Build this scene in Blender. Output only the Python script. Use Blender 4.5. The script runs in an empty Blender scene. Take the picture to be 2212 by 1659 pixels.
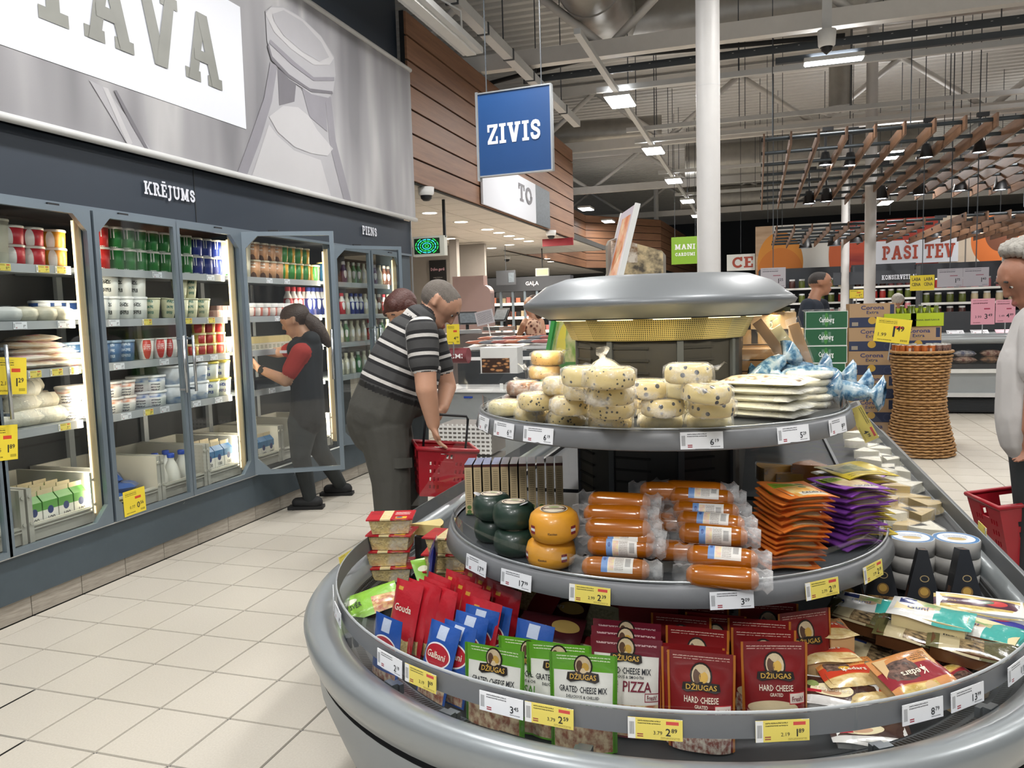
import bpy, math, random
import numpy as np
from mathutils import Vector, Matrix, Euler
random.seed(7)
sc = bpy.context.scene
col = sc.collection
# ---------------------------------------------------------------- camera
FPX, YAW, PIT, ROL, CAMH = 1678.0, .30802, .0911, -.02932, 1.46
_w = Vector((-math.sin(YAW)*math.cos(PIT), math.cos(YAW)*math.cos(PIT), -math.sin(PIT)))
_r = Vector((math.cos(YAW), math.sin(YAW), 0)); _u = _r.cross(_w)
_r, _u = _r*math.cos(ROL)+_u*math.sin(ROL), -_r*math.sin(ROL)+_u*math.cos(ROL)
cam = bpy.data.objects.new('camera', bpy.data.cameras.new('camera')); col.objects.link(cam)
cam.data.sensor_width = 36; cam.data.lens = FPX/2212*36; cam.data.clip_start = .05; cam.data.clip_end = 200
cam.matrix_world = Matrix(((_r.x,_u.x,-_w.x,0),(_r.y,_u.y,-_w.y,0),(_r.z,_u.z,-_w.z,CAMH),(0,0,0,1)))
sc.camera = cam
# ---------------------------------------------------------------- world, exposure
wd = bpy.data.worlds.new('hall_ambient'); sc.world = wd; wd.use_nodes = True
wd.node_tree.nodes['Background'].inputs[0].default_value = (.93,.96,1,1)
wd.node_tree.nodes['Background'].inputs[1].default_value = .28
sc.view_settings.view_transform = 'Standard'; sc.view_settings.look = 'None'
sc.view_settings.exposure = 0.33; sc.view_settings.gamma = 1.0; sc.view_settings.use_curve_mapping = False

def area_light(name, loc, sx, sy, power, color=(1,.97,.93), rot=(0,0,0), parent=None, spread=math.pi):
    l = bpy.data.lights.new(name, 'AREA'); l.shape = 'RECTANGLE'; l.size = sx; l.size_y = sy
    l.energy = power; l.color = color; l.spread = spread
    o = bpy.data.objects.new(name, l); col.objects.link(o); o.location = loc; o.rotation_euler = rot
    if parent: o.parent = parent
    return o
# ---------------------------------------------------------------- pixel -> place (world metres, real depth)
def ray(x, y): return _r*((x-1106)/FPX) - _u*((y-829.5)/FPX) + _w
def P(x, y, ax, c):
    d = ray(x, y); o = Vector((0,0,CAMH)); i = 'xyz'.index(ax); t = (c-o[i])/d[i]
    return o + d*t
def proj(p):
    d = Vector(p)-Vector((0,0,CAMH)); z = d.dot(_w)
    return (1106+FPX*d.dot(_r)/z, 829.5-FPX*d.dot(_u)/z, z)
IX, IY = -.30, 2.433
def Pc(x, y, R):
    d = ray(x, y); a = d.x**2+d.y**2; b = d.x*IX+d.y*IY; c = IX**2+IY**2-R*R; q = b*b-a*c
    t = (b-math.sqrt(max(q,0)))/a
    return Vector((0,0,CAMH))+d*t
def rnd(a, b): return random.uniform(a, b)
# ---------------------------------------------------------------- materials
def lin(c):
    if isinstance(c, str):
        c = c.lstrip('#'); c = tuple(int(c[i:i+2],16) for i in (0,2,4))
    return tuple((x/255/12.92 if x/255 <= .04045 else ((x/255+.055)/1.055)**2.4) for x in c)+(1,)
MT = {}
def nd(nt, t, **k):
    n = nt.nodes.new(t)
    for a, v in k.items(): setattr(n, a, v)
    return n
def _setin(nt, sock, v):
    if hasattr(v, 'node'): nt.links.new(v, sock)
    else: sock.default_value = v
def mth(nt, op, a, b=None, c=None):
    n = nd(nt, 'ShaderNodeMath', operation=op)
    for i, v in enumerate((a, b, c)):
        if v is not None: _setin(nt, n.inputs[i], v)
    return n.outputs[0]
def mixc(nt, f, a, b):
    n = nd(nt, 'ShaderNodeMix', data_type='RGBA'); _setin(nt, n.inputs[0], f); _setin(nt, n.inputs[6], a); _setin(nt, n.inputs[7], b)
    return n.outputs[2]
def noise(nt, scale, detail=2, vec=None, rough=.5):
    n = nd(nt, 'ShaderNodeTexNoise'); n.inputs['Scale'].default_value = scale; n.inputs['Detail'].default_value = detail; n.inputs['Roughness'].default_value = rough
    if vec is None: vec = nd(nt, 'ShaderNodeTexCoord').outputs['Object']
    nt.links.new(vec, n.inputs['Vector'])
    return n.outputs[0]
def ramp(nt, f, stops, interp='LINEAR'):
    n = nd(nt, 'ShaderNodeValToRGB'); r = n.color_ramp; r.interpolation = interp
    while len(r.elements) < len(stops): r.elements.new(.5)
    for e, (p, c) in zip(r.elements, stops): e.position = p; e.color = c if len(c) == 4 else lin(c)
    nt.links.new(f, n.inputs[0]); return n.outputs[0]
def newmat(name):
    m = bpy.data.materials.new(name); m.use_nodes = True
    return m, m.node_tree, m.node_tree.nodes['Principled BSDF']
def M(name, c=None, rough=.5, metal=0, var=.06, vs=8, bump=0, bs=40, emit=0, alpha=1, coat=0, spec=.5, trans=0, sss=0):
    if name in MT: return MT[name]
    m, nt, b = newmat(name); L = lin(c)
    if var:
        f = noise(nt, vs, 3)
        cc = mixc(nt, f, tuple(min(1,x*(1-var)) for x in L[:3])+(1,), tuple(min(1,x*(1+var)) for x in L[:3])+(1,))
        nt.links.new(cc, b.inputs['Base Color'])
    else: b.inputs['Base Color'].default_value = L
    b.inputs['Roughness'].default_value = rough; b.inputs['Metallic'].default_value = metal
    b.inputs['Specular IOR Level'].default_value = spec; b.inputs['Coat Weight'].default_value = coat; b.inputs['Coat Roughness'].default_value = .15
    b.inputs['Transmission Weight'].default_value = trans; b.inputs['Alpha'].default_value = alpha
    if sss: b.inputs['Subsurface Weight'].default_value = sss; b.inputs['Subsurface Radius'].default_value = (.01,.005,.003)
    if bump:
        bn = nd(nt, 'ShaderNodeBump'); bn.inputs['Strength'].default_value = bump; bn.inputs['Distance'].default_value = .01
        nt.links.new(noise(nt, bs, 4), bn.inputs['Height']); nt.links.new(bn.outputs[0], b.inputs['Normal'])
    if emit: b.inputs['Emission Color'].default_value = L; b.inputs['Emission Strength'].default_value = emit
    MT[name] = m; return m
def PM(name, base, layers, rough=.4, coat=0, film=0, metal=0):
    """printed surface: base colour plus flat printed shapes in UV (0..1): ('r',u0,v0,u1,v1,col) ('e',cu,cv,ru,rv,col)
    ('n',u0,v0,u1,v1,colA,colB,scale) mottled picture ('s',u0,v0,u1,v1,col,lines) rows of small print, ('b',...) bars"""
    if name in MT: return MT[name]
    m, nt, b = newmat(name)
    uv = nd(nt, 'ShaderNodeTexCoord').outputs['UV']; sp = nd(nt, 'ShaderNodeSeparateXYZ'); nt.links.new(uv, sp.inputs[0])
    U, V = sp.outputs[0], sp.outputs[1]; cur = lin(base)
    for l in layers:
        k = l[0]
        if k == 'e':
            a = mth(nt, 'DIVIDE', mth(nt, 'SUBTRACT', U, l[1]), l[3]); c = mth(nt, 'DIVIDE', mth(nt, 'SUBTRACT', V, l[2]), l[4])
            mask = mth(nt, 'LESS_THAN', mth(nt, 'ADD', mth(nt, 'MULTIPLY', a, a), mth(nt, 'MULTIPLY', c, c)), 1.0); cc = lin(l[5])
        else:
            mask = mth(nt, 'MULTIPLY', mth(nt, 'COMPARE', U, (l[1]+l[3])/2, abs(l[3]-l[1])/2), mth(nt, 'COMPARE', V, (l[2]+l[4])/2, abs(l[4]-l[2])/2)); cc = lin(l[5])
            if k == 'n':
                f = noise(nt, l[7], 3, uv, .6); cc = ramp(nt, f, [(.38, l[5]), (.62, l[6])])
            elif k == 'v':
                f = nd(nt, 'ShaderNodeTexVoronoi'); f.inputs['Scale'].default_value = l[7]; nt.links.new(uv, f.inputs['Vector'])
                cc = ramp(nt, f.outputs[0], [(.25, l[5]), (.5, l[6])])
            elif k == 's':
                w = mth(nt, 'FRACT', mth(nt, 'MULTIPLY', V, l[6]/(l[4]-l[2]))); g = mth(nt, 'GREATER_THAN', noise(nt, 60, 1, uv), .44)
                mask = mth(nt, 'MULTIPLY', mask, mth(nt, 'MULTIPLY', mth(nt, 'LESS_THAN', w, .5), g))
            elif k == 'b':
                w = mth(nt, 'FRACT', mth(nt, 'MULTIPLY', U, l[6]/(l[3]-l[1]))); mask = mth(nt, 'MULTIPLY', mask, mth(nt, 'LESS_THAN', w, .5))
            elif k == 'h':
                w = mth(nt, 'FRACT', mth(nt, 'MULTIPLY', V, l[6]/(l[4]-l[2]))); mask = mth(nt, 'MULTIPLY', mask, mth(nt, 'LESS_THAN', w, .5))
        cur = mixc(nt, mask, cur, cc)
    if hasattr(cur, 'node'): nt.links.new(cur, b.inputs['Base Color'])
    else: b.inputs['Base Color'].default_value = cur
    b.inputs['Roughness'].default_value = rough; b.inputs['Coat Weight'].default_value = coat; b.inputs['Coat Roughness'].default_value = .12; b.inputs['Metallic'].default_value = metal
    if film:
        bn = nd(nt, 'ShaderNodeBump'); bn.inputs['Strength'].default_value = film; bn.inputs['Distance'].default_value = .004
        nt.links.new(noise(nt, 35, 3), bn.inputs['Height']); nt.links.new(bn.outputs[0], b.inputs['Normal'])
    MT[name] = m; return m
def glassmat(name, tint=(1,1,1), opac=.10, rough=.03):
    """thin sheet: mostly clear with a glossy reflection"""
    m = bpy.data.materials.new(name); m.use_nodes = True; nt = m.node_tree; nt.nodes.clear()
    o = nd(nt, 'ShaderNodeOutputMaterial'); t = nd(nt, 'ShaderNodeBsdfTransparent'); t.inputs[0].default_value = tint+(1,)
    g = nd(nt, 'ShaderNodeBsdfGlossy'); g.inputs[1].default_value = rough; fr = nd(nt, 'ShaderNodeFresnel'); fr.inputs[0].default_value = 1.45
    mx = nd(nt, 'ShaderNodeMixShader'); ge = nd(nt, 'ShaderNodeNewGeometry'); nt.links.new(mth(nt, 'MULTIPLY', mth(nt, 'ADD', fr.outputs[0], opac*.3), mth(nt, 'SUBTRACT', 1.0, ge.outputs['Backfacing'])), mx.inputs[0]); nt.links.new(t.outputs[0], mx.inputs[1]); nt.links.new(g.outputs[0], mx.inputs[2])
    nt.links.new(mx.outputs[0], o.inputs[0]); MT[name] = m; return m
def filmmat(name, color='ffffff', opac=.16, rough=.12, nscale=14):
    """crinkled clear wrapping film"""
    m = bpy.data.materials.new(name); m.use_nodes = True; nt = m.node_tree; nt.nodes.clear()
    o = nd(nt, 'ShaderNodeOutputMaterial'); t = nd(nt, 'ShaderNodeBsdfTransparent')
    p = nd(nt, 'ShaderNodeBsdfPrincipled'); p.inputs['Base Color'].default_value = lin(color); p.inputs['Roughness'].default_value = rough
    n = noise(nt, nscale, 4); bn = nd(nt, 'ShaderNodeBump'); bn.inputs['Strength'].default_value = .9; bn.inputs['Distance'].default_value = .02; nt.links.new(n, bn.inputs['Height']); nt.links.new(bn.outputs[0], p.inputs['Normal'])
    fr = nd(nt, 'ShaderNodeLayerWeight'); fr.inputs[0].default_value = .25; nt.links.new(bn.outputs[0], fr.inputs['Normal'])
    rp = nd(nt, 'ShaderNodeMapRange'); rp.inputs[1].default_value = .50; rp.inputs[2].default_value = .78; rp.inputs[3].default_value = opac*.12; rp.inputs[4].default_value = min(.9, opac*2.2); nt.links.new(n, rp.inputs[0])
    f = mth(nt, 'ADD', mth(nt, 'MULTIPLY', fr.outputs[1], .22), rp.outputs[0])
    mx = nd(nt, 'ShaderNodeMixShader'); nt.links.new(f, mx.inputs[0]); nt.links.new(t.outputs[0], mx.inputs[1]); nt.links.new(p.outputs[0], mx.inputs[2])
    nt.links.new(mx.outputs[0], o.inputs[0]); MT[name] = m; return m
glassmat('glass_clear'); glassmat('glass_door', (.93,.95,.95), .10); glassmat('acrylic', (.97,.98,.98), .05); filmmat('film'); filmmat('film_thin', 'ffffff', .07, .08, 20); filmmat('film_wheel', 'ffffff', .26, .1, 26); filmmat('film_blue', '8fb8d8', .5, .2); filmmat('film_soft', 'f4f4ee', .28, .2)
# ---------------------------------------------------------------- mesh builder
class MB:
    def __init__(s): s.v = []; s.f = []; s.m = []; s.uv = []; s.sm = []
    def add(s, vs, fs, mi=0, uvs=None, T=None, smooth=False):
        o = len(s.v)
        s.v += [tuple(T @ Vector(p)) if T is not None else tuple(p) for p in vs]
        for i, f in enumerate(fs):
            s.f.append([o+k for k in f]); s.m.append(mi if not callable(mi) else mi(i)); s.uv.append(uvs[i] if uvs else None); s.sm.append(smooth)
        return s
    def box(s, c, d, mi=0, T=None, R=None, taper=1):
        x, y, z = (k/2 for k in d); c = Vector(c)
        vs = [Vector((a*x*(taper if e < 0 else 1), b*y*(taper if e < 0 else 1), e*z)) for e in (-1,1) for a, b in ((-1,-1),(1,-1),(1,1),(-1,1))]
        if R is not None: vs = [R @ v for v in vs]
        q = [(0,0),(1,0),(1,1),(0,1)]
        return s.add([c+v for v in vs], [(3,2,1,0),(4,5,6,7),(0,1,5,4),(1,2,6,5),(2,3,7,6),(3,0,4,7)], mi, [q]*6, T)
    def cyl(s, p0, p1, r0, r1=None, n=16, mi=0, caps=True, smooth=True, T=None):
        r1 = r0 if r1 is None else r1; p0 = Vector(p0); p1 = Vector(p1); d = (p1-p0)
        q = d.to_track_quat('Z', 'Y').to_matrix(); vs = []; fs = []; uv = []
        for p, r in ((p0,r0),(p1,r1)):
            for i in range(n): a = 2*math.pi*i/n; vs.append(p+q @ Vector((r*math.cos(a), r*math.sin(a), 0)))
        for i in range(n): fs.append((i,(i+1)%n,n+(i+1)%n,n+i)); uv.append([(i/n,0),((i+1)/n,0),((i+1)/n,1),(i/n,1)])
        s.add(vs, fs, mi, uv, T, smooth)
        if caps:
            s.add(vs, [tuple(range(n-1,-1,-1)), tuple(range(n,2*n))], mi, [[(.5,.5)]*n]*2, T)
        return s
    def tube(s, pts, r, n=8, mi=0, T=None, closed=False):
        pts = [Vector(p) for p in pts]; rings = []
        rs = r if isinstance(r, (list,tuple)) else [r]*len(pts)
        for i, p in enumerate(pts):
            a = pts[(i-1)%len(pts)] if (i or closed) else p; b = pts[(i+1)%len(pts)] if (i < len(pts)-1 or closed) else p
            q = (b-a).to_track_quat('Z', 'Y').to_matrix()
            rings.append([p+q @ Vector((rs[i]*math.cos(2*math.pi*k/n), rs[i]*math.sin(2*math.pi*k/n), 0)) for k in range(n)])
        vs = [v for g in rings for v in g]; fs = []; m = len(pts)
        for i in range(m if closed else m-1):
            j = (i+1) % m
            for k in range(n): fs.append((i*n+k, i*n+(k+1)%n, j*n+(k+1)%n, j*n+k))
        if not closed: fs += [tuple(range(n-1,-1,-1)), tuple(range((m-1)*n, m*n))]
        return s.add(vs, fs, mi, None, T, True)
    def lathe(s, prof, n=32, a0=0, a1=2*math.pi, mi=0, c=(0,0,0), smooth=True, T=None, sx=1, sy=1, wob=None):
        full = abs(a1-a0) > 6.28; k = n if full else n+1; vs = []; fs = []; uv = []; m = len(prof)
        for i in range(k):
            a = a0+(a1-a0)*i/n
            for j, (r, z) in enumerate(prof):
                w = wob(a, j) if wob else 1
                vs.append((c[0]+r*w*math.cos(a)*sx, c[1]+r*w*math.sin(a)*sy, c[2]+z))
        mis = []
        for i in range(n):
            i2 = (i+1) % k
            for j in range(m-1):
                fs.append((i*m+j, i2*m+j, i2*m+j+1, i*m+j+1)); uv.append([(i/n,j/(m-1)),((i+1)/n,j/(m-1)),((i+1)/n,(j+1)/(m-1)),(i/n,(j+1)/(m-1))])
                mis.append(mi[j] if isinstance(mi, (list,tuple)) else mi)
        return s.add(vs, fs, (lambda q: mis[q]), uv, T, smooth)
    def grid(s, fn, nu, nv, mi=0, T=None, smooth=True, flip=False, miuv=None):
        vs = [fn(i/nu, j/nv) for j in range(nv+1) for i in range(nu+1)]; fs = []; uv = []; ms = []
        for j in range(nv):
            for i in range(nu):
                a = j*(nu+1)+i; q = (a, a+1, a+nu+2, a+nu+1); t = [(i/nu,j/nv),((i+1)/nu,j/nv),((i+1)/nu,(j+1)/nv),(i/nu,(j+1)/nv)]
                if flip: q = q[::-1]; t = t[::-1]
                fs.append(q); uv.append(t); ms.append(miuv((i+.5)/nu, (j+.5)/nv) if miuv else mi)
        return s.add(vs, fs, (lambda q: ms[q]), uv, T, smooth)
    def quad(s, a, b, c, d, mi=0, T=None): return s.add([a,b,c,d], [(0,1,2,3)], mi, [[(0,0),(1,0),(1,1),(0,1)]], T)
    def prism(s, poly, z0, z1, mi=0, T=None):
        n = len(poly); vs = [(x,y,z0) for x,y in poly]+[(x,y,z1) for x,y in poly]
        return s.add(vs, [tuple(range(n-1,-1,-1)), tuple(range(n,2*n))]+[(i,(i+1)%n,n+(i+1)%n,n+i) for i in range(n)], mi, None, T)
    def mesh(s, name, mats):
        me = bpy.data.meshes.new(name); me.from_pydata(s.v, [], s.f)
        for m in (mats if isinstance(mats, (list,tuple)) else [mats]): me.materials.append(MT[m] if isinstance(m, str) else m)
        me.polygons.foreach_set('material_index', s.m); me.polygons.foreach_set('use_smooth', s.sm)
        if any(u is not None for u in s.uv):
            l = me.uv_layers.new(name='UVMap'); a = []
            for f, u in zip(s.f, s.uv):
                for k in range(len(f)): a += list(u[k]) if u else [0,0]
            l.data.foreach_set('uv', a)
        me.update(); return me
    def obj(s, name, mats, parent=None, loc=(0,0,0), rot=(0,0,0), **kw):
        return link(s.mesh(name, mats), name, parent, loc, rot, **kw)
def tag(o, label=None, cat=None, group=None, kind=None):
    if label: o['label'] = label
    if cat: o['category'] = cat
    if group: o['group'] = group
    if kind: o['kind'] = kind
    return o
def link(me, name, parent=None, loc=(0,0,0), rot=(0,0,0), scale=None, **kw):
    o = bpy.data.objects.new(name, me); col.objects.link(o); o.location = loc
    if isinstance(rot, Matrix): o.rotation_euler = rot.to_euler()
    else: o.rotation_euler = rot
    if scale: o.scale = scale if isinstance(scale, (tuple,list)) else (scale,)*3
    if parent: o.parent = parent
    return tag(o, **kw)
def thing(name, loc=(0,0,0), rot=(0,0,0), label=None, cat=None, group=None, kind=None):
    o = bpy.data.objects.new(name, None); o.empty_display_size = .05; col.objects.link(o); o.location = loc
    o.rotation_euler = rot.to_euler() if isinstance(rot, Matrix) else rot
    return tag(o, label, cat, group, kind)
def copy_tree(o, parent=None, loc=None, rot=None, **kw):
    c = o.copy(); col.objects.link(c); c.parent = parent
    if loc is not None: c.location = loc
    if rot is not None: c.rotation_euler = rot.to_euler() if isinstance(rot, Matrix) else rot
    for ch in o.children: copy_tree(ch, c)
    return tag(c, **kw)
def Rz(a): return Matrix.Rotation(a, 3, 'Z')
def Rx(a): return Matrix.Rotation(a, 3, 'X')
def Ry(a): return Matrix.Rotation(a, 3, 'Y')
ORD = ['first','second','third','fourth','fifth','sixth','seventh','eighth','ninth','tenth','eleventh','twelfth','thirteenth','fourteenth','fifteenth','sixteenth','seventeenth','eighteenth','nineteenth','twentieth','twenty-first','twenty-second','twenty-third','twenty-fourth']
# ---------------------------------------------------------------- lettering
_TX = {}
def txt(s, bold=False):
    k = (s, bold)
    if k not in _TX:
        cu = bpy.data.curves.new('t', 'FONT'); cu.body = s; cu.size = 1.38; cu.resolution_u = 1 if len(s) > 8 else 2; cu.offset = .018 if bold else 0
        o = bpy.data.objects.new('t', cu); me = bpy.data.meshes.new_from_object(o)
        vs = [(v.co.x, v.co.y) for v in me.vertices]; fs = [tuple(p.vertices) for p in me.polygons]
        bpy.data.objects.remove(o); bpy.data.curves.remove(cu); bpy.data.meshes.remove(me)
        w = max([x for x,_ in vs] or [0]); _TX[k] = (vs, fs, w)
    return _TX[k]
def put_text(mb, s, fn, u, v, h, mi=0, align='c', width=None, bold=True, asp=1.0):
    """letters of cap height h (in fn units) at (u,v) baseline; fn maps (u,v)->point"""
    vs, fs, w = txt(s, bold)
    sx = h*asp if width is None else width/max(w,1e-6)
    x0 = {'l':0,'c':-w*sx/2,'r':-w*sx}[align]
    mb.add([fn(u+x0+x*sx, v+y*h) for x, y in vs], fs, mi)
    return w*sx
def _stroke(pts, t):
    out = []; pts = [Vector(p) for p in pts]
    for a, b in zip(pts, pts[1:]):
        d = (b-a).normalized(); n = Vector((-d.y, d.x))*t/2; e = d*t*.12
        out.append([a+n-e, a-n-e, b-n+e, b+n+e])
    return out
def _arc(cx, cy, rx, ry, a0, a1, n=10): return [(cx+rx*math.cos(math.radians(a0+(a1-a0)*i/n)), cy+ry*math.sin(math.radians(a0+(a1-a0)*i/n))) for i in range(n+1)]
def _rc(x0, y0, x1, y1): return [Vector(p) for p in ((x0,y0),(x1,y0),(x1,y1),(x0,y1))]
def _pa(a, b, y0, c, d, y1): return [Vector(p) for p in ((a,y0),(b,y0),(d,y1),(c,y1))]
def slab_glyph(ch):
    t, s = .2, .15
    st = lambda x: [_rc(x, 0, x+t+.04, 1)]
    sf = lambda x0, x1, y=0: [_rc(x0, y, x1, y+s)]
    top = 1-s
    G = {
    'I': (.5, st(.13)+sf(0,.5)+sf(0,.5,top)),
    'Z': (.78, sf(0,.78)+sf(0,.78,top)+[_pa(0,.28,s,.5,.78,top)]+[_rc(0,.62,.15,top),_rc(.63,s,.78,.38)]),
    'V': (.98, sf(0,.42,top)+sf(.56,.98,top)+[_pa(.34,.62,0,.06,.31,1),_pa(.36,.64,0,.69,.92,1)]),
    'A': (1.0, sf(0,.4)+sf(.6,1.0)+[_pa(.07,.3,0,.37,.62,1),_pa(.7,.95,0,.38,.66,1),_rc(.25,.3,.75,.46)]),
    'T': (.84, st(.3)+sf(.16,.68)+sf(0,.84,top)+[_rc(0,.66,.15,top),_rc(.69,.66,.84,top)]),
    'E': (.74, st(.1)+sf(0,.74)+sf(0,.74,top)+[_rc(.3,.42,.55,.58),_rc(.6,s,.74,.34),_rc(.6,.66,.74,top)]),
    'P': (.78, st(.1)+sf(0,.48)+sf(0,.4,top)+_stroke(_arc(.42,.7,.24,.21,90,-90),t)),
    'R': (.9, st(.1)+sf(0,.46)+sf(0,.4,top)+_stroke(_arc(.42,.72,.24,.19,90,-90),t)+[_pa(.6,.85,0,.38,.62,.5)]+sf(.62,.95)),
    'K': (1.02, st(.1)+sf(0,.44)+sf(0,.44,top)+[_pa(.32,.50,.40,.66,.86,.95),_pa(.68,.90,.05,.42,.60,.58)]+sf(.62,1.02)+sf(.62,1.0,top)),
    'J': (.6, sf(.1,.6,top)+_stroke([(.35,1),(.35,.1),(.3,-.05),(.18,-.12),(.02,-.12)],t)),
    'U': (.95, sf(0,.42,top)+sf(.53,.95,top)+_stroke([(.21,1)]+_arc(.475,.33,.265,.25,180,360)+[(.74,1)],t)),
    'M': (1.15, sf(0,.42)+sf(.73,1.15)+sf(0,.35,top)+sf(.8,1.15,top)+st(.1)+st(.81)+[_pa(.46,.68,.1,.12,.36,1),_pa(.47,.69,.1,.79,1.03,1)]),
    'N': (1.0, sf(0,.42)+sf(.62,1.0,top)+sf(0,.34,top)+[_rc(.1,0,.31,1),_rc(.72,0,.92,1),_pa(.68,.92,0,.1,.36,1)]),
    'S': (.75, _stroke([(.62,.66),(.62,.76),(.55,.86),(.4,.9),(.24,.88),(.14,.77),(.16,.64),(.3,.55),(.48,.48),(.61,.38),(.62,.24),(.52,.13),(.36,.1),(.2,.13),(.12,.25),(.12,.34)],t)),
    'C': (.85, _stroke(_arc(.48,.5,.36,.4,40,320,14),t)+[_rc(.68,.62,.84,1)]),
    'G': (.9, _stroke(_arc(.48,.5,.36,.4,40,330,14),t)+[_rc(.68,.62,.84,1),_rc(.5,.34,.9,.48)]),
    'D': (.9, st(.1)+sf(0,.4)+sf(0,.4,top)+_stroke(_arc(.4,.5,.38,.4,90,-90,12),t)),
    'O': (.95, _stroke(_arc(.475,.5,.37,.4,0,360,18),t)),
    ' ': (.4, []) }
    if ch == 'Ē': w, q = G['E']; return w, q+[_rc(.15,1.1,.6,1.23)]
    if ch == 'Š': w, q = G['S']; return w, q+_stroke([(.12,1.34),(.375,1.14),(.63,1.34)],.12)
    return G.get(ch, G['I'])
def slab_text(mb, s, fn, u0, v0, h, width, mi=0):
    gl = [slab_glyph(c) for c in s]; tot = sum(w for w,_ in gl)+.12*(len(gl)-1); k = width/tot; x = 0; o_ = Vector(fn(u0,v0)); nn = (Vector(fn(u0+.01,v0))-o_).cross(Vector(fn(u0,v0+.01))-o_).normalized(); nn = nn if nn.y < -.5 or nn.x > .5 else -nn; qi = 0
    for w, qs in gl:
        qi = 0
        for q in qs: mb.add([tuple(Vector(fn(u0+(x+p.x)*k, v0+p.y*h))+nn*(qi*.0022*h)) for p in q], [(0,1,2,3)], mi); qi += 1
        x += w+.12
# ================================================================ SETTING
def floor_mat():
    m, nt, b = newmat('floor_tile'); tc = nd(nt, 'ShaderNodeTexCoord').outputs['Object']; oi = nd(nt, 'ShaderNodeObjectInfo').outputs['Random']
    n = noise(nt, 140, 3, tc, .7); n2 = noise(nt, 3, 3, tc)
    c = ramp(nt, n, [(.25, 'bdb7ab'), (.75, 'd0cabf')]); c2 = mixc(nt, mth(nt, 'MULTIPLY', n2, .3), c, lin('bcb5a6')); c3 = mixc(nt, mth(nt, 'MULTIPLY', oi, .16), c2, lin('b7b0a2'))
    nt.links.new(c3, b.inputs['Base Color']); b.inputs['Roughness'].default_value = .42; b.inputs['Specular IOR Level'].default_value = .45; MT['floor_tile'] = m
floor_mat()
M('grout', '5b5a58', .9); M('navy', '29333f', .5, var=.08, vs=2); M('slate', '4d575e', .55, var=.1, vs=3); M('slate_frame', '7d8a94', .35, metal=.5); M('black', '17181a', .5); M('white', 'f0f0ee', .5)
M('offwhite', 'dcdcd8', .5); M('steel', 'b4b8ba', .32, metal=.8); M('steel_paint', 'c9cac9', .5); M('beam', 'd2cfca', .6); M('galv', 'a9a6a0', .38, metal=.75, var=.2, vs=6, bump=.25, bs=9); M('dark_deck', '3c3f42', .7)
M('rail_dark', '41464b', .5); M('black_metal', '202225', .45); M('deck', 'cbc8c2', .6); M('rubber', '1c1c1d', .7)
TP = .3085; TX0 = -2.171; TY0 = 1.981
floor = MB().quad((-16,-3,-.006),(18,-3,-.006),(18,46,-.006),(-16,46,-.006)).obj('floor', 'grout', kind='structure')
def tile_mesh(w, h):
    g = TP*.5; b = .0025; x, y = w/2-.0028, h/2-.0028
    mb = MB(); vs = [(-x,-y,-.008),(x,-y,-.008),(x,y,-.008),(-x,y,-.008),(-x+b,-y+b,0),(x-b,-y+b,0),(x-b,y-b,0),(-x+b,y-b,0)]
    mb.add(vs, [(4,5,6,7),(0,1,5,4),(1,2,6,5),(2,3,7,6),(3,0,4,7)]); return mb
tm = tile_mesh(TP, TP).mesh('tile', ['floor_tile']); cand = []
for i in range(-4, 40):
    for j in range(-8, 110):
        x = TX0+(i+.5)*TP; y = TY0+(j+.5)*TP
        if y < .6 or (abs(x-IX) < .8 and 1.9 < y < 5.5) or math.hypot(x-IX, y-IY) < .8: continue
        if x < -3.5: continue
        a = proj((x,y,0))
        if a[2] < .8 or not (-60 < a[0] < 2280 and 640 < a[1] < 1720): continue
        if y > 7.5 and x < 1.2: continue
        cand.append((1/a[2]**3, x, y))
cand.sort(reverse=True)
for _, x, y in cand[:300]: link(tm, 'tile', floor, (x,y,0))
mb = MB(); one = tile_mesh(TP, TP); near = {(round(x,2), round(y,2)) for _, x, y in cand[:300]}
for i in range(-40, 58):
    for j in range(-16, 140):
        x = TX0+(i+.5)*TP; y = TY0+(j+.5)*TP
        if (round(x,2), round(y,2)) in near or (-6 < x < -3.405 and y < 7.6): continue
        mb.add([(px+x,py+y,pz) for px,py,pz in one.v[4:]], [(0,1,2,3)])
mb.obj('tile_field', 'floor_tile', floor, kind='stuff')
tn = tile_mesh(.106, TP).mesh('edge_tile', ['floor_tile'])
for j in range(-3, 16): link(tn, 'edge_tile', floor, (-3.458, TY0+(j+.5)*TP, 0))
# baseboard of long tiles below the coolers
def bb_mat():
    m, nt, b = newmat('base_tile'); tc = nd(nt, 'ShaderNodeTexCoord').outputs['Object']; mp = nd(nt, 'ShaderNodeMapping'); mp.inputs['Scale'].default_value = (3,4,40); nt.links.new(tc, mp.inputs[0])
    nt.links.new(ramp(nt, noise(nt, 3, 4, mp.outputs[0]), [(.3,'8f887d'),(.7,'a8a196')]), b.inputs['Base Color']); b.inputs['Roughness'].default_value = .5; MT['base_tile'] = m
bb_mat()
bbd = MB().box((-3.56,3.2,.052),(.06,9.0,.1)).obj('baseboard_left', 'grout', kind='structure')
bt = MB().box((0,0,0),(.02,.304,.104)).mesh('base_tile', ['base_tile'])
for j in range(-4, 19): link(bt, 'base_tile', bbd, (-3.525, TY0+(j+.5)*TP-.005, .055))
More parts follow.
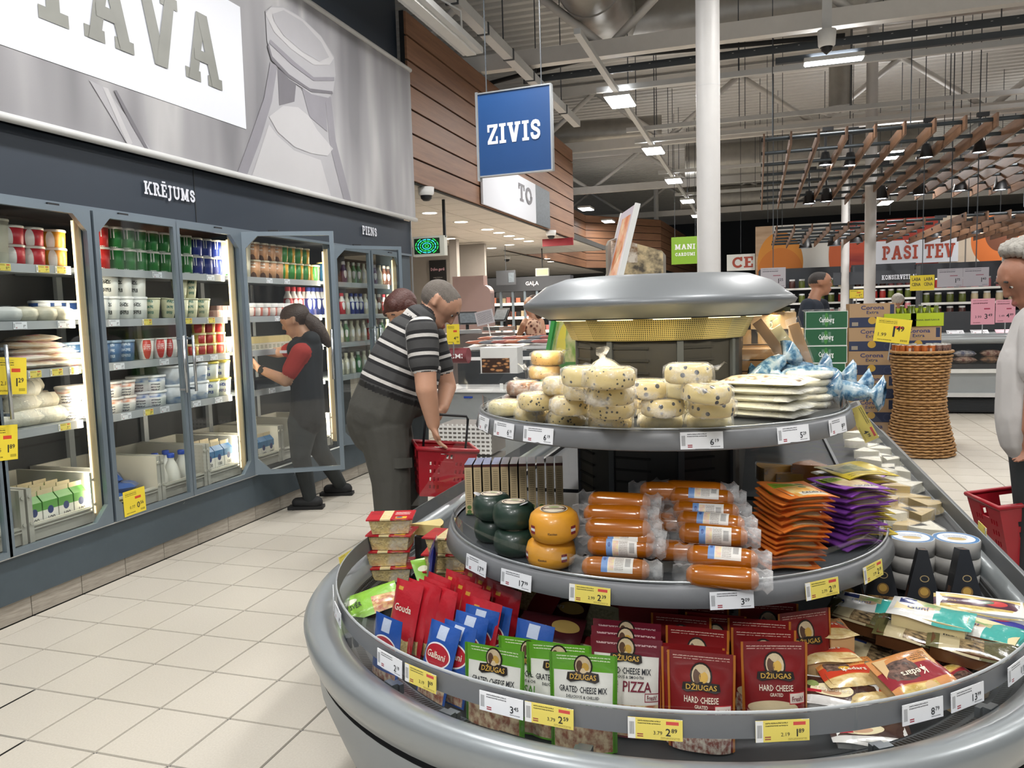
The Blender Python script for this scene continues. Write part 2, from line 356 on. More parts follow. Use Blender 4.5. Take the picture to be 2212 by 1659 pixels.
# left wall above the coolers
MB().box((-3.62,2.9,2.277),(.24,9.44,.345)).box((-3.72,2.9,4.9),(.3,9.44,5.0)).obj('wall_left', 'navy', kind='structure')
hd = MB(); hd.box((-3.497,2.9,2.097),(.02,9.4,.02),0).box((-3.499,4.30,2.277),(.004,.006,.34),1); hd.obj('trim_1', ['slate_frame','black_metal'], kind='structure')
MB().box((-3.66,7.50,1.2),(.30,.19,2.4)).obj('wall_left_end', 'slate', kind='structure')
MB().box((-3.49,7.605,1.25),(.012,.012,2.5)).obj('trim_2', 'steel', kind='structure')
# kick panel under the doors
def kick_mat():
    m, nt, b = newmat('kick'); tc = nd(nt, 'ShaderNodeTexCoord').outputs['Object']; n = noise(nt, 9, 5, tc, .75)
    nt.links.new(ramp(nt, n, [(.0,'3f4a51'),(.66,'46525a'),(.70,'b5b8b6'),(.72,'49555c')]), b.inputs['Base Color']); b.inputs['Roughness'].default_value = .45; MT['kick'] = m
kick_mat()
# banner on the left wall
BX = -3.43
def bann_mat():
    m, nt, b = newmat('banner_print'); tc = nd(nt, 'ShaderNodeTexCoord').outputs['Object']; mp = nd(nt, 'ShaderNodeMapping'); mp.inputs['Scale'].default_value = (1,1.3,.22); mp.inputs['Rotation'].default_value = (.18,0,0); nt.links.new(tc, mp.inputs[0])
    n = noise(nt, 2.2, 2, mp.outputs[0], .4)
    nt.links.new(ramp(nt, n, [(.3,'77767a'),(.5,'98979a'),(.62,'b2b1b2'),(.75,'929194')]), b.inputs['Base Color']); b.inputs['Roughness'].default_value = .55; MT['banner_print'] = m
bann_mat()
M('print_white','d9dce4',.5,var=0); M('print_lt','a3a2a6',.5,var=.05); M('print_mid','85838a',.5,var=.1); M('print_dk','6a686e',.5,var=.12); M('print_pale','b5b4b6',.5,var=.03); M('letter_olive','80817b',.5,var=.3,vs=3)
def onwall(px, py, dx=.004): p = P(px, py, 'x', BX); return (BX+dx, p.y, p.z)
bn = thing('printed_banner', (0,0,0), label='large grey milk bottle banner above the glass door coolers', cat='banner')
MB().box((BX-.03,2.9,3.22),(.06,9.42,1.52)).obj('print_panel', 'banner_print', bn)
MB().tube([(BX+.005,-1.8,2.462),(BX+.005,7.61,2.462)],.022,10).obj('rail', 'steel_paint', bn)
MB().tube([(BX+.005,-1.8,3.985),(BX+.005,7.61,3.985)],.022,10).obj('rail', 'steel_paint', bn)
MB().quad((BX+.003,-1.5,2.80),(BX+.003,4.79,2.80),(BX+.003,4.80,3.63),(BX+.003,-1.5,3.63)).obj('white_panel', 'print_white', bn)
mb = MB(); slab_text(mb, 'TAVA', lambda u,v: (BX+.006,u,v), 3.09, 3.0, .44, 1.46); mb.obj('lettering', 'letter_olive', bn)
C5 = lambda pts, dx: [onwall(a*.4069, b*.4069, dx) for a, b in pts]
mb = MB()
def poly(pts, mi, dx): mb.add(C5(pts,dx), [tuple(range(len(pts)-1,-1,-1))], mi)
poly([(1432,330),(1400,520),(1330,720),(1250,938),(1870,1098),(1780,750),(1755,515),(1600,480)], 0, .003)
poly([(1432,330),(1400,520),(1330,720),(1250,938),(1300,952),(1380,740),(1440,540),(1470,350)], 2, .005)
poly([(1755,515),(1780,750),(1870,1098),(1830,1088),(1750,780),(1722,510)], 2, .005)
poly([(1470,360),(1480,560),(1560,540),(1570,440)], 3, .005); poly([(1600,470),(1640,620),(1735,700),(1722,505)], 2, .0055)
poly([(1425,620),(1500,562),(1580,570),(1640,620),(1680,690),(1765,790),(1735,828),(1650,815),(1560,780),(1470,700)], 4, .006)
poly([(1405,60),(1440,32),(1500,35),(1600,95),(1700,190),(1770,300),(1778,400),(1765,490),(1740,520),(1650,500),(1530,420),(1440,320),(1415,220)], 1, .006)
poly([(1405,75),(1430,40),(1500,42),(1600,100),(1700,195),(1768,310),(1745,345),(1660,345),(1540,260),(1450,170)], 4, .008)
poly([(1440,75),(1500,55),(1600,115),(1700,225),(1742,305),(1690,328),(1600,275),(1500,190),(1450,115)], 0, .01)
poly([(1420,230),(1440,300),(1530,395),(1640,470),(1760,485),(1762,500),(1650,490),(1530,415),(1436,320),(1416,250)], 3, .009)
poly([(1430,210),(1560,330),(1660,410),(1770,410),(1770,430),(1660,430),(1545,345),(1425,230)], 2, .009)
poly([(470,425),(560,470),(820,825),(690,795),(600,640)], 0, .004); poly([(600,480),(615,480),(800,822),(785,822),(690,660)], 3, .006); poly([(540,460),(570,470),(700,760),(680,780)], 4, .005)
poly([(1425,660),(1330,950),(1760,1062),(1700,850),(1560,800),(1470,720)],4,.0046)
mb.obj('bottle_print', ['print_lt','print_lt','print_mid','print_dk','print_pale'], bn)
# header lettering
mb = MB(); slab_text(mb, 'KRĒJUMS', lambda u,v: (-3.486,u,v), 3.845, 2.232, .078, .44); mb.obj('header_lettering', 'print_white', label='white raised KRĒJUMS lettering on dark cooler header', cat='lettering')
mb = MB(); slab_text(mb, 'PIENS', lambda u,v: (-3.486,u,v), 6.535, 2.226, .08, .285); mb.obj('header_lettering', 'print_white', label='white raised PIENS lettering on dark cooler header', cat='lettering')
# wood fascia and its boards
def wood(name, a, b, sc_=(1.2,.35,5)):
    m, nt, bs = newmat(name); tc = nd(nt, 'ShaderNodeTexCoord').outputs['Object']; oi = nd(nt, 'ShaderNodeObjectInfo').outputs['Random']
    mp = nd(nt, 'ShaderNodeMapping'); mp.inputs['Scale'].default_value = sc_; nt.links.new(tc, mp.inputs[0]); nt.links.new(oi, mp.inputs['Location'])
    nt.links.new(ramp(nt, noise(nt, 4, 6, mp.outputs[0], .6), [(.3,a),(.7,b)]), bs.inputs['Base Color']); bs.inputs['Roughness'].default_value = .55; MT[name] = m
wood('wood','7a5640','966d50',(.35,.35,5)); wood('fin_wood','5c4230','7c5b42',(5,.3,5))
def fascia(name, a, b, z0=2.87, n=7, pitch=.247):
    a = Vector(a+(0,)); b = Vector(b+(0,)); d = b-a; L = d.length; ang = math.atan2(d.y, d.x); mid = (a+b)/2
    root = MB().box((0,.04,n*pitch/2),(L,.05,n*pitch)).obj(name, 'black', loc=(mid.x,mid.y,z0), rot=(0,0,ang), kind='structure')
    bm = MB().box((0,0,0),(L,.024,pitch-.022)).mesh('board', ['wood'])
    for k in range(n): link(bm, 'board', root, (0,0,(k+.5)*pitch))
    return root
fascia('wall_wood', (-3.47,7.62),(-3.47,15.2)); fascia('wall_wood_return', (-7,15.24),(-3.45,15.24)) if 0 else None
fascia('wall_wood_far', (-5.45,17.0),(-5.42,25.5)); fascia('wall_wood_front', (-5.42,25.5),(-3.3,28.3)); fascia('wall_wood_side', (-3.3,28.3),(-2.6,44))
# dropped ceiling with panels
M('ceil_panel','d9d3cb',.8,bump=.1,bs=120)
dc = MB().box((-7.6,13.2,2.95),(8.2,11.1,.1)).box((-9.5,31,2.95),(8,24,.1)).obj('ceiling_dropped', 'grout', kind='structure')
pm = MB().box((0,0,0),(.588,.588,.02)).mesh('ceiling_panel', ['ceil_panel'])
for i in range(10):
    for j in range(12 if i else 12): link(pm, 'ceiling_panel', dc, (-3.83-.6*i, 7.98+.6*j, 2.893))
mb = MB()
for i in range(10):
    for j in range(6): mb.box((-3.83-.6*i, 15.18+.6*j, 2.893),(.588,.588,.02))
for i in range(9):
    for j in range(18): mb.box((-5.9-.6*i, 19+.6*j, 2.893),(.588,.588,.02))
mb.obj('far_ceiling_panels', 'ceil_panel', dc, kind='stuff')
# outer walls and roof
M('wall_grey','8a8580',.8); M('wall_dark','3a3d42',.8); M('wall_mauve','7d7370',.7)
MB().box((-11,14,1.5),(.2,34,3)).obj('wall_far_left', 'wall_grey', kind='structure')
MB().box((-9.0,19.0,1.45),(3.8,.2,2.84)).box((-9.8,22,1.45),(2.2,.2,2.84)).obj('wall_behind_counter', 'wall_grey', kind='structure')
MB().box((1,46,3.1),(44,.2,6.4)).obj('wall_back', 'wall_dark', kind='structure')
MB().box((18,20,3.1),(.2,52,6.4)).obj('wall_right', 'wall_dark', kind='structure')
mb = MB(); y = -3.0; vs = []; n = 0
prof = []
while y < 46:
    prof += [(y,6.3),(y+.10,6.3),(y+.13,6.22),(y+.23,6.22)]; y += .26
vs = [(x,a,b) for a, b in prof for x in (-16,18)]
mb.add(vs, [(2*i,2*i+1,2*i+3,2*i+2) for i in range(len(prof)-1)]); mb.obj('ceiling', 'deck', kind='structure')
# roof trusses across the hall
def truss(y, zb, x0, x1, step=2.1):
    t = thing('roof_truss', (0,y,0), label=f'grey steel roof truss spanning the hall, {ORD[TRN[0]]} from the camera', cat='truss', group='roof trusses'); TRN[0] += 1
    MB().box(((x0+x1)/2,0,zb),(x1-x0,.14,.2)).obj('bottom_chord', 'beam', t); MB().box(((x0+x1)/2,0,6.05),(x1-x0,.16,.2)).obj('top_chord', 'beam', t)
    x = x0; k = 0
    while x < x1-.1:
        a, b = ((x,0,zb),(x+step/2,0,6.0)) if k % 2 == 0 else ((x,0,6.0),(x+step/2,0,zb))
        MB().tube([a,b],.055,4).obj('diagonal', 'beam', t); x += step/2; k += 1
TRN = [0]
truss(10.0,4.72,-10.5,13.5,2.9); truss(16.5,4.9,-10.5,13.5,2.9); truss(23,5.0,-10.5,13.5,2.9); truss(30,5.0,-10.5,13.5,2.9)
# light carrier rails across the hall, with hanger rods
rails = [(9.95,4.45,-2.2,-.2)]
RY = [P(1400,q,'z',4.45).y for q in (183,277,303,375,425)]
for k, yy in enumerate(RY):
    r = thing('carrier_rail', (0,yy,0), label=f'thin white carrier rail hung across the hall, {ORD[k]} from the camera', cat='rail', group='carrier rails')
    MB().box((2.95,0,4.45),(10.1,.06,.07)).obj('rail', 'steel_paint', r)
    for q in range(7): MB().box((-1.6+q*1.5+rnd(-.2,.2),0,5.4),(.012,.012,1.84)).obj('hanger', 'rail_dark', r)
# cable trunking and ducts
a = P(1263,262,'z',4.5); b = P(945,0,'z',4.5)
t = thing('cable_trunking', label='long grey cable trunking running above the wood fascia', cat='trunking')
MB().box(((a.x+b.x)/2,(a.y+b.y)/2,4.5),(.11,abs(a.y-b.y)+.2,.11)).obj('trunk', 'steel_paint', t)
for k in range(6): MB().box(((a.x+b.x)/2,b.y+k*.9,4.5),(.13,.03,.13)).obj('strap', 'rail_dark', t)
for k in range(4): MB().box(((a.x+b.x)/2,b.y+.2+k*1.4,5.4),(.012,.012,1.7)).obj('hanger', 'rail_dark', t)
a = P(1022,118,'z',4.1)
t = thing('strip_light', label='long unlit strip luminaire hanging beside the dark wall', cat='lamp')
MB().box((a.x,a.y-2.0,4.13),(.22,4.0,.06)).obj('housing', 'steel_paint', t); MB().box((a.x,a.y-2.0,4.09),(.1,3.9,.03)).obj('diffuser', 'offwhite', t)
MB().tube([(a.x,a.y-.3,4.16),(a.x,a.y-.32,4.42),(a.x-.1,a.y-.6,4.45)],.012,6).obj('cable', 'white', t)
t = thing('air_duct', label='large round silver air duct under the roof', cat='duct')
p0 = P(1235,-40,'y',8.6); p1 = P(1318,75,'y',11.2)
MB().cyl((p0.x,6.6,5.45),(p1.x,11.4,5.45),.40,n=28).obj('long_duct', 'galv', t); MB().cyl((p1.x-.1,11.4,5.45),(4.5,11.6,5.45),.38,n=28).obj('cross_duct', 'galv', t)
for k in range(5): MB().cyl((p0.x+(p1.x-p0.x)*(k*.9+.4)/4.8,6.9+k*.95,5.45),(p0.x+(p1.x-p0.x)*(k*.9+.43)/4.8,6.94+k*.95,5.45),.415,n=28).obj('seam_band', 'galv', t)
for k,(px,py,yy,r,l) in enumerate([(1480,350,22,.42,6),(1130,300,17,.3,3),(1470,430,30,.4,5)]):
    c = P(px,py,'y',yy); MB().cyl((c.x,c.y,c.z),(c.x+l,c.y+.4,c.z),r,n=20).obj('air_duct', 'galv', label=['round silver duct crossing behind the white column','short silver duct behind the blue sign','silver duct low in the far roof space'][k], cat='duct')
c = P(1815,243,'y',15); t = thing('air_diffuser', (c.x,c.y,c.z), label='vertical silver duct ending in a round ceiling diffuser', cat='duct')
MB().cyl((0,0,.05),(0,0,6.2-c.z),.19,n=20).obj('drop_duct', 'galv', t); MB().lathe([(.02,.0),(.14,.02),(.14,-.01),(.22,.02),(.22,-.02),(.33,.03),(.33,.06),(.19,.09)],28).obj('diffuser_cone', 'steel_paint', t)
# cable ladder
t = thing('cable_ladder', label='perforated steel cable ladder below the truss', cat='cable tray')
c = P(1350,155,'y',10.6)
for dz in (0,.09): MB().box((2.2,10.5+dz*2,c.z+dz),(10.5,.02,.06)).obj('side_rail', 'rail_dark', t)
for k in range(40): MB().box((-2.9+k*.26,10.6,c.z+.03),(.02,.2,.02)).obj('rung', 'steel_paint', t)
MB().tube([(-3.6,10.5,c.z+.03),(-2.9,10.5,c.z+.12),(-2.1,10.5,c.z+.2),(-1.2,10.5,c.z+.16),(1.0,10.5,c.z+.08)],.03,6).obj('cable', 'rubber', t)
# columns
M('col_paint','c9c7c5',.45)
for k,(x,y,r,z1,lab) in enumerate([(-.405,7.0,.099,6.3,'thick white round column rising behind the cheese island hood'),(1.87,15.0,.094,6.3,'white round column behind the stacked beer crates'),(1.86,19.0,.088,4.85,'grey round pipe column left of the second white column'),(P(1418,480,'y',30).x,30,.09,6.3,'slim white column far away beside the wood fascia')]):
    t = thing('column', (x,y,0), label=lab, cat='column'); MB().cyl((0,0,0),(0,0,z1),r,n=28).obj('shaft', 'col_paint', t); MB().cyl((0,0,3.32 if k==0 else 2.9),(0,0,3.325 if k == 0 else 2.905),r*1.012,n=28).obj('seam', 'steel_paint', t)
    if k == 2: MB().tube([(0,0,4.85),(0,0,5.1),(.08,0,5.2),(.45,0,5.22),(.55,0,5.3),(.56,0,5.8)],.07,10).obj('pipe_bend', 'black_metal', t)
# lamps
M('lamp_on','ffffff',.5,emit=14,var=0); M('lamp_soft','fff4e4',.5,emit=6,var=0); M('lamp_body','d0d0ce',.5)
def lamp(x, y, z, sx, sy, power, label, rotz=0, fixture_w=None):
    t = thing('ceiling_lamp', (x,y,z), (0,0,rotz), label=label, cat='lamp', group='linear hall lamps')
    MB().box((0,0,.03),(sx+.03,sy+.03,.05)).obj('housing', 'lamp_body', t)
    n = 6; fm = MB().box((0,0,0),(sx,sy/n*.82,.012)).mesh('led_strip', ['lamp_on'])
    for k in range(n): link(fm, 'led_strip', t, (0,(k-(n-1)/2)*sy/n,-.002))
    area_light('lamp_light', (0,0,-.02), sx, sy, power*LK, (1,.98,.955), parent=t)
    area_light('added_uplight', (0,0,.07), sx*.8, sy*.8, power*LK*.16, (.97,.98,1), (math.pi,0,0), parent=t)  # upward light added to each lamp to brighten the roof deck
    return t
LK = .19
tr = thing('lamp_track', label='straight white lamp track running down the hall', cat='track'); MB().box((-1.8,17.5,4.37),(.07,18.5,.06)).obj('track', 'steel_paint', tr)
for k in range(6): MB().box((-1.8,12.4+k*2.3,5.3),(.012,.012,1.8)).obj('hanger', 'rail_dark', tr)
for k in range(5): lamp(-1.8, 10.93+3.58*k, 4.3, .32, .62, 260, f'bright lamp on the hall track, {ORD[k]} from the camera')
lamp(.84, 10.08, 4.27, .62, .14, 150, 'bright linear lamp hanging right of the white column')
tr = thing('lamp_track', label='grey lamp track hanging crosswise at the right', cat='track'); MB().box((4.2,10.1,4.35),(8.0,.06,.07)).obj('track', 'rail_dark', tr)
for k in range(2): lamp(-4.6, 21.79+3.4*k, 4.3, .32, .62, 120, ['bright lamp above the far wood fascia, nearer one','bright lamp above the far wood fascia, farther one'][k])
for k,(x,y) in enumerate([(-1.9,5.6),(-1.9,2.9),(-1.9,0),(.9,6.2),(.9,2.0),(.9,-1.6),(4,3.5),(4,7),(4.2,13),(7.5,10),(2.5,17),(6.5,20),(-.5,-3),(3.5,25),(8,27)]):  # extra lamp rows added to light the hall, mostly out of view
    lamp(x, y, 4.3, .3, .9, 230 if k < 8 else 520, f'added linear hall lamp above the aisles, {ORD[k]} along its row')
# downlights in the dropped ceiling
for k,(px,py) in enumerate([(928,462),(996,481),(1053,497),(1078,504),(1100,511),(1121,517),(1142,522),(1100,530),(1062,537),(972,517),(1025,548),(1180,560),(1190,566)]):
    c = P(px,py,'z',2.87); t = thing('downlight', (c.x,c.y,2.876), label=f'round recessed downlight in the panel ceiling, {ORD[k]} in the run', cat='downlight', group='recessed downlights')
    MB().lathe([(.10,.004),(.125,0),(.125,.01)],20).obj('ring', 'white', t); MB().lathe([(0,.002),(.1,.002)],20).obj('lens', 'lamp_soft', t)
    if k < 9 and k % 2 == 0: area_light('downlight_light', (0,0,-.03), .2, .2, 55, (1,.9,.78), parent=t)
# dome cameras
for k,(px,py,zc) in enumerate([(920,405,2.87),(1190,498,2.87),(1095,552,2.87)]):
    c = P(px,py,'z',zc); t = thing('dome_camera', (c.x,c.y,zc), label=['white dome camera under the wood fascia near the banner','white dome camera at the far end of the wood fascia','white dome camera over the fish counter'][k], cat='camera')
    MB().lathe([(0,0),(.09,0),(.085,-.07),(.07,-.09)],20).obj('housing', 'white', t); MB().lathe([(.065,-.08),(.06,-.12),(.035,-.145),(0,-.15)],20).obj('dome', 'black_metal', t)
# exit sign with rings
M('sign_case','cfcfc4',.5,emit=.15); M('sign_green','2fd45a',.4,emit=1.0,var=0); M('sign_teal','37c9d0',.4,emit=1.3,var=0); M('sign_dark','18351f',.4)
c = P(929,532,'y',9.0); t = thing('exit_sign', (c.x,c.y,c.z), label='glowing green exit box hanging from the panel ceiling', cat='sign')
MB().box((0,0,0),(.42,.10,.24)).obj('case', 'sign_case', t); MB().box((-.02,-.052,.0),(.34,.004,.19)).obj('face', 'sign_dark', t)
mb = MB()
for q, r in enumerate((.02,.045,.07,.095,.12,.145)):
    for s in range(12):
        a0 = 2*math.pi*s/12+.06; a1 = 2*math.pi*(s+1)/12-.06
        pts = [(r*math.cos(a)*1.25-.02, -.056, r*math.sin(a)*.85) for a in (a0,(a0+a1)/2,a1)]
        if max(abs(p[2]) for p in pts) > .092 or max(abs(p[0]+.02) for p in pts) > .165: continue
        mb.tube(pts, .0055, 4, mi=q % 2)
mb.obj('ring_pattern', ['sign_green','sign_teal'], t, kind='stuff'); MB().box((.2,0,(2.87-c.z)/2+.05),(.03,.03,2.87-c.z-.1)).obj('bracket', 'black_metal', t)
# blue hanging sign
M('sign_blue','0f3f74',.45,var=.04); M('sign_lime','7ba51f',.5); M('sign_photo','59626a',.5,var=.5,vs=30); M('red_panel','8e1f2c',.5)
c = P(1112,285,'y',6.5); t = thing('hanging_sign', (c.x,c.y,c.z), (0,0,math.radians(-4)), label='blue square ZIVIS sign hanging in front of the wood fascia', cat='sign')
MB().box((0,0,0),(.655,.03,.69)).obj('panel', 'sign_blue', t)
for q, (cx,cz,w,h) in enumerate([(-.338,-.01,.022,.75),(.335,0,.014,.7),(0,.35,.68,.012),(0,-.35,.68,.012)]): MB().box((cx,0,cz),(w,.05,h)).obj('edge_profile', 'steel', t)
mb = MB(); slab_text(mb, 'ZIVIS', lambda u,v: (u,-.018,v), -.245, -.085, .165, .485); mb.obj('lettering', 'print_white', t)
for x in (-.25,.25): MB().box((x,0,.85),(.008,.008,1.0)).obj('hanger', 'rail_dark', t)
# advert on the fascia
a = P(1040,385,'x',-3.43); b = P(1155,420,'x',-3.43); c = P(1186,452,'x',-3.43)
t = thing('fascia_advert', label='white advert panel with a grey fish photo on the wood fascia', cat='sign')
MB().box((-3.43,(a.y+b.y)/2,3.2),(.03,b.y-a.y,.62)).obj('white_panel', 'print_white', t); MB().box((-3.43,(b.y+c.y)/2,3.2),(.03,c.y-b.y,.62)).obj('photo_panel', 'sign_photo', t)
mb = MB(); slab_text(mb, 'TO', lambda u,v: (-3.412,u,v), b.y-.95, 3.14, .26, .72); mb.obj('lettering', 'print_dk', t)
# green MANI GARDUMI sign
c = P(1480,541,'y',20); s = .66/ (1678/20)*0+ (1507-1452)/1678*20.5
t = thing('hanging_sign', (c.x,c.y,c.z), label='lime green MANI GARDUMI sign hanging far down the hall', cat='sign')
MB().box((0,0,0),(s,.04,s*1.0)).obj('panel', 'sign_lime', t); mb = MB(); slab_text(mb, 'MANI', lambda u,v: (u,-.025,v), -s*.37, s*.04, s*.19, s*.74); slab_text(mb, 'GARDUMI', lambda u,v: (u,-.025,v), -s*.36, -s*.2, s*.12, s*.72); mb.obj('lettering', 'offwhite', t)
for x in (-.25,.25): MB().box((x,0,(6.25-c.z)/2),(.01,.01,6.2-c.z)).obj('hanger', 'rail_dark', t)
# red-white board under the wood fascia end
a = P(1205,523,'y',14.6); MB().box((a.x,a.y,a.z),(.6,.05,.14)).obj('ceiling_board', 'red_panel', label='dark red board under the far end of the wood fascia', cat='board')
# hanging wood fin canopies
M('spot_body','1e1f22',.45); M('bar_dark','33393d',.45,metal=.4)
def canopy(x0, y0, y1, z, n, pitch, bars, label, fh=.15, ang=0, every=1):
    t = thing('fin_canopy', (x0,y0,z), (0,0,ang), label=label, cat='canopy')
    L = y1-y0; fm = MB().box((0,0,0),(.022,L,fh)).mesh('fin', ['fin_wood'])
    for k in range(n): link(fm, 'fin', t, (k*pitch,L/2,0))
    for k in range(bars): MB().cyl((-.03,.15+k*(L-.3)/(bars-1),.03),(n*pitch,.15+k*(L-.3)/(bars-1),.03),.024,n=8).obj('bar', 'bar_dark', t)
    for k in range(0, n, 5):
        for q in (.3,L-.3): MB().box((k*pitch+.1,q,(6.3-z)/2),(.01,.01,6.2-z)).obj('hanger', 'rail_dark', t)
    return t
canopy(.07,10,16.5,3.43,19,.306,8,'large hanging canopy of wooden fins at the upper right')
SPN = [0]
def spot(px, py, yy, on=True, st=.45):
    c = P(px,py,'y',yy); t = thing('spotlight', (c.x,c.y,c.z), label=f'black cone spotlight hanging in the wooden fins, {ORD[SPN[0]]} from left', cat='spotlight', group='track spotlights'); SPN[0] += 1
    k = yy/12*.9
    MB().lathe([(.10,-.10),(.055,.10),(.0,.11)],20,T=Matrix.Scale(k,4)).obj('cone', 'spot_body', t); MB().lathe([(0,-.085),(.092,-.085)],20,T=Matrix.Scale(k,4)).obj('lens', 'lamp_on' if on else 'white', t)
    MB().cyl((0,0,.1*k),(0,0,st*k),.018,n=8).obj('stem', 'spot_body', t); MB().box((.03,0,st*k),(.16*k,.05,.05)).obj('adapter', 'spot_body', t)
for px,py,yy in [(1748,427,15.5),(1783,343,12),(1785,422,15.5),(1837,344,12),(1904,416,15.2),(1986,407,15),(2001,326,11.6),(2074,398,14.8),(2116,315,11.3),(2161,396,14.8)]: spot(px,py,yy)
canopy(P(1669,532,'y',19.2).x,15.0,19.2,P(1700,494,'y',15).z,9,.3,6,'smaller fin canopy in front of the pumpkin banner',.13)
canopy(P(1964,514,'y',19.5).x,14.5,19.5,P(2080,468,'y',14.5).z,15,.32,7,'third fin canopy behind the white haired man',.14)
for px,py,yy in [(1740,522,18.2),(1802,517,18),(1850,510,17.6),(2028,497,18),(2115,489,17.5)]: spot(px,py,yy,True,.2)
# camera pole
c = P(1786,60,'y',9.6); t = thing('pole_camera', (c.x,c.y,c.z), label='white pole mounted camera hanging below the roof', cat='camera')
MB().box((0,0,.45),(.1,.05,1.2)).obj('pole', 'steel_paint', t); MB().lathe([(0,.02),(.1,.02),(.09,-.14),(.07,-.16)],18,c=(0,0,-.05)).obj('housing', 'white', t); MB().lathe([(.06,-.2),(.055,-.25),(0,-.29)],18).obj('dome', 'black_metal', t)
# ================================================================ GLASS DOOR COOLERS
M('cooler_in','26282b',.6); M('cooler_side','3a3d40',.6); M('shelf_grey','9fa4a6',.4,metal=.3); M('price_rail','a9adaf',.4); M('led_warm','ffe2b4',.5,emit=1.5,var=0); M('post_cream','c9b896',.6)
M('crate','b5b2a6',.6,var=.1,vs=5); M('handle','b9bec2',.25,metal=.9)
SH = [1.785,1.492,1.237,.937]; MODS = [(2.14,3.425),(3.425,4.722),(4.722,5.985),(5.985,7.31)]
MN = ['first cooler at the left edge','second cooler below the KRĒJUMS lettering','third cooler with the employee','fourth cooler below the PIENS lettering']
def door_leaf(parent, hinge, ang, w=.64, mirror=False):
    """leaf hinged at hinge; closed leaf runs along +y (or -y when mirrored)"""
    s = -1 if mirror else 1; z0, z1 = .345, 2.085; b = .03
    mb = MB()
    mb.box((0,s*b/2,(z0+z1)/2),(.03,b,z1-z0)).box((0,s*(w-b/2),(z0+z1)/2),(.03,b,z1-z0)).box((0,s*w/2,z0+b/2),(.03,w-2*b,b)).box((0,s*w/2,z1-b/2),(.03,w-2*b,b))
    d = mb.obj('door', 'slate_frame', parent, (hinge[0],hinge[1],0), (0,0,ang))
    MB().box((0,s*w/2,(z0+z1)/2),(.006,w-2*b+.01,z1-z0-2*b+.01)).obj('pane', 'glass_door', d)
    for zz, k in ((z0+b,1),(z1-b,-1)):
        MB().add([(x,s*(b+p),zz+k*q) for x in (-.015,.015) for p, q in ((0,0),(.085,0),(0,.085))], [(0,1,2),(5,4,3),(0,3,4,1),(1,4,5,2),(2,5,3,0)]).obj('gusset', 'slate_frame', d)
    hb = MB(); y = s*(w-.045); hb.tube([(.05,y,1.02),(.05,y,1.38)],.009,8); hb.box((.028,y,1.04),(.05,.014,.014)).box((.028,y,1.36),(.05,.014,.014)); hb.obj('handle', 'handle', d)
    MB().box((.0,s*w*.35,z1+.004),(.02,.07,.014)).obj('door_stop', 'black_metal', d)
    return d
cool = []
for k, (y0, y1) in enumerate(MODS):
    c = thing('dairy_cooler', (0,0,0), label='grey '+['glass door dairy cooler cut off at the left edge','glass door dairy cooler below the KRĒJUMS lettering','dairy cooler whose glass doors stand open','dairy cooler below the PIENS lettering'][k], cat='cooler', group='glass door dairy coolers'); cool.append(c)
    ym = (y0+y1)/2; w = y1-y0
    MB().box((-4.14,ym,1.22),(.03,w,1.78)).obj('back_panel', 'cooler_in', c); MB().box((-3.85,ym,2.115),(.6,w,.03)).obj('roof_panel', 'cooler_in', c); MB().box((-3.85,ym,.335),(.62,w,.03)).obj('base_deck', 'cooler_side', c)
    MB().box((-3.515,ym,.222),(.03,w,.225)).obj('kick_panel', 'kick', c); MB().box((-3.497,ym,.337),(.012,w,.008)).obj('sill_strip', 'white', c)
    for yy in (y0+.02, y1-.02): MB().box((-3.535,yy,1.215),(.05,.04,1.76)).obj('post', 'slate', c)
    MB().box((-3.53,y1-.047,1.22),(.035,.012,1.66)).obj('light_post', 'post_cream', c)
    MB().box((-3.552,y1-.052,1.22),(.012,.014,1.62)).obj('led_strip', 'led_warm', c)
    MB().box((-3.552,y0+.047,1.22),(.012,.014,1.62)).obj('led_strip', 'led_warm', c)
    area_light('led_light',(-3.57,y1-.07,1.22),.02,1.6,5,(1,.9,.74),(math.pi/2,0,math.radians(35)),c); area_light('led_light',(-3.57,y0+.07,1.22),.02,1.6,5,(1,.9,.74),(math.pi/2,0,math.radians(145)),c)
    for q in range(2): MB().box((-4.11,y0+.33+q*.62,1.2),(.03,.04,1.7)).obj('upright', 'shelf_grey', c)
    for s_, z in enumerate(SH):
        if k == 2 and s_ == 3: sh = MB().box((-3.86,ym+.02,z-.012),(.5,w-.1,.024)).obj('shelf', 'shelf_grey', c)
        else: sh = MB().box((-3.86,ym,z-.012),(.5,w-.09,.024)).obj('shelf', 'shelf_grey', c)
        MB().box((-3.603,ym,z-.022),(.012,w-.09,.044)).obj('price_rail', 'price_rail', sh)
        MB().box((-3.606,ym,z+.028),(.003,w-.12,.05)).obj('guard', 'acrylic', sh)
H3 = -3.485
door_leaf(cool[0],(H3,2.15),0); door_leaf(cool[0],(H3,3.415),0,mirror=True); door_leaf(cool[1],(H3,3.435),0); door_leaf(cool[1],(H3,4.712),0,mirror=True)
door_leaf(cool[2],(H3,4.732),-math.radians(62)); door_leaf(cool[2],(H3,5.975),math.radians(140),mirror=True)
door_leaf(cool[3],(H3,5.995),0); door_leaf(cool[3],(H3,7.30),0,mirror=True)
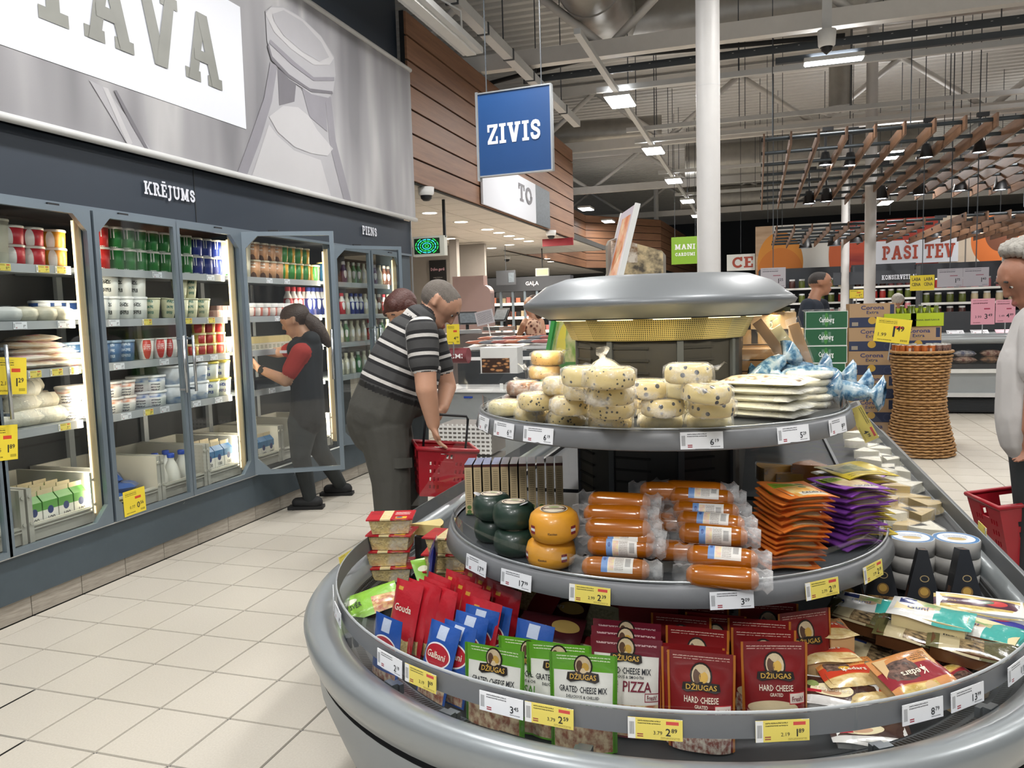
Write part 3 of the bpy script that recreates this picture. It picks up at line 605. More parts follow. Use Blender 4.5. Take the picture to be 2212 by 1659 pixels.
# ---- price tags
TAGM = {'w':PM('tag_white','eceef2',[('b',.03,.2,.12,.8,'33363c',9),('s',.16,.68,.62,.92,'3a3d44',2),('r',.17,.10,.28,.16,'9e2a3a'),('r',.17,.20,.28,.26,'9e2a3a'),('s',.7,.1,.93,.2,'777a80',1)],.35),
 'y':PM('tag_yellow','e9d768',[('r',0,0,.14,1,'e8e8e6'),('b',.03,.2,.12,.8,'33363c',9),('s',.18,.68,.6,.92,'5b5420',2),('r',.70,.74,.93,.9,'d14b45'),('r',.17,.10,.28,.16,'9e4a3a'),('r',.17,.20,.28,.26,'9e4a3a'),('s',.6,.05,.95,.16,'8f7a30',2)],.35),
 'g':PM('tag_backlit','a5a2a8',[('s',.08,.8,.7,.93,'4a484e',1),('r',.5,.58,.8,.63,'8a5a64'),('s',.75,.06,.95,.12,'5a585e',1)],.45),  # grey base paints in the shade of a translucent board lit from behind
 'f':PM('tag_full','e6cf3d',[('s',.08,.78,.6,.92,'4a4416',2),('r',.52,.6,.8,.7,'d0482f'),('s',.1,.08,.5,.16,'7a6a20',1),('b',.75,.08,.95,.16,'4a4416',8)],.4),
 'p':PM('tag_pink','d99aaa',[('s',.08,.8,.7,.93,'6a3040',1),('r',.55,.58,.8,.63,'9e2a4a'),('s',.1,.06,.4,.12,'7a4050',1)],.45)}
M('ink','22242a',.5,var=0); M('ink_red','c23a34',.5,var=0); M('ink_white','efefef',.5,var=0)
_pt = {}
def tag_mesh(price, kind, w, h, old=None):
    k = (price, kind, w, h, old)
    if k not in _pt:
        mb = MB().box((0,0,0),(w,h,.0016)); mb.uv = [[(0,0),(1,0),(1,1),(0,1)]]*6; me = mb.mesh('price_tag', [TAGM[kind]])
        a, b = price.split('.'); t = MB(); fn = lambda u, v: (u, v, .0014)
        hh = h*.36 if kind in 'wy' else min(h*.24, w*.24); xr = w*.40; wb = txt(b,True)[2]*hh*.55
        put_text(t, b, fn, xr, -h*.28+hh*.45, hh*.55, 0, 'r'); put_text(t, a, fn, xr-wb-hh*.08, -h*.28, hh, 0, 'r')
        if old: put_text(t, old, fn, xr-wb-hh*1.15, -h*.25, hh*.5, 0, 'r', bold=False)
        _pt[k] = (me, t.mesh('price_print', ['ink']))
    return _pt[k]
def price_tag(loc, rot, price, kind='w', w=.078, h=.036, label=None, old=None, group=None):
    a, b = tag_mesh(price, kind, w, h, old)
    o = link(a, 'price_tag', None, loc, rot, label=label, cat='price tag', group=group); link(b, 'price_print', o)
    return o
RW = Matrix(((0,0,1),(1,0,0),(0,1,0)))      # tag facing +X: local x -> +Y, local y -> +Z
cn = 0
for si, lst in enumerate([[(8,582,'0.79','y'),(93,588,'1.29','y'),(133,590,'1.29','y'),(340,596,'2.19','w'),(455,603,'2.59','w'),(582,607,'2.75','w'),(620,607,'2.85','w')],
  [(43,698,'1.55','w'),(138,697,'2.09','w'),(247,697,'1.99','w'),(318,696,'1.09','y'),(406,692,'1.29','y'),(456,690,'1.19','y'),(533,688,'0.85','w'),(600,686,'0.95','w')],
  [(75,806,'0.69','y'),(122,802,'0.89','y'),(163,797,'0.89','y'),(258,795,'1.39','w'),(355,780,'1.79','w'),(430,770,'2.35','w'),(462,768,'1.15','w')],
  [(140,925,'3.15','y'),(273,900,'2.65','w'),(321,890,'2.05','y'),(356,885,'2.25','w'),(425,870,'3.29','w'),(472,863,'2.95','w'),(588,842,'2.45','w')]]):
    for q, (px, py, pr, kd) in enumerate(lst):
        p = P(px, py, 'x', -3.594)
        price_tag((-3.594,p.y,SH[si]-.022), RW, pr, kd, label=f'{"yellow" if kd=="y" else "white"} cooler shelf price tag, {ORD[q]} from left on the {["top","second","third","fourth"][si]} shelf', group='cooler shelf price tags')
for px, py, pr, w, h, lab in [(22,812,'1.29',.17,.18,'large yellow 1.29 promotion card on the leftmost cooler door'),(4,957,'1.89',.16,.17,'large yellow 1.89 promotion card low on the leftmost cooler door')]:
    p = P(px,py,'x',-3.47); price_tag((-3.466,p.y,p.z), RW @ Rz(-.08), pr, 'f', w, h, lab, '2.15')
p = P(287,1083,'x',-3.48); price_tag((-3.467,p.y,p.z), RW @ Rz(.02), '0.56', 'f', .165, .145, 'large yellow 0.56 promotion card at the foot of the second cooler', '0.77')
# ---- dairy goods
TXTL = lambda c, a=.3, b=.62: [('s',u-.07,a,u+.07,b,c,3) for u in (.12,.45,.78)]
def logo(c, cv=.72, ru=.05, rv=.09): return [('e',u,cv,ru,rv,c) for u in (.12,.45,.78)]
KIND = {}
def kind(name, desc, rt, rb, h, base, layers, lid, lidh=.012, cat='tub', flat=0):
    b = PM('pr_'+name, base, layers, .35); M('lid_'+lid, lid, .4)
    bm = MB(); bm.lathe([(rb*.9,0),(rb,.004),(rt,h-lidh),(rt*.98,h-lidh)], 18); m1 = bm.mesh('body', [b])
    lm = MB(); lm.lathe([(rt*1.04,h-lidh-.002),(rt*1.05,h-.004),(rt*.98,h),(rt*.9,h-.002),(0,h-.003)], 18); m2 = lm.mesh('lid', ['lid_'+lid])
    KIND[name] = (m1, m2, rt, h, desc, cat)
V = lambda c: [('r',.08,.50,.10,.82,c),('r',.13,.50,.15,.82,c),('s',.06,.22,.2,.36,c,1),('r',.41,.50,.43,.82,c),('r',.46,.50,.48,.82,c),('s',.38,.22,.52,.36,c,1),('r',.74,.50,.76,.82,c),('r',.79,.50,.81,.82,c),('s',.7,.22,.86,.36,c,1),('b',.24,.3,.31,.75,'e6e6e0',6),('b',.6,.3,.66,.75,'e6e6e0',6)]
kind('red','red sour cream tub',.054,.048,.128,'c62f2b',V('f0e8e4'),'d8d5cc'); kind('green','green sour cream tub',.054,.048,.128,'2c7a3a',V('eef0e8'),'d8d5cc'); kind('blue','dark blue sour cream tub',.052,.047,.125,'26398a',V('f0f0f0'),'d8d5cc')
kind('creamtall','tall cream coloured yogurt pot',.058,.046,.25,'dcd6bf',[('e',.1,.3,.06,.05,'2c5a34'),('e',.45,.3,.06,.05,'2c5a34'),('e',.8,.3,.06,.05,'2c5a34')],'e2ddca')
kind('redsm','red curd dessert tub',.062,.058,.10,'c3303a',logo('efe8e0',.45,.06,.22),'d9d0c4'); kind('orangesm','orange curd dessert tub',.062,.058,.10,'d08a2c',logo('efe8e0',.45,.06,.22)+[('r',0,0,1,.3,'a86a24')],'d9d0c4')
kind('krej','white country sour cream bucket',.062,.054,.135,'e2e2da',[('r',0,.86,1,.93,'2d6e4a')]+TXTL('3c3f3a',.35,.75)+[('n',0,0,1,.18,'e8e6de','5a564e',16)],'e8e8e4')
kind('cup','cream tapered kefir cup',.052,.036,.13,'d8d4b0',TXTL('4c7a6a',.4,.7)+[('n',0,.05,1,.3,'7fb0b0','d8d4b0',6)],'c9c8a8',.006)
kind('bluebk','blue yogurt bucket in the shade',.066,.058,.13,'3a5f86',TXTL('a8b4c0',.4,.7),'8aa0b4'); kind('talsu','white cup with red print',.053,.040,.13,'e4e0d8',[('e',.1,.52,.09,.2,'c23b36'),('e',.42,.52,.09,.2,'c23b36'),('e',.78,.52,.09,.2,'c23b36')]+TXTL('e8e4dc',.48,.58)+[('r',0,.05,1,.12,'2f4a86')],'dcd8d0',.006)
kind('yel','yellow and red dessert cup',.046,.042,.075,'dcc060',[('e',.1,.5,.1,.3,'b83a34'),('e',.45,.5,.1,.3,'b83a34'),('e',.8,.5,.1,.3,'b83a34')],'d8cf9c')
kind('orw','white tub with orange wave print',.068,.058,.095,'e6e2da',[('n',0,.55,1,1,'d87a4a','e6e2da',5),('n',0,.0,1,.2,'d87a4a','e6e2da',6)]+TXTL('50505a',.3,.5),'d0ccc4'); kind('blw','white tub with blue wave print',.070,.060,.10,'e6e6e4',[('n',0,.55,1,1,'3a6ab0','e6e6e4',5),('n',0,.0,1,.2,'3a6ab0','e6e6e4',6)]+TXTL('50505a',.3,.5),'e4e4e2')
kind('big','large white curd bucket',.078,.068,.125,'d6dade',[('n',0,.1,1,.45,'6f8fb8','d6dade',3)]+TXTL('4a5c7a',.2,.35)+logo('b03a3a',.78,.03,.06),'e6e8e8'); kind('bigy','white bucket with yellow lid',.076,.066,.125,'dde0d4',TXTL('3a4a86',.3,.7),'e8d24c')
kind('peach','peach coloured granola cup',.058,.05,.135,'c9966c',[('r',0,.85,1,1,'5a7a4a'),('e',.1,.3,.08,.14,'6a4a3a'),('e',.45,.3,.08,.14,'6a4a3a'),('e',.8,.3,.08,.14,'6a4a3a')]+TXTL('f0e6d8',.5,.7),'d8cdb4'); kind('sun','yellow yogurt cup with green spot',.058,.05,.135,'dca42c',[('e',.1,.5,.10,.26,'3c8a3a'),('e',.45,.5,.10,.26,'3c8a3a'),('e',.8,.5,.10,.26,'3c8a3a')],'e2d8b4'); kind('bluet','tall blue and yellow tub',.062,.055,.17,'2f5a7a',[('r',0,.75,1,1,'d8c25a')],'d8c88a')
kind('drink','small drink cup with white lid',.045,.04,.10,'c46a5a',[('r',0,.0,1,.3,'8a3a34'),('e',.1,.5,.1,.25,'e8d8d0'),('e',.45,.5,.1,.25,'e8d8d0'),('e',.8,.5,.1,.25,'e8d8d0')],'ece8e4',.03)
kind('bktb','blue and green yogurt bucket',.066,.058,.115,'31508a',[('r',0,.0,1,.35,'5a8a4a'),('e',.1,.6,.08,.2,'d8dce0'),('e',.45,.6,.08,.2,'d8dce0'),('e',.8,.6,.08,.2,'d8dce0')],'c8ccd0')
for nm, ds, bc, cc in [('bred','white drink bottle with red label','e6e2e0','c22f3c'),('bblu','white drink bottle with blue label','e6e6ea','33418f'),('bgrn','green smoothie bottle','4f8a58','e0e4dc'),('bpur','purple smoothie bottle','4a3a66','e4e0e8'),('bbrn','brown chocolate milk bottle','6a4234','d8d0c8'),('bcre','pale yogurt bottle','d8d2bc','d8d2bc')]:
    PM('pr_'+nm, bc, [('r',0,.2,1,.55,cc if nm[1:] in ('red','blu') else bc),('e',.1,.4,.08,.12,'e8e8e8'),('e',.45,.4,.08,.12,'e8e8e8'),('e',.8,.4,.08,.12,'e8e8e8')],.3); M('lid_b'+nm, cc, .4)
    m1 = MB().lathe([(.028,0),(.032,.004),(.032,.10),(.028,.125),(.016,.155),(.015,.175)],16).mesh('body', ['pr_'+nm]); m2 = MB().lathe([(.019,.168),(.019,.195),(.016,.198),(0,.198)],14).mesh('cap', ['lid_b'+nm]); KIND[nm] = (m1,m2,.033,.198,ds,'bottle')
CNT = {}
def put(kn, px, si, layers=1, dx=0, tilt=0, sc_=1.0, base=0):
    m1, m2, rt, h, desc, ct = KIND[kn]; X = -3.675-dx; p = P(px, 590+si*95, 'x', X)
    for l in range(layers):
        L = l+base; key = (kn, si, L); CNT[key] = CNT.get(key, 0)+1; n = CNT[key]
        lay = '' if layers == 1 and base == 0 else [', lower layer',', second layer',', third layer'][L]
        lab = f'{desc}, {ORD[min(n-1,19)]} from left on {["top","second","third","fourth"][si]} cooler shelf{lay}'
        o = thing('yogurt_'+('bottle' if ct == 'bottle' else 'tub'), (X, p.y, SH[si]+L*h*.985*sc_), (0, tilt, .55+rnd(-.35,.35)), label=lab, cat=ct, group='dairy '+ct+'s in the coolers'); o.scale = (sc_,)*3
        link(m1, 'body', o); link(m2, 'cap' if ct == 'bottle' else 'lid', o)
# first cooler
put('creamtall',2,0,sc_=.9)
for px in (29,72): put('redsm',px,0,2)
put('orangesm',120,0,2)
for px in (92,118,143,168): put('bktb',px,1,dx=.19)
for px in (155,182): put('bluebk',px,2,dx=.1)
for px in (150,178): put('orw',px,3,2,dx=.02)
# second cooler
put('red',219,0,2)
for px in (250,276,301,327,352,377,400): put('green',px,0,2)
for px in (423,444,465): put('blue',px,0,2)
put('creamtall',484,0)
for px in (237,267,297): put('krej',px,1,2)
put('krej',212,1)
put('cup',330,1); put('cup',362,1,tilt=.12); put('cup',392,1,2); put('cup',413,1,2); put('cup',439,1)
for px in (214,239,268): put('bluebk',px,2,dx=.03)
for px in (316,345,369,391): put('talsu',px,2)
put('yel',416,2,1)
for px in (433,455,476): put('yel',px,2,3)
put('creamtall',496,2,sc_=.45)
put('orw',240,3,2); put('orw',269,3,2); put('blw',302,3,2,dx=.05); put('blw',336,3,2)
for px in (373,402,428): put('big',px,3,2)
for px in (453,478): put('bigy',px,3,2)
# third cooler
put('creamtall',527,0)
for px in (547,566,582,597): put('peach',px,0,2)
for px in (609,625,641,656): put('sun',px,0,2)
put('sun',676,0); put('bluet',682,0,dx=.2); put('bluet',700,0)
for px in (540,557,573,588,602,616,630): put('drink',px,1)
for px in (624,636,648,659): put('bred',px,1,dx=.16,sc_=1.25)
for px in (668,678,688,697): put('bblu',px,1,dx=.12,sc_=1.25)
# fourth cooler
for px, k in zip((742,752,763,774,785,797,808,819,829,838,848,857),('bpur','bcre','bgrn','bgrn','bcre','bbrn','bpur','bcre','bbrn','bbrn','bgrn','bcre')): put(k,px,0)
for px, k in zip((740,750,760,770,780,790,800,810,820,830,840,850),('bred','bcre','bblu','bblu','bblu','bcre','bblu','bcre','bbrn','bred','bcre','bcre')): put(k,px,1)
for px, k in zip((738,750,762,775,788,801,814,827,840,853),('bcre','bgrn','bcre','bcre','bcre','bred','bcre','bgrn','bcre','bcre')): put(k,px,2)
for px, k in zip((740,752,765,778,791,804,817,830,845),('bcre','bcre','bcre','bgrn','bcre','bcre','bcre','bcre','bgrn')): put(k,px,3)
# pillow packs, wrapped cheeses and rolls in the first cooler
def pillow(w, d, h, n=10, m=7, wob=.12):
    mb = MB(); ph = rnd(0,6)
    def f(sg):
        def g(u, v):
            x = (u-.5)*w; y = (v-.5)*d; e = (max(0,(1-abs(2*u-1)**2.6))*max(0,(1-abs(2*v-1)**2.6)))**.5
            z = sg*h/2*e*(1+wob*math.sin(9*u+ph)*math.cos(7*v+ph)); return (x, y*(1-.05*e), z+h/2)
        return g
    mb.grid(f(1), n, m, 0); mb.grid(f(-1), n, m, 0, flip=True); return mb
PM('pillow_print','dfd8cc',[('n',.1,.1,.9,.9,'d8a0a8','e4d8c8',5),('n',.1,.55,.5,.9,'d8b060','e0d4c0',7)],.35,film=.5); PM('pillow_print2','e4dccb',[('n',.05,.05,.95,.95,'cfae86','e8e0d4',4),('r',.3,.2,.6,.5,'c8606a')],.35,film=.5)
for q, (px, l) in enumerate([(20,0),(65,0),(112,0),(158,0),(60,1),(108,1),(150,1),(80,2),(122,2),(70,3),(100,3),(95,4)]):
    p = P(px, 790, 'x', -3.70); pillow(.24,.17,.045).obj('curd_bag', ['pillow_print','pillow_print2'][q%2:q%2+1], loc=(-3.72-l*.012,p.y,SH[2]+l*.034), rot=(0,rnd(-.06,.06),1.4+rnd(-.2,.2)), label=f'printed curd snack bag in the first cooler, {ORD[q]} counting up the pile', cat='bag', group='curd bags on the third shelf')
M('cheese_white','dcd6c2',.5,bump=.5,bs=60); M('cheese_wrap','d4cdb8',.35,bump=.4,bs=30)
for q, px in enumerate((14,50,92,128)):
    p = P(px,690,'x',-3.68); m = ['offwhite','cheese_wrap','cheese_wrap','cheese_wrap'][q]
    t = thing('wrapped_cheese', (-3.69,p.y,SH[1]), label=f'round wrapped cheese on the second shelf, {ORD[q]} from the left edge', cat='cheese', group='wrapped cheeses in the first cooler')
    MB().lathe([(0,0),(.07,.003),(.085,.03),(.08,.06),(.05,.075),(0,.078)],18,sy=.9).obj('body', m, t); MB().lathe([(.035,.08),(.0,.081)],14).obj('label', ['bluebk_l','tag_l'][0] if 0 else 'print_white', t)
p = P(158,690,'x',-3.66); MB().box((-3.68,p.y,SH[1]+.03),(.1,.13,.055)).obj('curd_box', 'offwhite', label='low white curd box beside wrapped cheeses', cat='box')
for q, (px, l, dx) in enumerate([(55,0,0),(95,0,0),(128,0,0),(165,0,0),(60,1,.02),(100,1,.03),(62,2,.03),(125,1,.16),(118,2,.18),(20,0,.03)]):
    p = P(px,905,'x',-3.69); t = thing('cheese_roll', (-3.70-dx,p.y,SH[3]+.045+l*.075), (0,0,rnd(-.15,.15)), label=f'white wrapped soft cheese roll on the fourth shelf, {ORD[q]} in the pile', cat='cheese', group='soft cheese rolls')
    MB().lathe([(0,-.1),(.03,-.1),(.045,-.085),(.046,0),(.045,.085),(.03,.1),(0,.1)],16,T=Matrix.Rotation(math.pi/2,4,'X'),wob=lambda a,j: 1+.06*math.sin(5*a+j)).obj('roll', 'cheese_white', t)
    MB().lathe([(.047,-.05),(.048,.0),(.047,.05)],16,T=Matrix.Rotation(math.pi/2,4,'X')).obj('wrapper', 'film', t)
# crates and what they hold
def crate(y0, y1, lab):
    t = thing('milk_crate', (0,0,0), label=lab, cat='crate', group='milk crates at the foot of the coolers'); ym = (y0+y1)/2; w = y1-y0
    MB().box((-3.85,ym,.365),(.54,w-.01,.02)).obj('bottom', 'crate', t)
    mb = MB().box((-3.575,ym,.405),(.02,w-.02,.09)); t2 = mb.obj('front_wall', 'crate', t)
    for z in (.425,.442): MB().box((-3.56,ym,z),(.014,w-.02,.007)).obj('ridge', 'crate', t2)
    MB().box((-4.11,ym,.5),(.02,w-.02,.28)).obj('back_wall', 'crate', t)
    for yy in (y0+.016, y1-.016):
        s = MB().box((-3.84,yy,.5),(.55,.025,.28)).obj('end_wall', 'crate', t); MB().box((-3.562,yy,.5),(.02,.028,.28)).obj('corner_post', 'crate', s)
        for z in (.46,.6): MB().cyl((-3.552,yy,z),(-3.545,yy,z),.010,n=10).obj('boss', 'crate', s)
CR = [(2.50,2.945,'plastic milk crate with green cartons, cut by the left edge'),(2.955,3.39,'plastic milk crate with rows of green kefir cartons'),(3.46,3.885,'plastic milk crate with blue milk bags'),(3.89,4.31,'plastic milk crate with glass milk bottles'),(4.315,4.69,'plastic milk crate with blue milk cartons beside the light post'),(4.76,5.17,'plastic milk crate with blue cartons behind the open door'),(5.18,5.58,'plastic milk crate behind the employee'),(5.59,5.95,'plastic milk crate right of the employee')]
for a, b, l in CR: crate(a, b, l)
CT = {}
def carton_mesh(nm, top, band, txt_, badge):
    b = PM('ct_'+nm, 'e4e2d8', [('r',0,.72,1,1,band),('e',.5,.70,.2,.13,badge),('s',.2,.08,.8,.2,'6a6a66',2)], .4); M('ctop_'+nm, top, .4)
    w, d, h = .07, .09, .165; mb = MB().box((0,0,h/2),(w,d,h)); m1 = mb
    g = MB(); g.add([(-w/2,-d/2,h),(w/2,-d/2,h),(w/2,d/2,h),(-w/2,d/2,h),(0,-d/2,h+.035),(0,d/2,h+.035)], [(1,2,5,4),(3,0,4,5),(0,1,4),(2,3,5)])
    f = MB().box((0,0,h+.044),(.006,d,.026)); t = MB(); fn = lambda u, v: (w/2+.0008, u, v)
    for k, s in enumerate(txt_): put_text(t, s, fn, 0, .062-k*.026, .022 if k == 0 else .014, 0, 'c', width=min(.075, .016*len(s)))
    CT[nm] = (m1.mesh('body',[b]), g.mesh('gable',['ctop_'+nm]), f.mesh('top_fin',['post_cream']), t.mesh('lettering',['ink']))
carton_mesh('g','4f8a3c','5c9a48',['100','KEFĪRS'],'2c3c70'); carton_mesh('b','2f6a9c','35709e',['100','PIENS'],'24346a'); carton_mesh('w','33509a','e4e2d8',['PIENS'],'c23b3b')
def carton(nm, x, y, z, lab, grp):
    t = thing('milk_carton', (x,y,z), (0,0,rnd(-.03,.03)), label=lab, cat='carton', group=grp)
    for me, n in zip(CT[nm], ('body','gable','top_fin','lettering')): link(me, n, t)
n = 0
for r_ in range(4):
    for c_ in range(4 if r_ else 4):
        carton('g', -3.63-r_*.085, 3.03+c_*.098, .376, f'green kefir carton, {ORD[c_]} from left in the {["front","second","third","back"][r_]} row of its crate', 'green kefir cartons')
for c_ in range(3): carton('g', -3.63, 2.66+c_*.098, .376, f'green kefir carton at the left picture edge, {ORD[c_]} from left', 'green kefir cartons at the left edge')
for r_ in range(3):
    for c_ in range(3): carton('b', -3.63-r_*.085, 4.40+c_*.098, .40, f'blue milk carton beside the light post, {ORD[c_]} from left in row {["one","two","three"][r_]}', 'blue milk cartons in the second cooler')
for c_ in range(4): carton('b', -3.63, 4.82+c_*.095, .376, f'blue milk carton behind the open glass door, {ORD[c_]} from left', 'blue milk cartons behind the open door')
for c_ in range(4): carton('w', -3.63, 5.62+c_*.09, .40, f'white milk carton right of the employee, {ORD[c_]} from left', 'white milk cartons beside the employee')
M('bag_blue','2b4d8c',.25,var=.3,vs=9,coat=.5); M('bag_white','d9dade',.3)
for q, (y, x, z, a) in enumerate([(3.62,-3.68,.377,.2),(3.75,-3.80,.377,-.3),(3.65,-3.86,.377,1.2),(3.70,-3.72,.432,.6),(3.60,-3.84,.432,.1),(3.72,-3.80,.487,-.7)]):
    pillow(.24,.15,.075,wob=.25).obj('milk_bag', ['bag_blue'], loc=(x,y,z), rot=(rnd(-.1,.1),rnd(-.1,.1),a), label=f'blue plastic milk bag, {ORD[q]} in the crate pile', cat='bag', group='blue milk bags')
M('milk','e9e6da',.35); M('cap_blue','2c4fb0',.4)
bm1 = MB().lathe([(0,0),(.042,.003),(.046,.03),(.045,.08),(.03,.13),(.017,.155),(.017,.175)],18).mesh('bottle_body',['milk']); bm2 = MB().lathe([(.02,.170),(.021,.19),(.018,.195),(0,.195)],16).mesh('bottle_cap',['cap_blue'])
for q, (x, y) in enumerate([(-3.64,3.97),(-3.64,4.08),(-3.66,4.20),(-3.75,3.95),(-3.75,4.06),(-3.76,4.17)]):
    t = thing('milk_bottle', (x,y,.40), label=f'milk bottle with blue cap, {ORD[q%3]} from left in the {"front" if q<3 else "back"} row', cat='bottle', group='milk bottles'); t.scale = (1.12,)*3; link(bm1,'bottle_body',t); link(bm2,'bottle_cap',t)
# pink cartons on the second shelf, low cartons on third shelf of the third cooler
PM('pinkbox','cfa49a',[('r',0,.6,1,1,'6a4a44'),('s',.2,.1,.8,.5,'8a3a3a',3)],.45); PM('yelbox','d8c48a',[('r',0,.0,1,.5,'e2dcc8'),('s',.2,.1,.8,.4,'5a6a4a',3)],.45)
bx = MB().box((0,0,.04),(.16,.055,.08)).mesh('drink_box',['pinkbox']); by = MB().box((0,0,.05),(.16,.055,.10)).mesh('dessert_box',['yelbox'])
for q, px in enumerate((460,472,484,495,505)): p = P(px,690,'x',-3.68); link(bx,'drink_box',None,(-3.70,p.y,SH[1]),(0,0,0),label=f'small pink dessert box in a row, {ORD[q]} from left on the second shelf',cat='box',group='pink dessert boxes')
for q, px in enumerate((533,542,552,561,570,579,588,597,606,615,624,633)): p = P(px,760,'x',-3.68); link(by,'dessert_box',None,(-3.70,p.y,SH[2]),(0,0,0),label=f'low yellow dessert box, {ORD[q]} from left behind the open door',cat='box',group='yellow dessert boxes')
M('tray_black','232629',.4)
for q, px in enumerate((548,575,600)): p = P(px,835,'x',-3.68); MB().box((-3.72,p.y,SH[3]+.035),(.2,.16,.06)).box((-3.72,p.y,SH[3]+.068),(.21,.17,.008)).obj('curd_tray', 'tray_black', label=f'black dessert tray behind the open door, {ORD[q]} from left', cat='tray', group='black trays')
# ================================================================ CHEESE ISLAND
sc.cycles.transparent_max_bounces = 24
M('isl_grey','8f9598',.32,metal=.35,var=.05,vs=3,coat=.3); M('isl_low','8a9094',.38,metal=.3); M('isl_dark','33373a',.55); M('isl_deck','2e3133',.5); M('strip_grey','75777a',.4); M('hood_silver','74787b',.42,metal=.3,coat=.1); M('tower','151411',.55); M('tower_slot','0c0c0b',.8); M('clip_metal','8a9094',.22,metal=.9)
def perf_mat(name, a, b, su, sv, rough=.4, metal=.5):
    m, nt, bs = newmat(name); uv = nd(nt,'ShaderNodeTexCoord').outputs['UV']; sp = nd(nt,'ShaderNodeSeparateXYZ'); nt.links.new(uv, sp.inputs[0])
    f = [mth(nt,'ABSOLUTE',mth(nt,'SUBTRACT',mth(nt,'FRACT',mth(nt,'MULTIPLY',sp.outputs[i],s)),.5)) for i, s in ((0,su),(1,sv))]
    h = mth(nt,'MULTIPLY',mth(nt,'LESS_THAN',f[0],.33),mth(nt,'LESS_THAN',f[1],.33))
    nt.links.new(mixc(nt,h,lin(a),lin(b)),bs.inputs['Base Color']); bs.inputs['Roughness'].default_value = rough; bs.inputs['Metallic'].default_value = metal
    bn = nd(nt,'ShaderNodeBump'); bn.inputs['Strength'].default_value = .8; bn.inputs['Distance'].default_value = .004; bn.invert = True; nt.links.new(h,bn.inputs['Height']); nt.links.new(bn.outputs[0],bs.inputs['Normal']); MT[name] = m
perf_mat('grille','5c6063','0f1011',260,5); perf_mat('hood_perf','a79a62','3c3a24',180,12,.4,.4)
YE = 5.6
def stad(mb, prof, ye, mi=0, n=56, smooth=True):
    """profile (R,z) swept round the island: left side, front half circle, right side"""
    path = [(-1,ye,None)]+[(0,0,math.pi+math.pi*i/n) for i in range(n+1)]+[(1,ye,None)]; rings = []
    for s, y, a in path:
        rings.append([(IX+s*R, y, z) if a is None else (IX+R*math.cos(a), IY+R*math.sin(a), z) for R, z in prof])
    m = len(prof); vs = [v for r in rings for v in r]; fs = []; uv = []; N = len(rings)
    for i in range(N-1):
        for j in range(m-1): fs.append((i*m+j,(i+1)*m+j,(i+1)*m+j+1,i*m+j+1)); uv.append([(i/(N-1),j/(m-1)),((i+1)/(N-1),j/(m-1)),((i+1)/(N-1),(j+1)/(m-1)),(i/(N-1),(j+1)/(m-1))])
    mb.add(vs, fs, mi, uv, None, smooth); return mb
def pol(R, deg, z): a = math.radians(deg); return Vector((IX+R*math.sin(a), IY-R*math.cos(a), z))
isl = thing('cheese_island', (0,0,0), label='large grey refrigerated island with tiered round cheese shelves', cat='display fridge')
stad(MB(),[(.80,.03),(.86,.0),(.94,.12),(1.02,.32),(1.060,.43),(1.066,.498)],YE).obj('lower_body','isl_low',isl)
stad(MB(),[(1.060,.513),(1.076,.522),(1.092,.56),(1.098,.60),(1.085,.618),(1.06,.622),(1.02,.606),(.995,.588),(.99,.56)],YE).obj('bumper','isl_grey',isl)
stad(MB(),[(1.066,.4975),(1.05,.501),(1.05,.508),(1.062,.514)],YE).obj('bumper_groove','black',isl)
stad(MB(),[(.995,.565),(.985,.54),(.895,.525)],YE,n=100).obj('air_grille','grille',isl)
stad(MB(),[(.895,.527),(.89,.487),(.2,.487)],YE).obj('deck','isl_deck',isl)
g = stad(MB(),[(.992,.57),(.996,.70)],YE).obj('front_glass','acrylic',isl)
stad(MB(),[(1.000,.640),(1.004,.690)],YE).obj('price_strip','strip_grey',isl); stad(MB(),[(1.003,.690),(1.005,.694),(1.0,.696)],YE).obj('strip_lip','price_rail',isl)
for d in (-52,-33,-21,-2,33,52): 
    p = pol(.985,d,.575); MB().box((0,0,0),(.035,.016,.03)).box((0,.02,-.004),(.03,.012,.024)).obj('glass_clip','clip_metal',isl,p,(0,0,math.radians(d)))
for d in (-26.5,28.5): p = pol(1.0,d,.655); MB().box((0,0,0),(.004,.012,.165)).obj('glass_joint','acrylic',isl,p,(0,0,math.radians(d)))
YM = 2.70
mid = stad(MB(),[(.15,.805),(.645,.805),(.65,.80),(.60,.775),(.15,.775)],YM).obj('middle_shelf','isl_dark',isl)
stad(MB(),[(.645,.812),(.655,.818),(.661,.81),(.672,.767),(.66,.762)],YM).obj('shelf_edge','strip_grey',mid); stad(MB(),[(.654,.82),(.657,.825),(.651,.826)],YM).obj('edge_lip','steel',mid)
stad(MB(),[(.646,.815),(.648,.872)],YM).obj('guard','acrylic',mid)
top = stad(MB(),[(.15,1.152),(.543,1.152),(.548,1.148),(.50,1.13),(.15,1.13)],YM).obj('upper_shelf','isl_dark',isl)
stad(MB(),[(.543,1.158),(.552,1.166),(.558,1.158),(.568,1.12),(.556,1.115)],YM).obj('shelf_edge','strip_grey',top); stad(MB(),[(.552,1.167),(.555,1.171),(.549,1.172)],YM).obj('edge_lip','steel',top)
stad(MB(),[(.544,1.16),(.546,1.215)],YM).obj('guard','acrylic',top)
stad(MB(),[(.245,.5),(.245,1.38)],4.4,n=8,smooth=False).obj('tower','tower',isl)
for d in (-70,-25,22,68):
    p = pol(.247,d,.98); u = MB().box((0,0,0),(.018,.01,.86)).obj('upright','isl_dark',isl,p,(0,0,math.radians(d)))
for zz in [.86+.035*k for k in range(15)]:
    for d in (-56,-11,34): MB().box((0,0,0),(.11,.004,.006)).obj('slot','tower_slot',isl,pol(.2415 if d != 34 else .2415,d+.2,zz),(0,0,math.radians(d)))
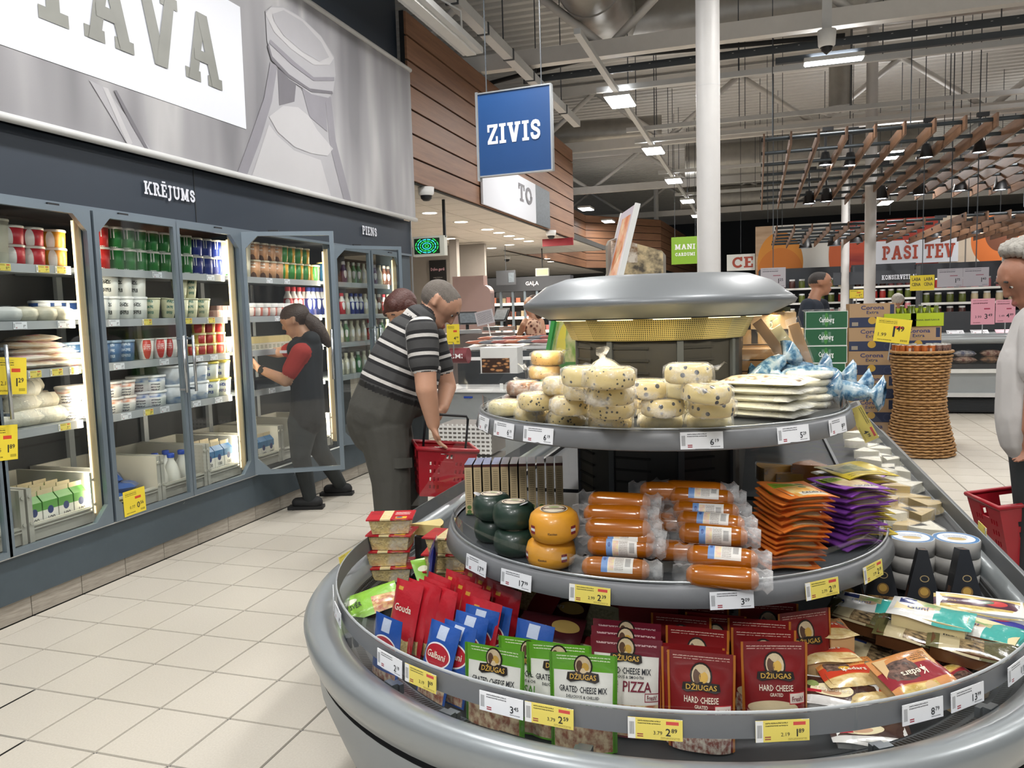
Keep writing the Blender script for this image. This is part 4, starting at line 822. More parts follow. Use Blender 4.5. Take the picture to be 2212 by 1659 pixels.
stad(MB(),[(.33,1.434),(.405,1.468),(.411,1.480),(.395,1.494),(.34,1.535),(.28,1.556),(.05,1.562)],4.0,n=40).obj('hood','hood_silver',isl)
stad(MB(),[(.262,1.372),(.292,1.436)],4.0,n=10,smooth=False).obj('hood_grille','hood_perf',isl); stad(MB(),[(.335,1.433),(.29,1.436)],4.0).obj('hood_soffit','hood_silver',isl); stad(MB(),[(.262,1.373),(.22,1.36)],4.0,n=10).obj('hood_base','tower',isl)
M('hood_led','ffe9b0',.5,emit=2,var=0)
for d in (-75,-45,-15,15,45,75):
    p = pol(.300,d,1.4335); MB().box((0,0,0),(.10,.018,.006)).obj('hood_lamp','hood_led',isl,p,(0,0,math.radians(d)))
    area_light('hood_light',pol(.36,d,1.424),.12,.04,.5,(1,.87,.62),(math.radians(0),0,math.radians(d)),isl)
for s in (-1,1): area_light('hood_light',(IX+s*.36,3.2,1.424),.04,.9,1.2,(1,.87,.62),(0,0,0),isl)
YG = 2.74; gp = [P(888,1093,'y',YG),P(1135,742,'y',YG),P(1688,674,'y',YG),P(2040,1058,'y',YG)]
MB().add([(p.x,YG+dy,p.z) for dy in (0,.006) for p in gp],[(3,2,1,0),(4,5,6,7),(0,1,5,4),(1,2,6,5),(2,3,7,6),(3,0,4,7)]).obj('end_glass','glass_clear',isl)
# back shelves behind the glass partition
for z, R, nm in ((.80,.60,'middle_shelf'),(1.14,.46,'upper_shelf')):
    MB().box((IX,4.2,z-.012),(2*R,2.85,.025)).obj('rear_'+nm,'isl_dark',isl)
    for s in (-1,1): MB().box((IX+s*(R+.006),4.2,z-.01),(.012,2.85,.05)).obj('rear_shelf_edge','strip_grey',isl)
# topper boards on the hood
PM('board_photo','8a8378',[('n',.05,.05,.95,.95,'d8c49a','5a5348',4),('n',.05,.5,.5,.95,'e0d8c8','8a6a4a',6)],.5); PM('board_photo2','bdb2bb',[('n',.2,.1,.8,.9,'c86a34','d8b890',4)],.4)
a = P(1305,607,'y',3.1); b = P(1352,460,'y',3.1)
t = thing('topper_board',(a.x+.03,3.1,1.555),(0,math.radians(14.5),math.radians(20)),label='narrow tilted food photo board on top of the hood',cat='sign')
MB().box((0,0,.155),(.012,.30,.31)).obj('board','board_photo2',t); MB().box((0,-.152,.155),(.02,.012,.315)).obj('edge_profile','offwhite',t); MB().box((0,.152,.155),(.02,.012,.315)).obj('edge_profile','offwhite',t)
t = thing('topper_board',(P(1375,600,'y',3.3).x,3.3,1.555),(0,0,math.radians(40)),label='round cornered grey cheese photo board on top of the hood',cat='sign')
pl = [(-.14,0),(.14,0),(.14,.13),(.12,.15),(-.10,.20),(-.13,.19),(-.14,.17)]
mb = MB(); mb.add([(x,-.01,z) for x,z in pl]+[(x,.01,z) for x,z in pl],[tuple(range(7)),tuple(range(13,6,-1))]+[(i,7+i,7+(i+1)%7,(i+1)%7) for i in range(7)],0,[[((x+.14)/.28,z/.2) for x,z in pl],[((x+.14)/.28,z/.2) for x,z in pl][::-1]]+[[(0,0)]*4]*7); mb.obj('board','board_photo',t)
# ---- island price tags
def itag(px, py, R, price, kd, lab, w=.103, h=.041, old=None, tilt=.12, off=.012, zc=None):
    p = Pc(px, py, R); d = math.atan2(p.x-IX, -(p.y-IY)); z = p.z if zc is None else zc; R2 = R+off
    M3 = Rz(d) @ Rx(math.pi/2-tilt)
    return price_tag((IX+R2*math.sin(d), IY-R2*math.cos(d), z), M3, price, kd, w, h, lab, old, 'island price tags')
for px, py, pr, lab in [(1053,912,'6.19','white 6.19 price tag at the left end of the upper cheese shelf'),(1096,922,'6.19','white 6.19 price tag, second on the upper cheese shelf'),(1169,938,'6.19','white 6.19 price tag, third on the upper cheese shelf'),(1513,947,'6.19','white 6.19 price tag below the olive cheese wheels'),(1706,932,'5.29','white 5.29 price tag below the flat white cheeses'),(1800,914,'9.59','white 9.59 price tag at the right end of the upper shelf')]: itag(px,py,.552,pr,'w',lab,zc=1.142)
for px, py, pr, kd, old, lab in [(1036,1206,'17.99','w',None,'white 17.99 price tag below the green wax wheels'),(1121,1242,'17.99','w',None,'white 17.99 price tag below the yellow wax wheels'),(1277,1275,'2.39','y','2.99','yellow 2.39 price tag below the smoked cheese sausages'),(1577,1288,'3.09','w',None,'white 3.09 price tag below the right smoked cheese sausages'),(1768,1261,'2.19','y','2.79','yellow 2.19 price tag below the orange packs'),(1876,1231,'2.19','y','2.79','yellow 2.19 price tag below the purple packs')]: itag(px,py,.663,pr,kd,lab,old=old,zc=.787)
for px, py, pr, kd, old, lab in [(722,1308,'3.15','w',None,'white price tag at the far left of the lower rail'),(740,1342,'1.99','w',None,'white 1.99 price tag on the lower rail left of the blue packs'),(850,1408,'2.19','w',None,'white 2.19 price tag below the blue cheese packs'),(916,1441,'1.69','y','2.19','yellow 1.69 price tag on the lower rail'),(1088,1498,'3.45','w',None,'white 3.45 price tag over the green pouch'),(1190,1527,'2.59','y','3.79','yellow 2.59 price tag beside the green pouch'),(1415,1551,'2.89','y','3.79','yellow 2.89 price tag below the pizza cheese pouch'),(1685,1553,'1.89','y','2.19','yellow 1.89 price tag below the red hard cheese pouches'),(1983,1513,'8.79','w',None,'white 8.79 price tag on the right lower rail'),(2078,1492,'13.99','w',None,'white price tag reading thirteen ninety-nine on the right rail'),(2185,1437,'11.99','w',None,'white 11.99 price tag at the right picture edge')]: itag(px,py,1.0,pr,kd,lab,old=old,zc=.661,tilt=.05)
p = P(2118,1148,'x',.715); price_tag((.72,p.y,p.z),Matrix(((0,0,1),(1,0,0),(0,1,0))),'5.49','y',.10,.05,'yellow 5.49 price tag on the right glass seen from behind','6.66')
p = P(1862,910,'y',2.75); price_tag((p.x,p.y,p.z),Ry(.42) @ Rx(math.pi/2),'1.49','y',.05,.20,'tall yellow price card leaning at the right end of the upper shelf') if 0 else price_tag((p.x,p.y,p.z),Ry(1.1) @ Rx(math.pi/2),'4.99','y',.14,.045,'tall yellow price card tilted at the right end of the upper shelf')
p = P(757,1210,'x',-1.30); price_tag((-1.31,p.y,p.z),Matrix(((0,0,-1),(-1,0,0),(0,1,0))) @ Rx(.2),'2.49','y',.10,.05,'yellow price card on the left side of the island seen edge on')
# ---- wheels on the upper shelf
def cheese_mat(name, a, b, spot, sc_=55, thr=.3, dens=.5):
    m, nt, bs = newmat(name); tc = nd(nt,'ShaderNodeTexCoord').outputs['Object']; v = nd(nt,'ShaderNodeTexVoronoi'); v.inputs['Scale'].default_value = sc_; nt.links.new(tc,v.inputs['Vector'])
    r = mth(nt,'GREATER_THAN',nd_sep(nt,v.outputs['Color']),1-dens)
    s = mth(nt,'MULTIPLY',mth(nt,'LESS_THAN',v.outputs['Distance'],thr),r); c = ramp(nt,noise(nt,9,3,tc),[(.3,a),(.7,b)])
    nt.links.new(mixc(nt,s,c,lin(spot)),bs.inputs['Base Color']); bs.inputs['Roughness'].default_value = .42; bs.inputs['Coat Weight'].default_value = .35
    bn = nd(nt,'ShaderNodeBump'); bn.inputs['Strength'].default_value = .3; bn.inputs['Distance'].default_value = .004; nt.links.new(noise(nt,40,3,tc),bn.inputs['Height']); nt.links.new(bn.outputs[0],bs.inputs['Normal']); MT[name] = m
def nd_sep(nt, c): s = nd(nt,'ShaderNodeSeparateColor'); nt.links.new(c,s.inputs[0]); return s.outputs[0]
cheese_mat('ch_herb','cfb878','dcc78e','3c3826',105,.30,.5); cheese_mat('ch_olive','d4bf80','dfcc94','22262e',62,.34,.45); cheese_mat('ch_smoke','b58a4a','d0b06a','5a3a1c',120,.24,.4); cheese_mat('ch_brown','6a4022','8a5a34','3a2416',80,.25,.3); cheese_mat('ch_plain','d8cc9c','e4dab0','8a7a4a',90,.15,.2)
PM('top_print','d9c88c',[('e',.5,.5,.44,.44,'5a4326'),('e',.5,.5,.38,.38,'dccb90'),('r',.1,.42,.9,.58,'dccb90'),('s',.22,.38,.78,.62,'4a2a1c',2),('e',.5,.74,.12,.07,'5a6a34')],.45)
def wheel(loc, mat_, r, h, label, tilt=(0,0), film=True, printed=True, tail=None, name='round_cheese', grp='cheese wheels on the upper shelf', cat='cheese'):
    t = thing(name, loc, (tilt[0],tilt[1],rnd(0,6)), label=label, cat=cat, group=grp); ph = rnd(0,6)
    pf = [(0,0),(r*.8,0),(r*.95,h*.12),(r,h*.38),(r,h*.62),(r*.94,h*.88),(r*.80,h),(r*.5,h*1.01)]
    MB().lathe(pf,26,wob=lambda a,j: 1+.012*math.sin(3*a+ph)).obj('body',mat_,t)
    mb = MB(); n = 22; q = .8; mb.add([(r*.74*math.cos(2*math.pi*i/n),r*.74*math.sin(2*math.pi*i/n),h*1.012) for i in range(n)],[tuple(range(n))],0,[[(.5+.5*math.cos(2*math.pi*i/n),.5+.5*math.sin(2*math.pi*i/n)) for i in range(n)]])
    mb.obj('top_label' if printed else 'top_face','top_print' if printed else mat_,t)
    if film:
        f = MB(); rr = r*1.05
        f.lathe([(rr*.85,-.001),(rr*1.02,h*.1),(rr*1.03,h*.5),(rr*1.0,h*.9),(rr*.75,h*1.07),(rr*.3,h*1.06)],28,wob=lambda a,j: 1+.03*math.sin(7*a+ph+j)+.02*math.sin(17*a+2*j))
        if tail is not None:
            ca, sa = math.cos(tail), math.sin(tail)
            f.grid(lambda u,v: (ca*(r*.9+u*r*.75)-sa*(v-.5)*(.012+u*.05), sa*(r*.9+u*r*.75)+ca*(v-.5)*(.012+u*.05), h*.55+u*h*.5+.006*math.sin(9*u+7*v)),6,4)
        f.obj('wrapper','film_wheel',t)
    return t
ZT = 1.153; WH = .045
WL = [('smoked herb cheese wheel',[('ch_smoke',1182,773,4),('ch_smoke',1177,802,3)],'left end'),('brown smoked cheese wheel',[('ch_brown',1127,835,1.6),('ch_brown',1187,835,1.8)],'left end'),('soft wrapped cheese wheel',[('ch_plain',1092,872,.4),('ch_plain',1110,893,0)],'left end')]
def wl(mat_, px, py, lv, desc, r=.0525, film=True, tail=None, tilt=(0,0), pr=True):
    z = ZT+lv*WH; p = P(px, py, 'z', z+WH*.5); wheel((p.x,p.y,z), mat_, r, WH*.97, desc, tilt, film, pr, tail)
wl('ch_smoke',1182,773,3.05,'browned smoked cheese wheel on top of the left stack',tail=.3); wl('ch_smoke',1177,803,2.05,'browned smoked cheese wheel below the left stack top',tail=3.5)
wl('ch_brown',1130,838,1.05,'dark brown wrapped cheese wheel at the left end',tail=2.5); wl('ch_brown',1183,842,1.05,'dark brown cheese wheel under the left stack'); wl('ch_brown',1122,866,.03,'dark brown cheese wheel at the bottom left'); wl('ch_smoke',1180,868,.03,'brown cheese wheel at the bottom behind the left stacks')
wl('ch_plain',1092,880,.03,'pale wrapped cheese wheel at the far left end of the upper shelf',tail=3.0)
wl('ch_herb',1161,866,1.03,'speckled cheese wheel, upper of the front left pair'); wl('ch_herb',1153,895,0,'speckled cheese wheel, lower of the front left pair',tail=5)
wl('ch_herb',1234,875,1.03,'speckled cheese wheel, upper of the second front pair',tail=3.3); wl('ch_herb',1224,902,0,'speckled cheese wheel, lower of the second front pair',tail=5.6)
wl('ch_herb',1214,832,2.0,'speckled cheese wheel, top of the rear stack'); wl('ch_herb',1219,855,1.0,'speckled cheese wheel, middle of the rear stack'); wl('ch_herb',1222,878,0,'speckled cheese wheel, bottom of the rear stack')
wl('ch_herb',1317,815,3.06,'speckled cheese wheel on top of the tall front stack',r=.056,tail=.6); wl('ch_herb',1318,852,2.04,'speckled cheese wheel, third up in the tall front stack',r=.056,tail=5); wl('ch_herb',1322,882,1.02,'speckled cheese wheel, second up in the tall front stack',r=.056); wl('ch_herb',1317,911,0,'speckled cheese wheel at the bottom of the tall front stack',r=.056,tail=4)
wl('ch_olive',1262,812,3.0,'spotted cheese wheel behind the tall front stack'); wl('ch_herb',1262,842,2.0,'speckled cheese wheel second behind the tall front stack'); wl('ch_herb',1268,866,1.0,'speckled cheese wheel third behind the tall stack'); wl('ch_herb',1268,884,0,'speckled cheese wheel at the bottom behind the tall stack')
p = P(1308,790,'z',1.30); wheel((p.x,2.20,1.262),'ch_plain',.052,.04,'cheese wheel leaning upright in a bag behind the tall stack',(1.0,0),True,True,1.6)
for l, (px,py) in enumerate([(1400,882),(1400,862),(1400,840)]): wl('ch_olive' if l else 'ch_herb',px,py,l*1.0,f'spotted cheese wheel behind the centre pair, {["bottom","middle","top"][l]} one',r=.05)
wl('ch_olive',1431,878,1.03,'olive cheese wheel, upper of the centre pair',r=.054); wl('ch_plain',1428,909,0,'olive cheese wheel, lower of the centre pair',r=.055,tail=5.5)
wl('ch_olive',1487,806,3.0,'olive cheese wheel on top of the rear right stack',r=.054,tail=.1); wl('ch_plain',1470,838,2.0,'plain cheese wheel second in the rear right stack',r=.053); wl('ch_plain',1470,862,1.0,'plain cheese wheel third in the rear right stack'); wl('ch_plain',1468,885,0,'plain cheese wheel at the bottom of the rear right stack')
wl('ch_olive',1525,846,2.1,'olive cheese wheel on top of the front right stack',r=.055,tail=3.4,tilt=(.12,0)); wl('ch_olive',1538,879,1.05,'olive cheese wheel in the middle of the front right stack',r=.055,tail=.3); wl('ch_plain',1532,911,0,'olive cheese wheel at the bottom of the front right stack',r=.055)
# flat white cheeses
PM('flat_print','dcd8c6',[('n',.05,.05,.95,.5,'6a5238','ded8c4',10),('s',.1,.6,.9,.85,'4a3a34',2)],.35,film=.4); M('curd','dedac2',.5,bump=.4,bs=50)
PM('lime_print','dcdcc4',[('n',.1,.3,.9,.7,'b8b43c','e0dcc0',4)],.35,film=.4)
def flatpack(loc, w, d, h, mat_top, mat_body, name, label, rz=0, tilt=(0,0), grp=None, cat='pack', film=True, txts=None, lip=1.12, ink='ink'):
    t = thing(name, loc, Euler((tilt[0],tilt[1],rz)).to_matrix(), label=label, cat=cat, group=grp); ph = rnd(0,6)
    MB().grid(lambda u,v: ((u-.5)*w,(v-.5)*d,h*(.93+.07*math.sin(6*u+ph)*math.sin(5*v))),8,6).add([(x*w/2,y*d/2,z) for z in (0,h*.93) for x,y in ((-1,-1),(1,-1),(1,1),(-1,1))],[(3,2,1,0),(0,1,5,4),(1,2,6,5),(2,3,7,6),(3,0,4,7)]).obj('cheese_block',mat_body,t)
    f = lambda u,v: ((u-.5)*w*lip,(v-.5)*d*lip,h*1.0+.002+.004*math.sin(7*u+ph)*math.cos(6*v+ph)-.010*(max(abs(2*u-1),abs(2*v-1))**6))
    MB().grid(f,12,9).obj('printed_film',mat_top,t)
    if txts:
        for s, u, v, hh, ww, col_ in txts:
            mb = MB(); g = lambda x,y: tuple(Vector(f(x,y))+Vector((0,0,.0018))); put_text(mb, s, g, u, v, hh, 0, 'c', width=ww); mb.obj('lettering',col_,t)
    return t
p0 = P(1655,906,'z',ZT)
for k in range(5):
    t = thing('flat_cheese',(p0.x+.008*math.sin(2.3*k),p0.y+.055+.006*math.cos(3*k),ZT+k*.0215),(0,0,-.35+rnd(-.12,.12)),label=f'flat white cheese pack, {ORD[k]} from the bottom of its stack',cat='pack',group='flat white cheeses')
    pillow(.205,.17,.027,14,10,.2).obj('cheese_slab','curd',t); MB().grid(lambda u,v: ((u-.5)*.235,(v-.5)*.19,.013+.016*(max(0,1-abs(2*u-1)**3)*max(0,1-abs(2*v-1)**3))**.5+.002*math.sin(13*u+k)*math.sin(9*v)),14,10).obj('printed_film','flat_print' if k == 4 else 'film_soft',t)
p0 = P(1745,882,'z',ZT)
for k in range(5): wheel((p0.x+.006*math.sin(2*k),p0.y+.04,ZT+k*.022),'curd',.068,.021,f'thin round white cheese, {ORD[k]} from the bottom of its stack',(0,0),True,False,None,'flat_cheese','thin round white cheeses')
# blue twisted bags
M('blue_wrap','6f9cc0',.25,var=.5,vs=25,coat=.4)
def blue_mat():
    m, nt, b = newmat('blue_marble'); tc = nd(nt,'ShaderNodeTexCoord').outputs['Object']; n = noise(nt,38,4,tc,.6); nt.links.new(ramp(nt,n,[(.36,'2c5478'),(.47,'6288a4'),(.55,'96adbc'),(.68,'b0bcc4')]),b.inputs['Base Color']); b.inputs['Roughness'].default_value = .22; b.inputs['Coat Weight'].default_value = .5; MT['blue_marble'] = m
blue_mat()
def twist_bag(p, a, L, r, lab, el=0):
    t = thing('blue_cheese_bag', p, Euler((0,-el,a)).to_matrix(), label=lab, cat='bag', group='blue wrapped cheeses'); ph = rnd(0,6)
    pf = [(.030,-L*.72),(.045,-L*.66),(.010,-L*.5),(r*.7,-L*.42),(r,-L*.2),(r*1.05,0),(r,L*.2),(r*.7,L*.42),(.010,L*.5),(.05,L*.68),(.035,L*.74)]
    MB().lathe(pf,18,T=Matrix.Rotation(math.pi/2,4,'Y'),sy=.8,wob=lambda an,j: 1+.10*math.sin(5*an+j+ph)+.05*math.sin(11*an+2*j)).obj('wrapper','blue_marble',t)
for k,(px,py,a,L,r,el,yy) in enumerate([(1655,800,.7,.16,.028,.45,2.50),(1705,806,.2,.17,.032,.1,2.58),(1752,812,-.1,.17,.032,0,2.50),(1795,828,.25,.16,.030,-.1,2.56),(1822,842,-.3,.15,.028,-.1,2.46),(1720,836,.1,.17,.03,0,2.46)]):
    p = P(px,py,'y',yy); twist_bag((p.x,yy,p.z),a,L,r,f'blue marbled twist wrapped cheese, {ORD[k]} from left on the upper shelf',el)
MB().box((.07,2.56,1.175),(.34,.16,.045)).obj('bag_riser','isl_dark',top)
# ---- middle shelf
ZM = .807
PM('spine','c6b088',[('s',.2,.22,.8,.9,'8a7a5c',16),('r',.05,.0,.95,.03,'3a5a3a'),('e',.5,.06,.3,.04,'5c7a3c'),('e',.5,.15,.3,.04,'5c7a3c'),('r',0,.95,1,1,'5a2a24')],.5); M('boxtop','33497e',.45,var=.5,vs=40); M('boxside','4a3a2e',.5)
a = P(1008,1112,'z',ZM); b = P(1225,1108,'z',ZM); dv = (b-a); dv.normalize(); an = math.atan2(dv.y,dv.x)
sm = MB().box((0,.06,.0825),(.0245,.12,.165)).mesh('carton',['boxside']); sf = MB().quad((-.0122,-.0006,0),(.0122,-.0006,0),(.0122,-.0006,.165),(-.0122,-.0006,.165)).mesh('spine_print',['spine']); st_ = MB().quad((-.0122,0,.1656),(.0122,0,.1656),(.0122,.12,.1656),(-.0122,.12,.1656)).mesh('top_print',['boxtop'])
for k in range(11):
    q = a+dv*(.0295*k+.01); t = thing('cheese_box',(q.x,q.y,ZM),(0,0,an+rnd(-.03,.03)),label=f'tall slim cheese carton with blue top, {ORD[k]} from left in the row',cat='box',group='row of slim cheese cartons')
    link(sm,'carton',t); link(sf,'spine_print',t); link(st_,'top_print',t)
def wax_mat(nm, c, ca): M(nm, c, .38, var=.14, vs=10, coat=.25, bump=.15, bs=35)
wax_mat('wax_green','22362c',0); wax_mat('wax_yellow','d7962a',0); PM('wax_label','d8cbb0',[('e',.5,.5,.46,.46,'4a3a2a'),('e',.5,.5,.40,.40,'e0d4bc'),('r',.1,.40,.9,.6,'5a3a2a'),('s',.2,.43,.8,.57,'e8dcc4',1),('e',.5,.72,.2,.1,'8a9a5a')],.4); M('flag_red','7a1f2a',.5)
def wax(px, py, z, mat_, r, h, lab, tag2=False, flag=False, tilt=0):
    p = P(px,py,'z',z+h/2); t = thing('wax_cheese',(p.x,p.y,z),(tilt,0,rnd(-.2,.2)),label=lab,cat='cheese',group='wax covered cheese wheels')
    MB().lathe([(0,0),(r*.72,.0),(r*.93,h*.14),(r*1.0,h*.36),(r*1.0,h*.6),(r*.92,h*.84),(r*.74,h*.97),(r*.4,h),(0,h*1.005)],30).obj('body',mat_,t)
    n = 22; MB().add([(r*.55*math.cos(2*math.pi*i/n),r*.55*math.sin(2*math.pi*i/n),h*1.008) for i in range(n)],[tuple(range(n))],0,[[(.5+.5*math.cos(2*math.pi*i/n),.5+.5*math.sin(2*math.pi*i/n)) for i in range(n)]]).obj('top_label','wax_label',t)
    if tag2: MB().lathe([(0,.001),(r*.2,.001),(r*.21,0)],16,c=(0,0,0),sx=1.3,T=Matrix.Translation((r*.58*tag2,-r*.35,h*.99)) @ Matrix.Rotation(-.35*tag2,4,'Y')).obj('round_tag','print_pale',t)
    if flag:
        for sgn, dd in ((-1,-.9),(1,.9)):
            for zz, m in ((.56,'flag_red'),(.47,'print_white'),(.38,'flag_red')):
                MB().grid(lambda u,v: ((r*1.006)*math.sin(dd+(u-.5)*.26),-(r*1.006)*math.cos(dd+(u-.5)*.26),h*(zz+(v-.5)*.09)),4,1).obj('flag_print',m,t)
        mb = MB(); g = lambda u,v: ((r*1.006)*math.sin(u),-(r*1.006)*math.cos(u),v); put_text(mb,'Klasiskais',g,0,h*.38,.006,0,'c',width=.36); mb.obj('lettering','ink',t)
R_, H_ = .0645, .078
wax(1066,1140,ZM,'wax_green',.056,.07,'dark green wax cheese wheel, lower rear one'); wax(1112,1168,ZM,'wax_green',.058,.07,'dark green wax cheese wheel, lower front one')
wax(1063,1092,ZM+.072,'wax_green',.056,.07,'dark green wax cheese wheel, upper rear one',tag2=-1); wax(1110,1110,ZM+.072,'wax_green',.058,.07,'dark green wax cheese wheel, upper front one',tag2=1)
wax(1190,1190,ZM,'wax_yellow',R_,H_*.95,'yellow wax cheese wheel, lower one of the pair',flag=True); wax(1197,1131,ZM+.076,'wax_yellow',R_,H_,'yellow wax cheese wheel, upper one of the pair',flag=True,tilt=.04)
# smoked cheese sausages
M('smoked','a0590a',.2,var=.22,vs=14,coat=.6); PM('saus_label','dfdcd6',[('r',0,0,.2,1,'6f93c8'),('e',.1,.7,.05,.12,'3a5a9a'),('s',.42,.1,.7,.9,'8a8078',10),('b',.75,.3,.92,.8,'33353a',8),('n',.22,.1,.4,.9,'e6d8a8','dfb8b0',6)],.4)
def sausage(loc, a, lab, labelled=1, roll=0.0, L=.165, r=.0265, grp='smoked cheese sausages', roll2=0):
    t = thing('smoked_cheese', loc, (roll2,rnd(-.03,.03),a), label=lab, cat='cheese', group=grp); TY = Matrix.Rotation(math.pi/2,4,'Y'); ph = rnd(0,6)
    MB().lathe([(0,-L/2),(r*.55,-L/2+.002),(r*.9,-L/2+.012),(r,-L/2+.03),(r,L/2-.03),(r*.9,L/2-.012),(r*.55,L/2-.002),(0,L/2)],22,T=TY).obj('body','smoked',t)
    if labelled: MB().grid(lambda u,v: ((u-.42)*L*.46,-(r*1.015)*math.cos(roll+(v-.5)*1.9),(r*1.015)*math.sin(roll+(v-.5)*1.9)),6,10,flip=False).obj('label','saus_label',t)
    for sg_ in (-1,1): MB().lathe([(r*1.03,sg_*L*.40),(r*.92,sg_*L*.48),(r*.8,sg_*L*.54),(r*1.0,sg_*L*.60),(r*.75,sg_*L*.68)],20,T=TY,wob=lambda an,j: 1+(.03 if j == 0 else .16)*math.sin(5*an+j*2+ph)+.04*math.sin(9*an+ph)).obj('wrapper_end','film',t)
def sg(px, py, z, a, lab, **k): p = P(px,py,'z',z); sausage((p.x,p.y,z),a,lab,**k)
Lz = ZM+.029
for k,(px,py,l,rl) in enumerate([(1330,1228,0,.9),(1340,1181,1,.1),(1345,1160,1.6,.9),(1330,1112,2.9,None),(1338,1085,3.5,None),(1335,1142,2.2,None)]): sg(px,py,Lz+l*.036,-.02+rnd(-.05,.05),f'smoked cheese sausage in the left pile, {ORD[k]}',labelled=rl is not None,roll=rl or 0,grp='left pile of smoked cheese sausages')
for k,(px,py,l,rl) in enumerate([(1560,1247,0,None),(1560,1205,.9,1.1),(1540,1155,2.0,.15),(1535,1130,2.6,.9),(1525,1105,3.1,.15),(1515,1075,3.9,1.1),(1500,1060,4.3,None),(1470,1090,2.8,None),(1470,1130,1.9,None),(1450,1062,4.2,None),(1475,1190,.6,None)]): sg(px,py,Lz+l*.034,-.02+rnd(-.06,.06) if k != 9 else .2,f'smoked cheese sausage in the right pile, {ORD[k]}',labelled=rl is not None,roll=rl or 0,grp='right pile of smoked cheese sausages')
# orange and purple packs
PM('orange_pack','e58136',[('n',.24,.06,.80,.86,'e6c884','d89a44',4),('r',.12,.62,.62,.86,'8fae2c'),('s',.16,.66,.58,.82,'3c4a1c',2),('r',.34,.10,.86,.24,'e8e2d0'),('e',.72,.75,.08,.08,'6a7a4a'),('e',.60,.5,.07,.07,'7a8a5a'),('e',.84,.36,.06,.05,'b03a34')],.35,coat=.25)
PM('purple_pack','9550b8',[('n',.24,.06,.80,.86,'e0d0a0','c8a878',4),('r',.08,.64,.52,.88,'8fae2c'),('s',.12,.68,.48,.84,'3c4a1c',2),('r',.34,.10,.86,.24,'e8e2e6'),('e',.74,.74,.10,.10,'c87a8a')],.35,coat=.25); PM('yellow_pack','d4bc34',[('n',.1,.3,.7,.9,'4a5a34','b0a878',5),('s',.1,.08,.9,.24,'6a5a1c',2)],.35,coat=.25)
def card(loc, w, d, mat_, lab, rz, grp, t1=None, name='sliced_cheese_pack', edge='orange_edge'):
    t = thing(name, loc, (rnd(-.04,.04),rnd(-.04,.04),rz), label=lab, cat='pack', group=grp); ph = rnd(0,6)
    f = lambda u,v,o=0: ((u-.5)*w,(v-.5)*d,.005*math.sin(5*u+ph)*math.cos(4*v+ph)-.004*abs(2*u-1)**3+o)
    MB().grid(lambda u,v: f(u,v,.0022),10,10).grid(lambda u,v: f(u,v,0),10,10,flip=True).obj('printed_card',mat_,t)
    MB().grid(lambda u,v: ((u-.5)*w*.72,(v-.5)*d*.74,-.006*(1-max(abs(2*u-1),abs(2*v-1))**8)),6,6,flip=True).obj('slices','ch_plain',t)
    if t1:
        mb = MB(); g = lambda x,y: tuple(Vector(f(x,y,.004))); put_text(mb,t1,g,.60,.135,.07,0,'c',width=.46); mb.obj('lettering','ink',t)
    return t
p0 = P(1692,1212,'z',ZM+.01)
for k in range(15): card((p0.x+rnd(-.004,.004)+.0022*k,p0.y+.035+rnd(-.004,.004)+.001*k,ZM+.010+k*.0125),.135,.17,'orange_pack',f'orange sliced cheese pack, {ORD[k]} from the bottom of the stack',.42+rnd(-.06,.06),'stack of orange cheese packs','ČEDERAS' if k == 14 else None)
p0 = P(1842,1178,'z',ZM+.01)
for k in range(12): card((p0.x-.02+rnd(-.005,.005)+.001*k,p0.y+.07+rnd(-.006,.006)-.002*k,ZM+.010+k*.0145),.135,.17,'purple_pack',f'purple sliced cheese pack, {ORD[k]} from the bottom of the stack',.62+rnd(-.1,.1),'stack of purple cheese packs','ČEDERAS' if k == 11 else None)
p0 = P(1880,1120,'z',ZM+.05)
for k in range(5): card((p0.x-.01,p0.y+.12,ZM+.08+k*.018),.13,.16,'purple_pack',f'purple sliced cheese pack behind the main stack, {ORD[k]} up',.95+rnd(-.1,.1),'rear purple cheese packs','ČEDERAS' if k == 4 else None)
p0 = P(1840,1020,'z',.98)
for k in range(9): card((p0.x+rnd(-.01,.01),min(p0.y,2.62),ZM+.02+k*.02),.15,.19,'yellow_pack',f'yellow sliced cheese pack, {ORD[k]} from the bottom behind the purple packs',.4+rnd(-.1,.1),'yellow cheese packs')
M('gouda','cf9a3a',.35,var=.15,vs=8,coat=.4); M('cheddar','cc7f33',.4,coat=.3)
def wedge(loc, R0, ang, h, mat_, lab, rz, film=True, grp='cheese wedges', name='cheese_wedge', rind=None, tilt=(0,0)):
    t = thing(name, loc, Euler((tilt[0],tilt[1],rz)).to_matrix(), label=lab, cat='cheese', group=grp); n = 8; arc = [(R0*math.cos(ang*(i/n-.5)),R0*math.sin(ang*(i/n-.5))) for i in range(n+1)]; pl = [(0,0)]+arc
    pl = [(x-R0*.6,y) for x,y in pl]; b = MB(); b.prism(pl,0,h,0); b.obj('wedge_body',mat_,t)
    if film: MB().prism([(x*1.06+.001,y*1.08) for x,y in pl],-.0005,h*1.08,0).obj('wrapper','film',t)
    return t
for k,(px,py,z,mt) in enumerate([(1665,985,.92,'gouda'),(1705,990,.90,'gouda'),(1740,972,.93,'cheddar'),(1690,1015,.87,'ch_plain'),(1770,985,.90,'cheddar')]):
    p = P(px,py,'z',z); wedge((p.x,min(p.y,2.66),z-.03),.12,.9,.045,mt,f'wrapped yellow cheese wedge behind the orange packs, {ORD[k]} from left',rnd(2,4),grp='yellow cheese wedges')
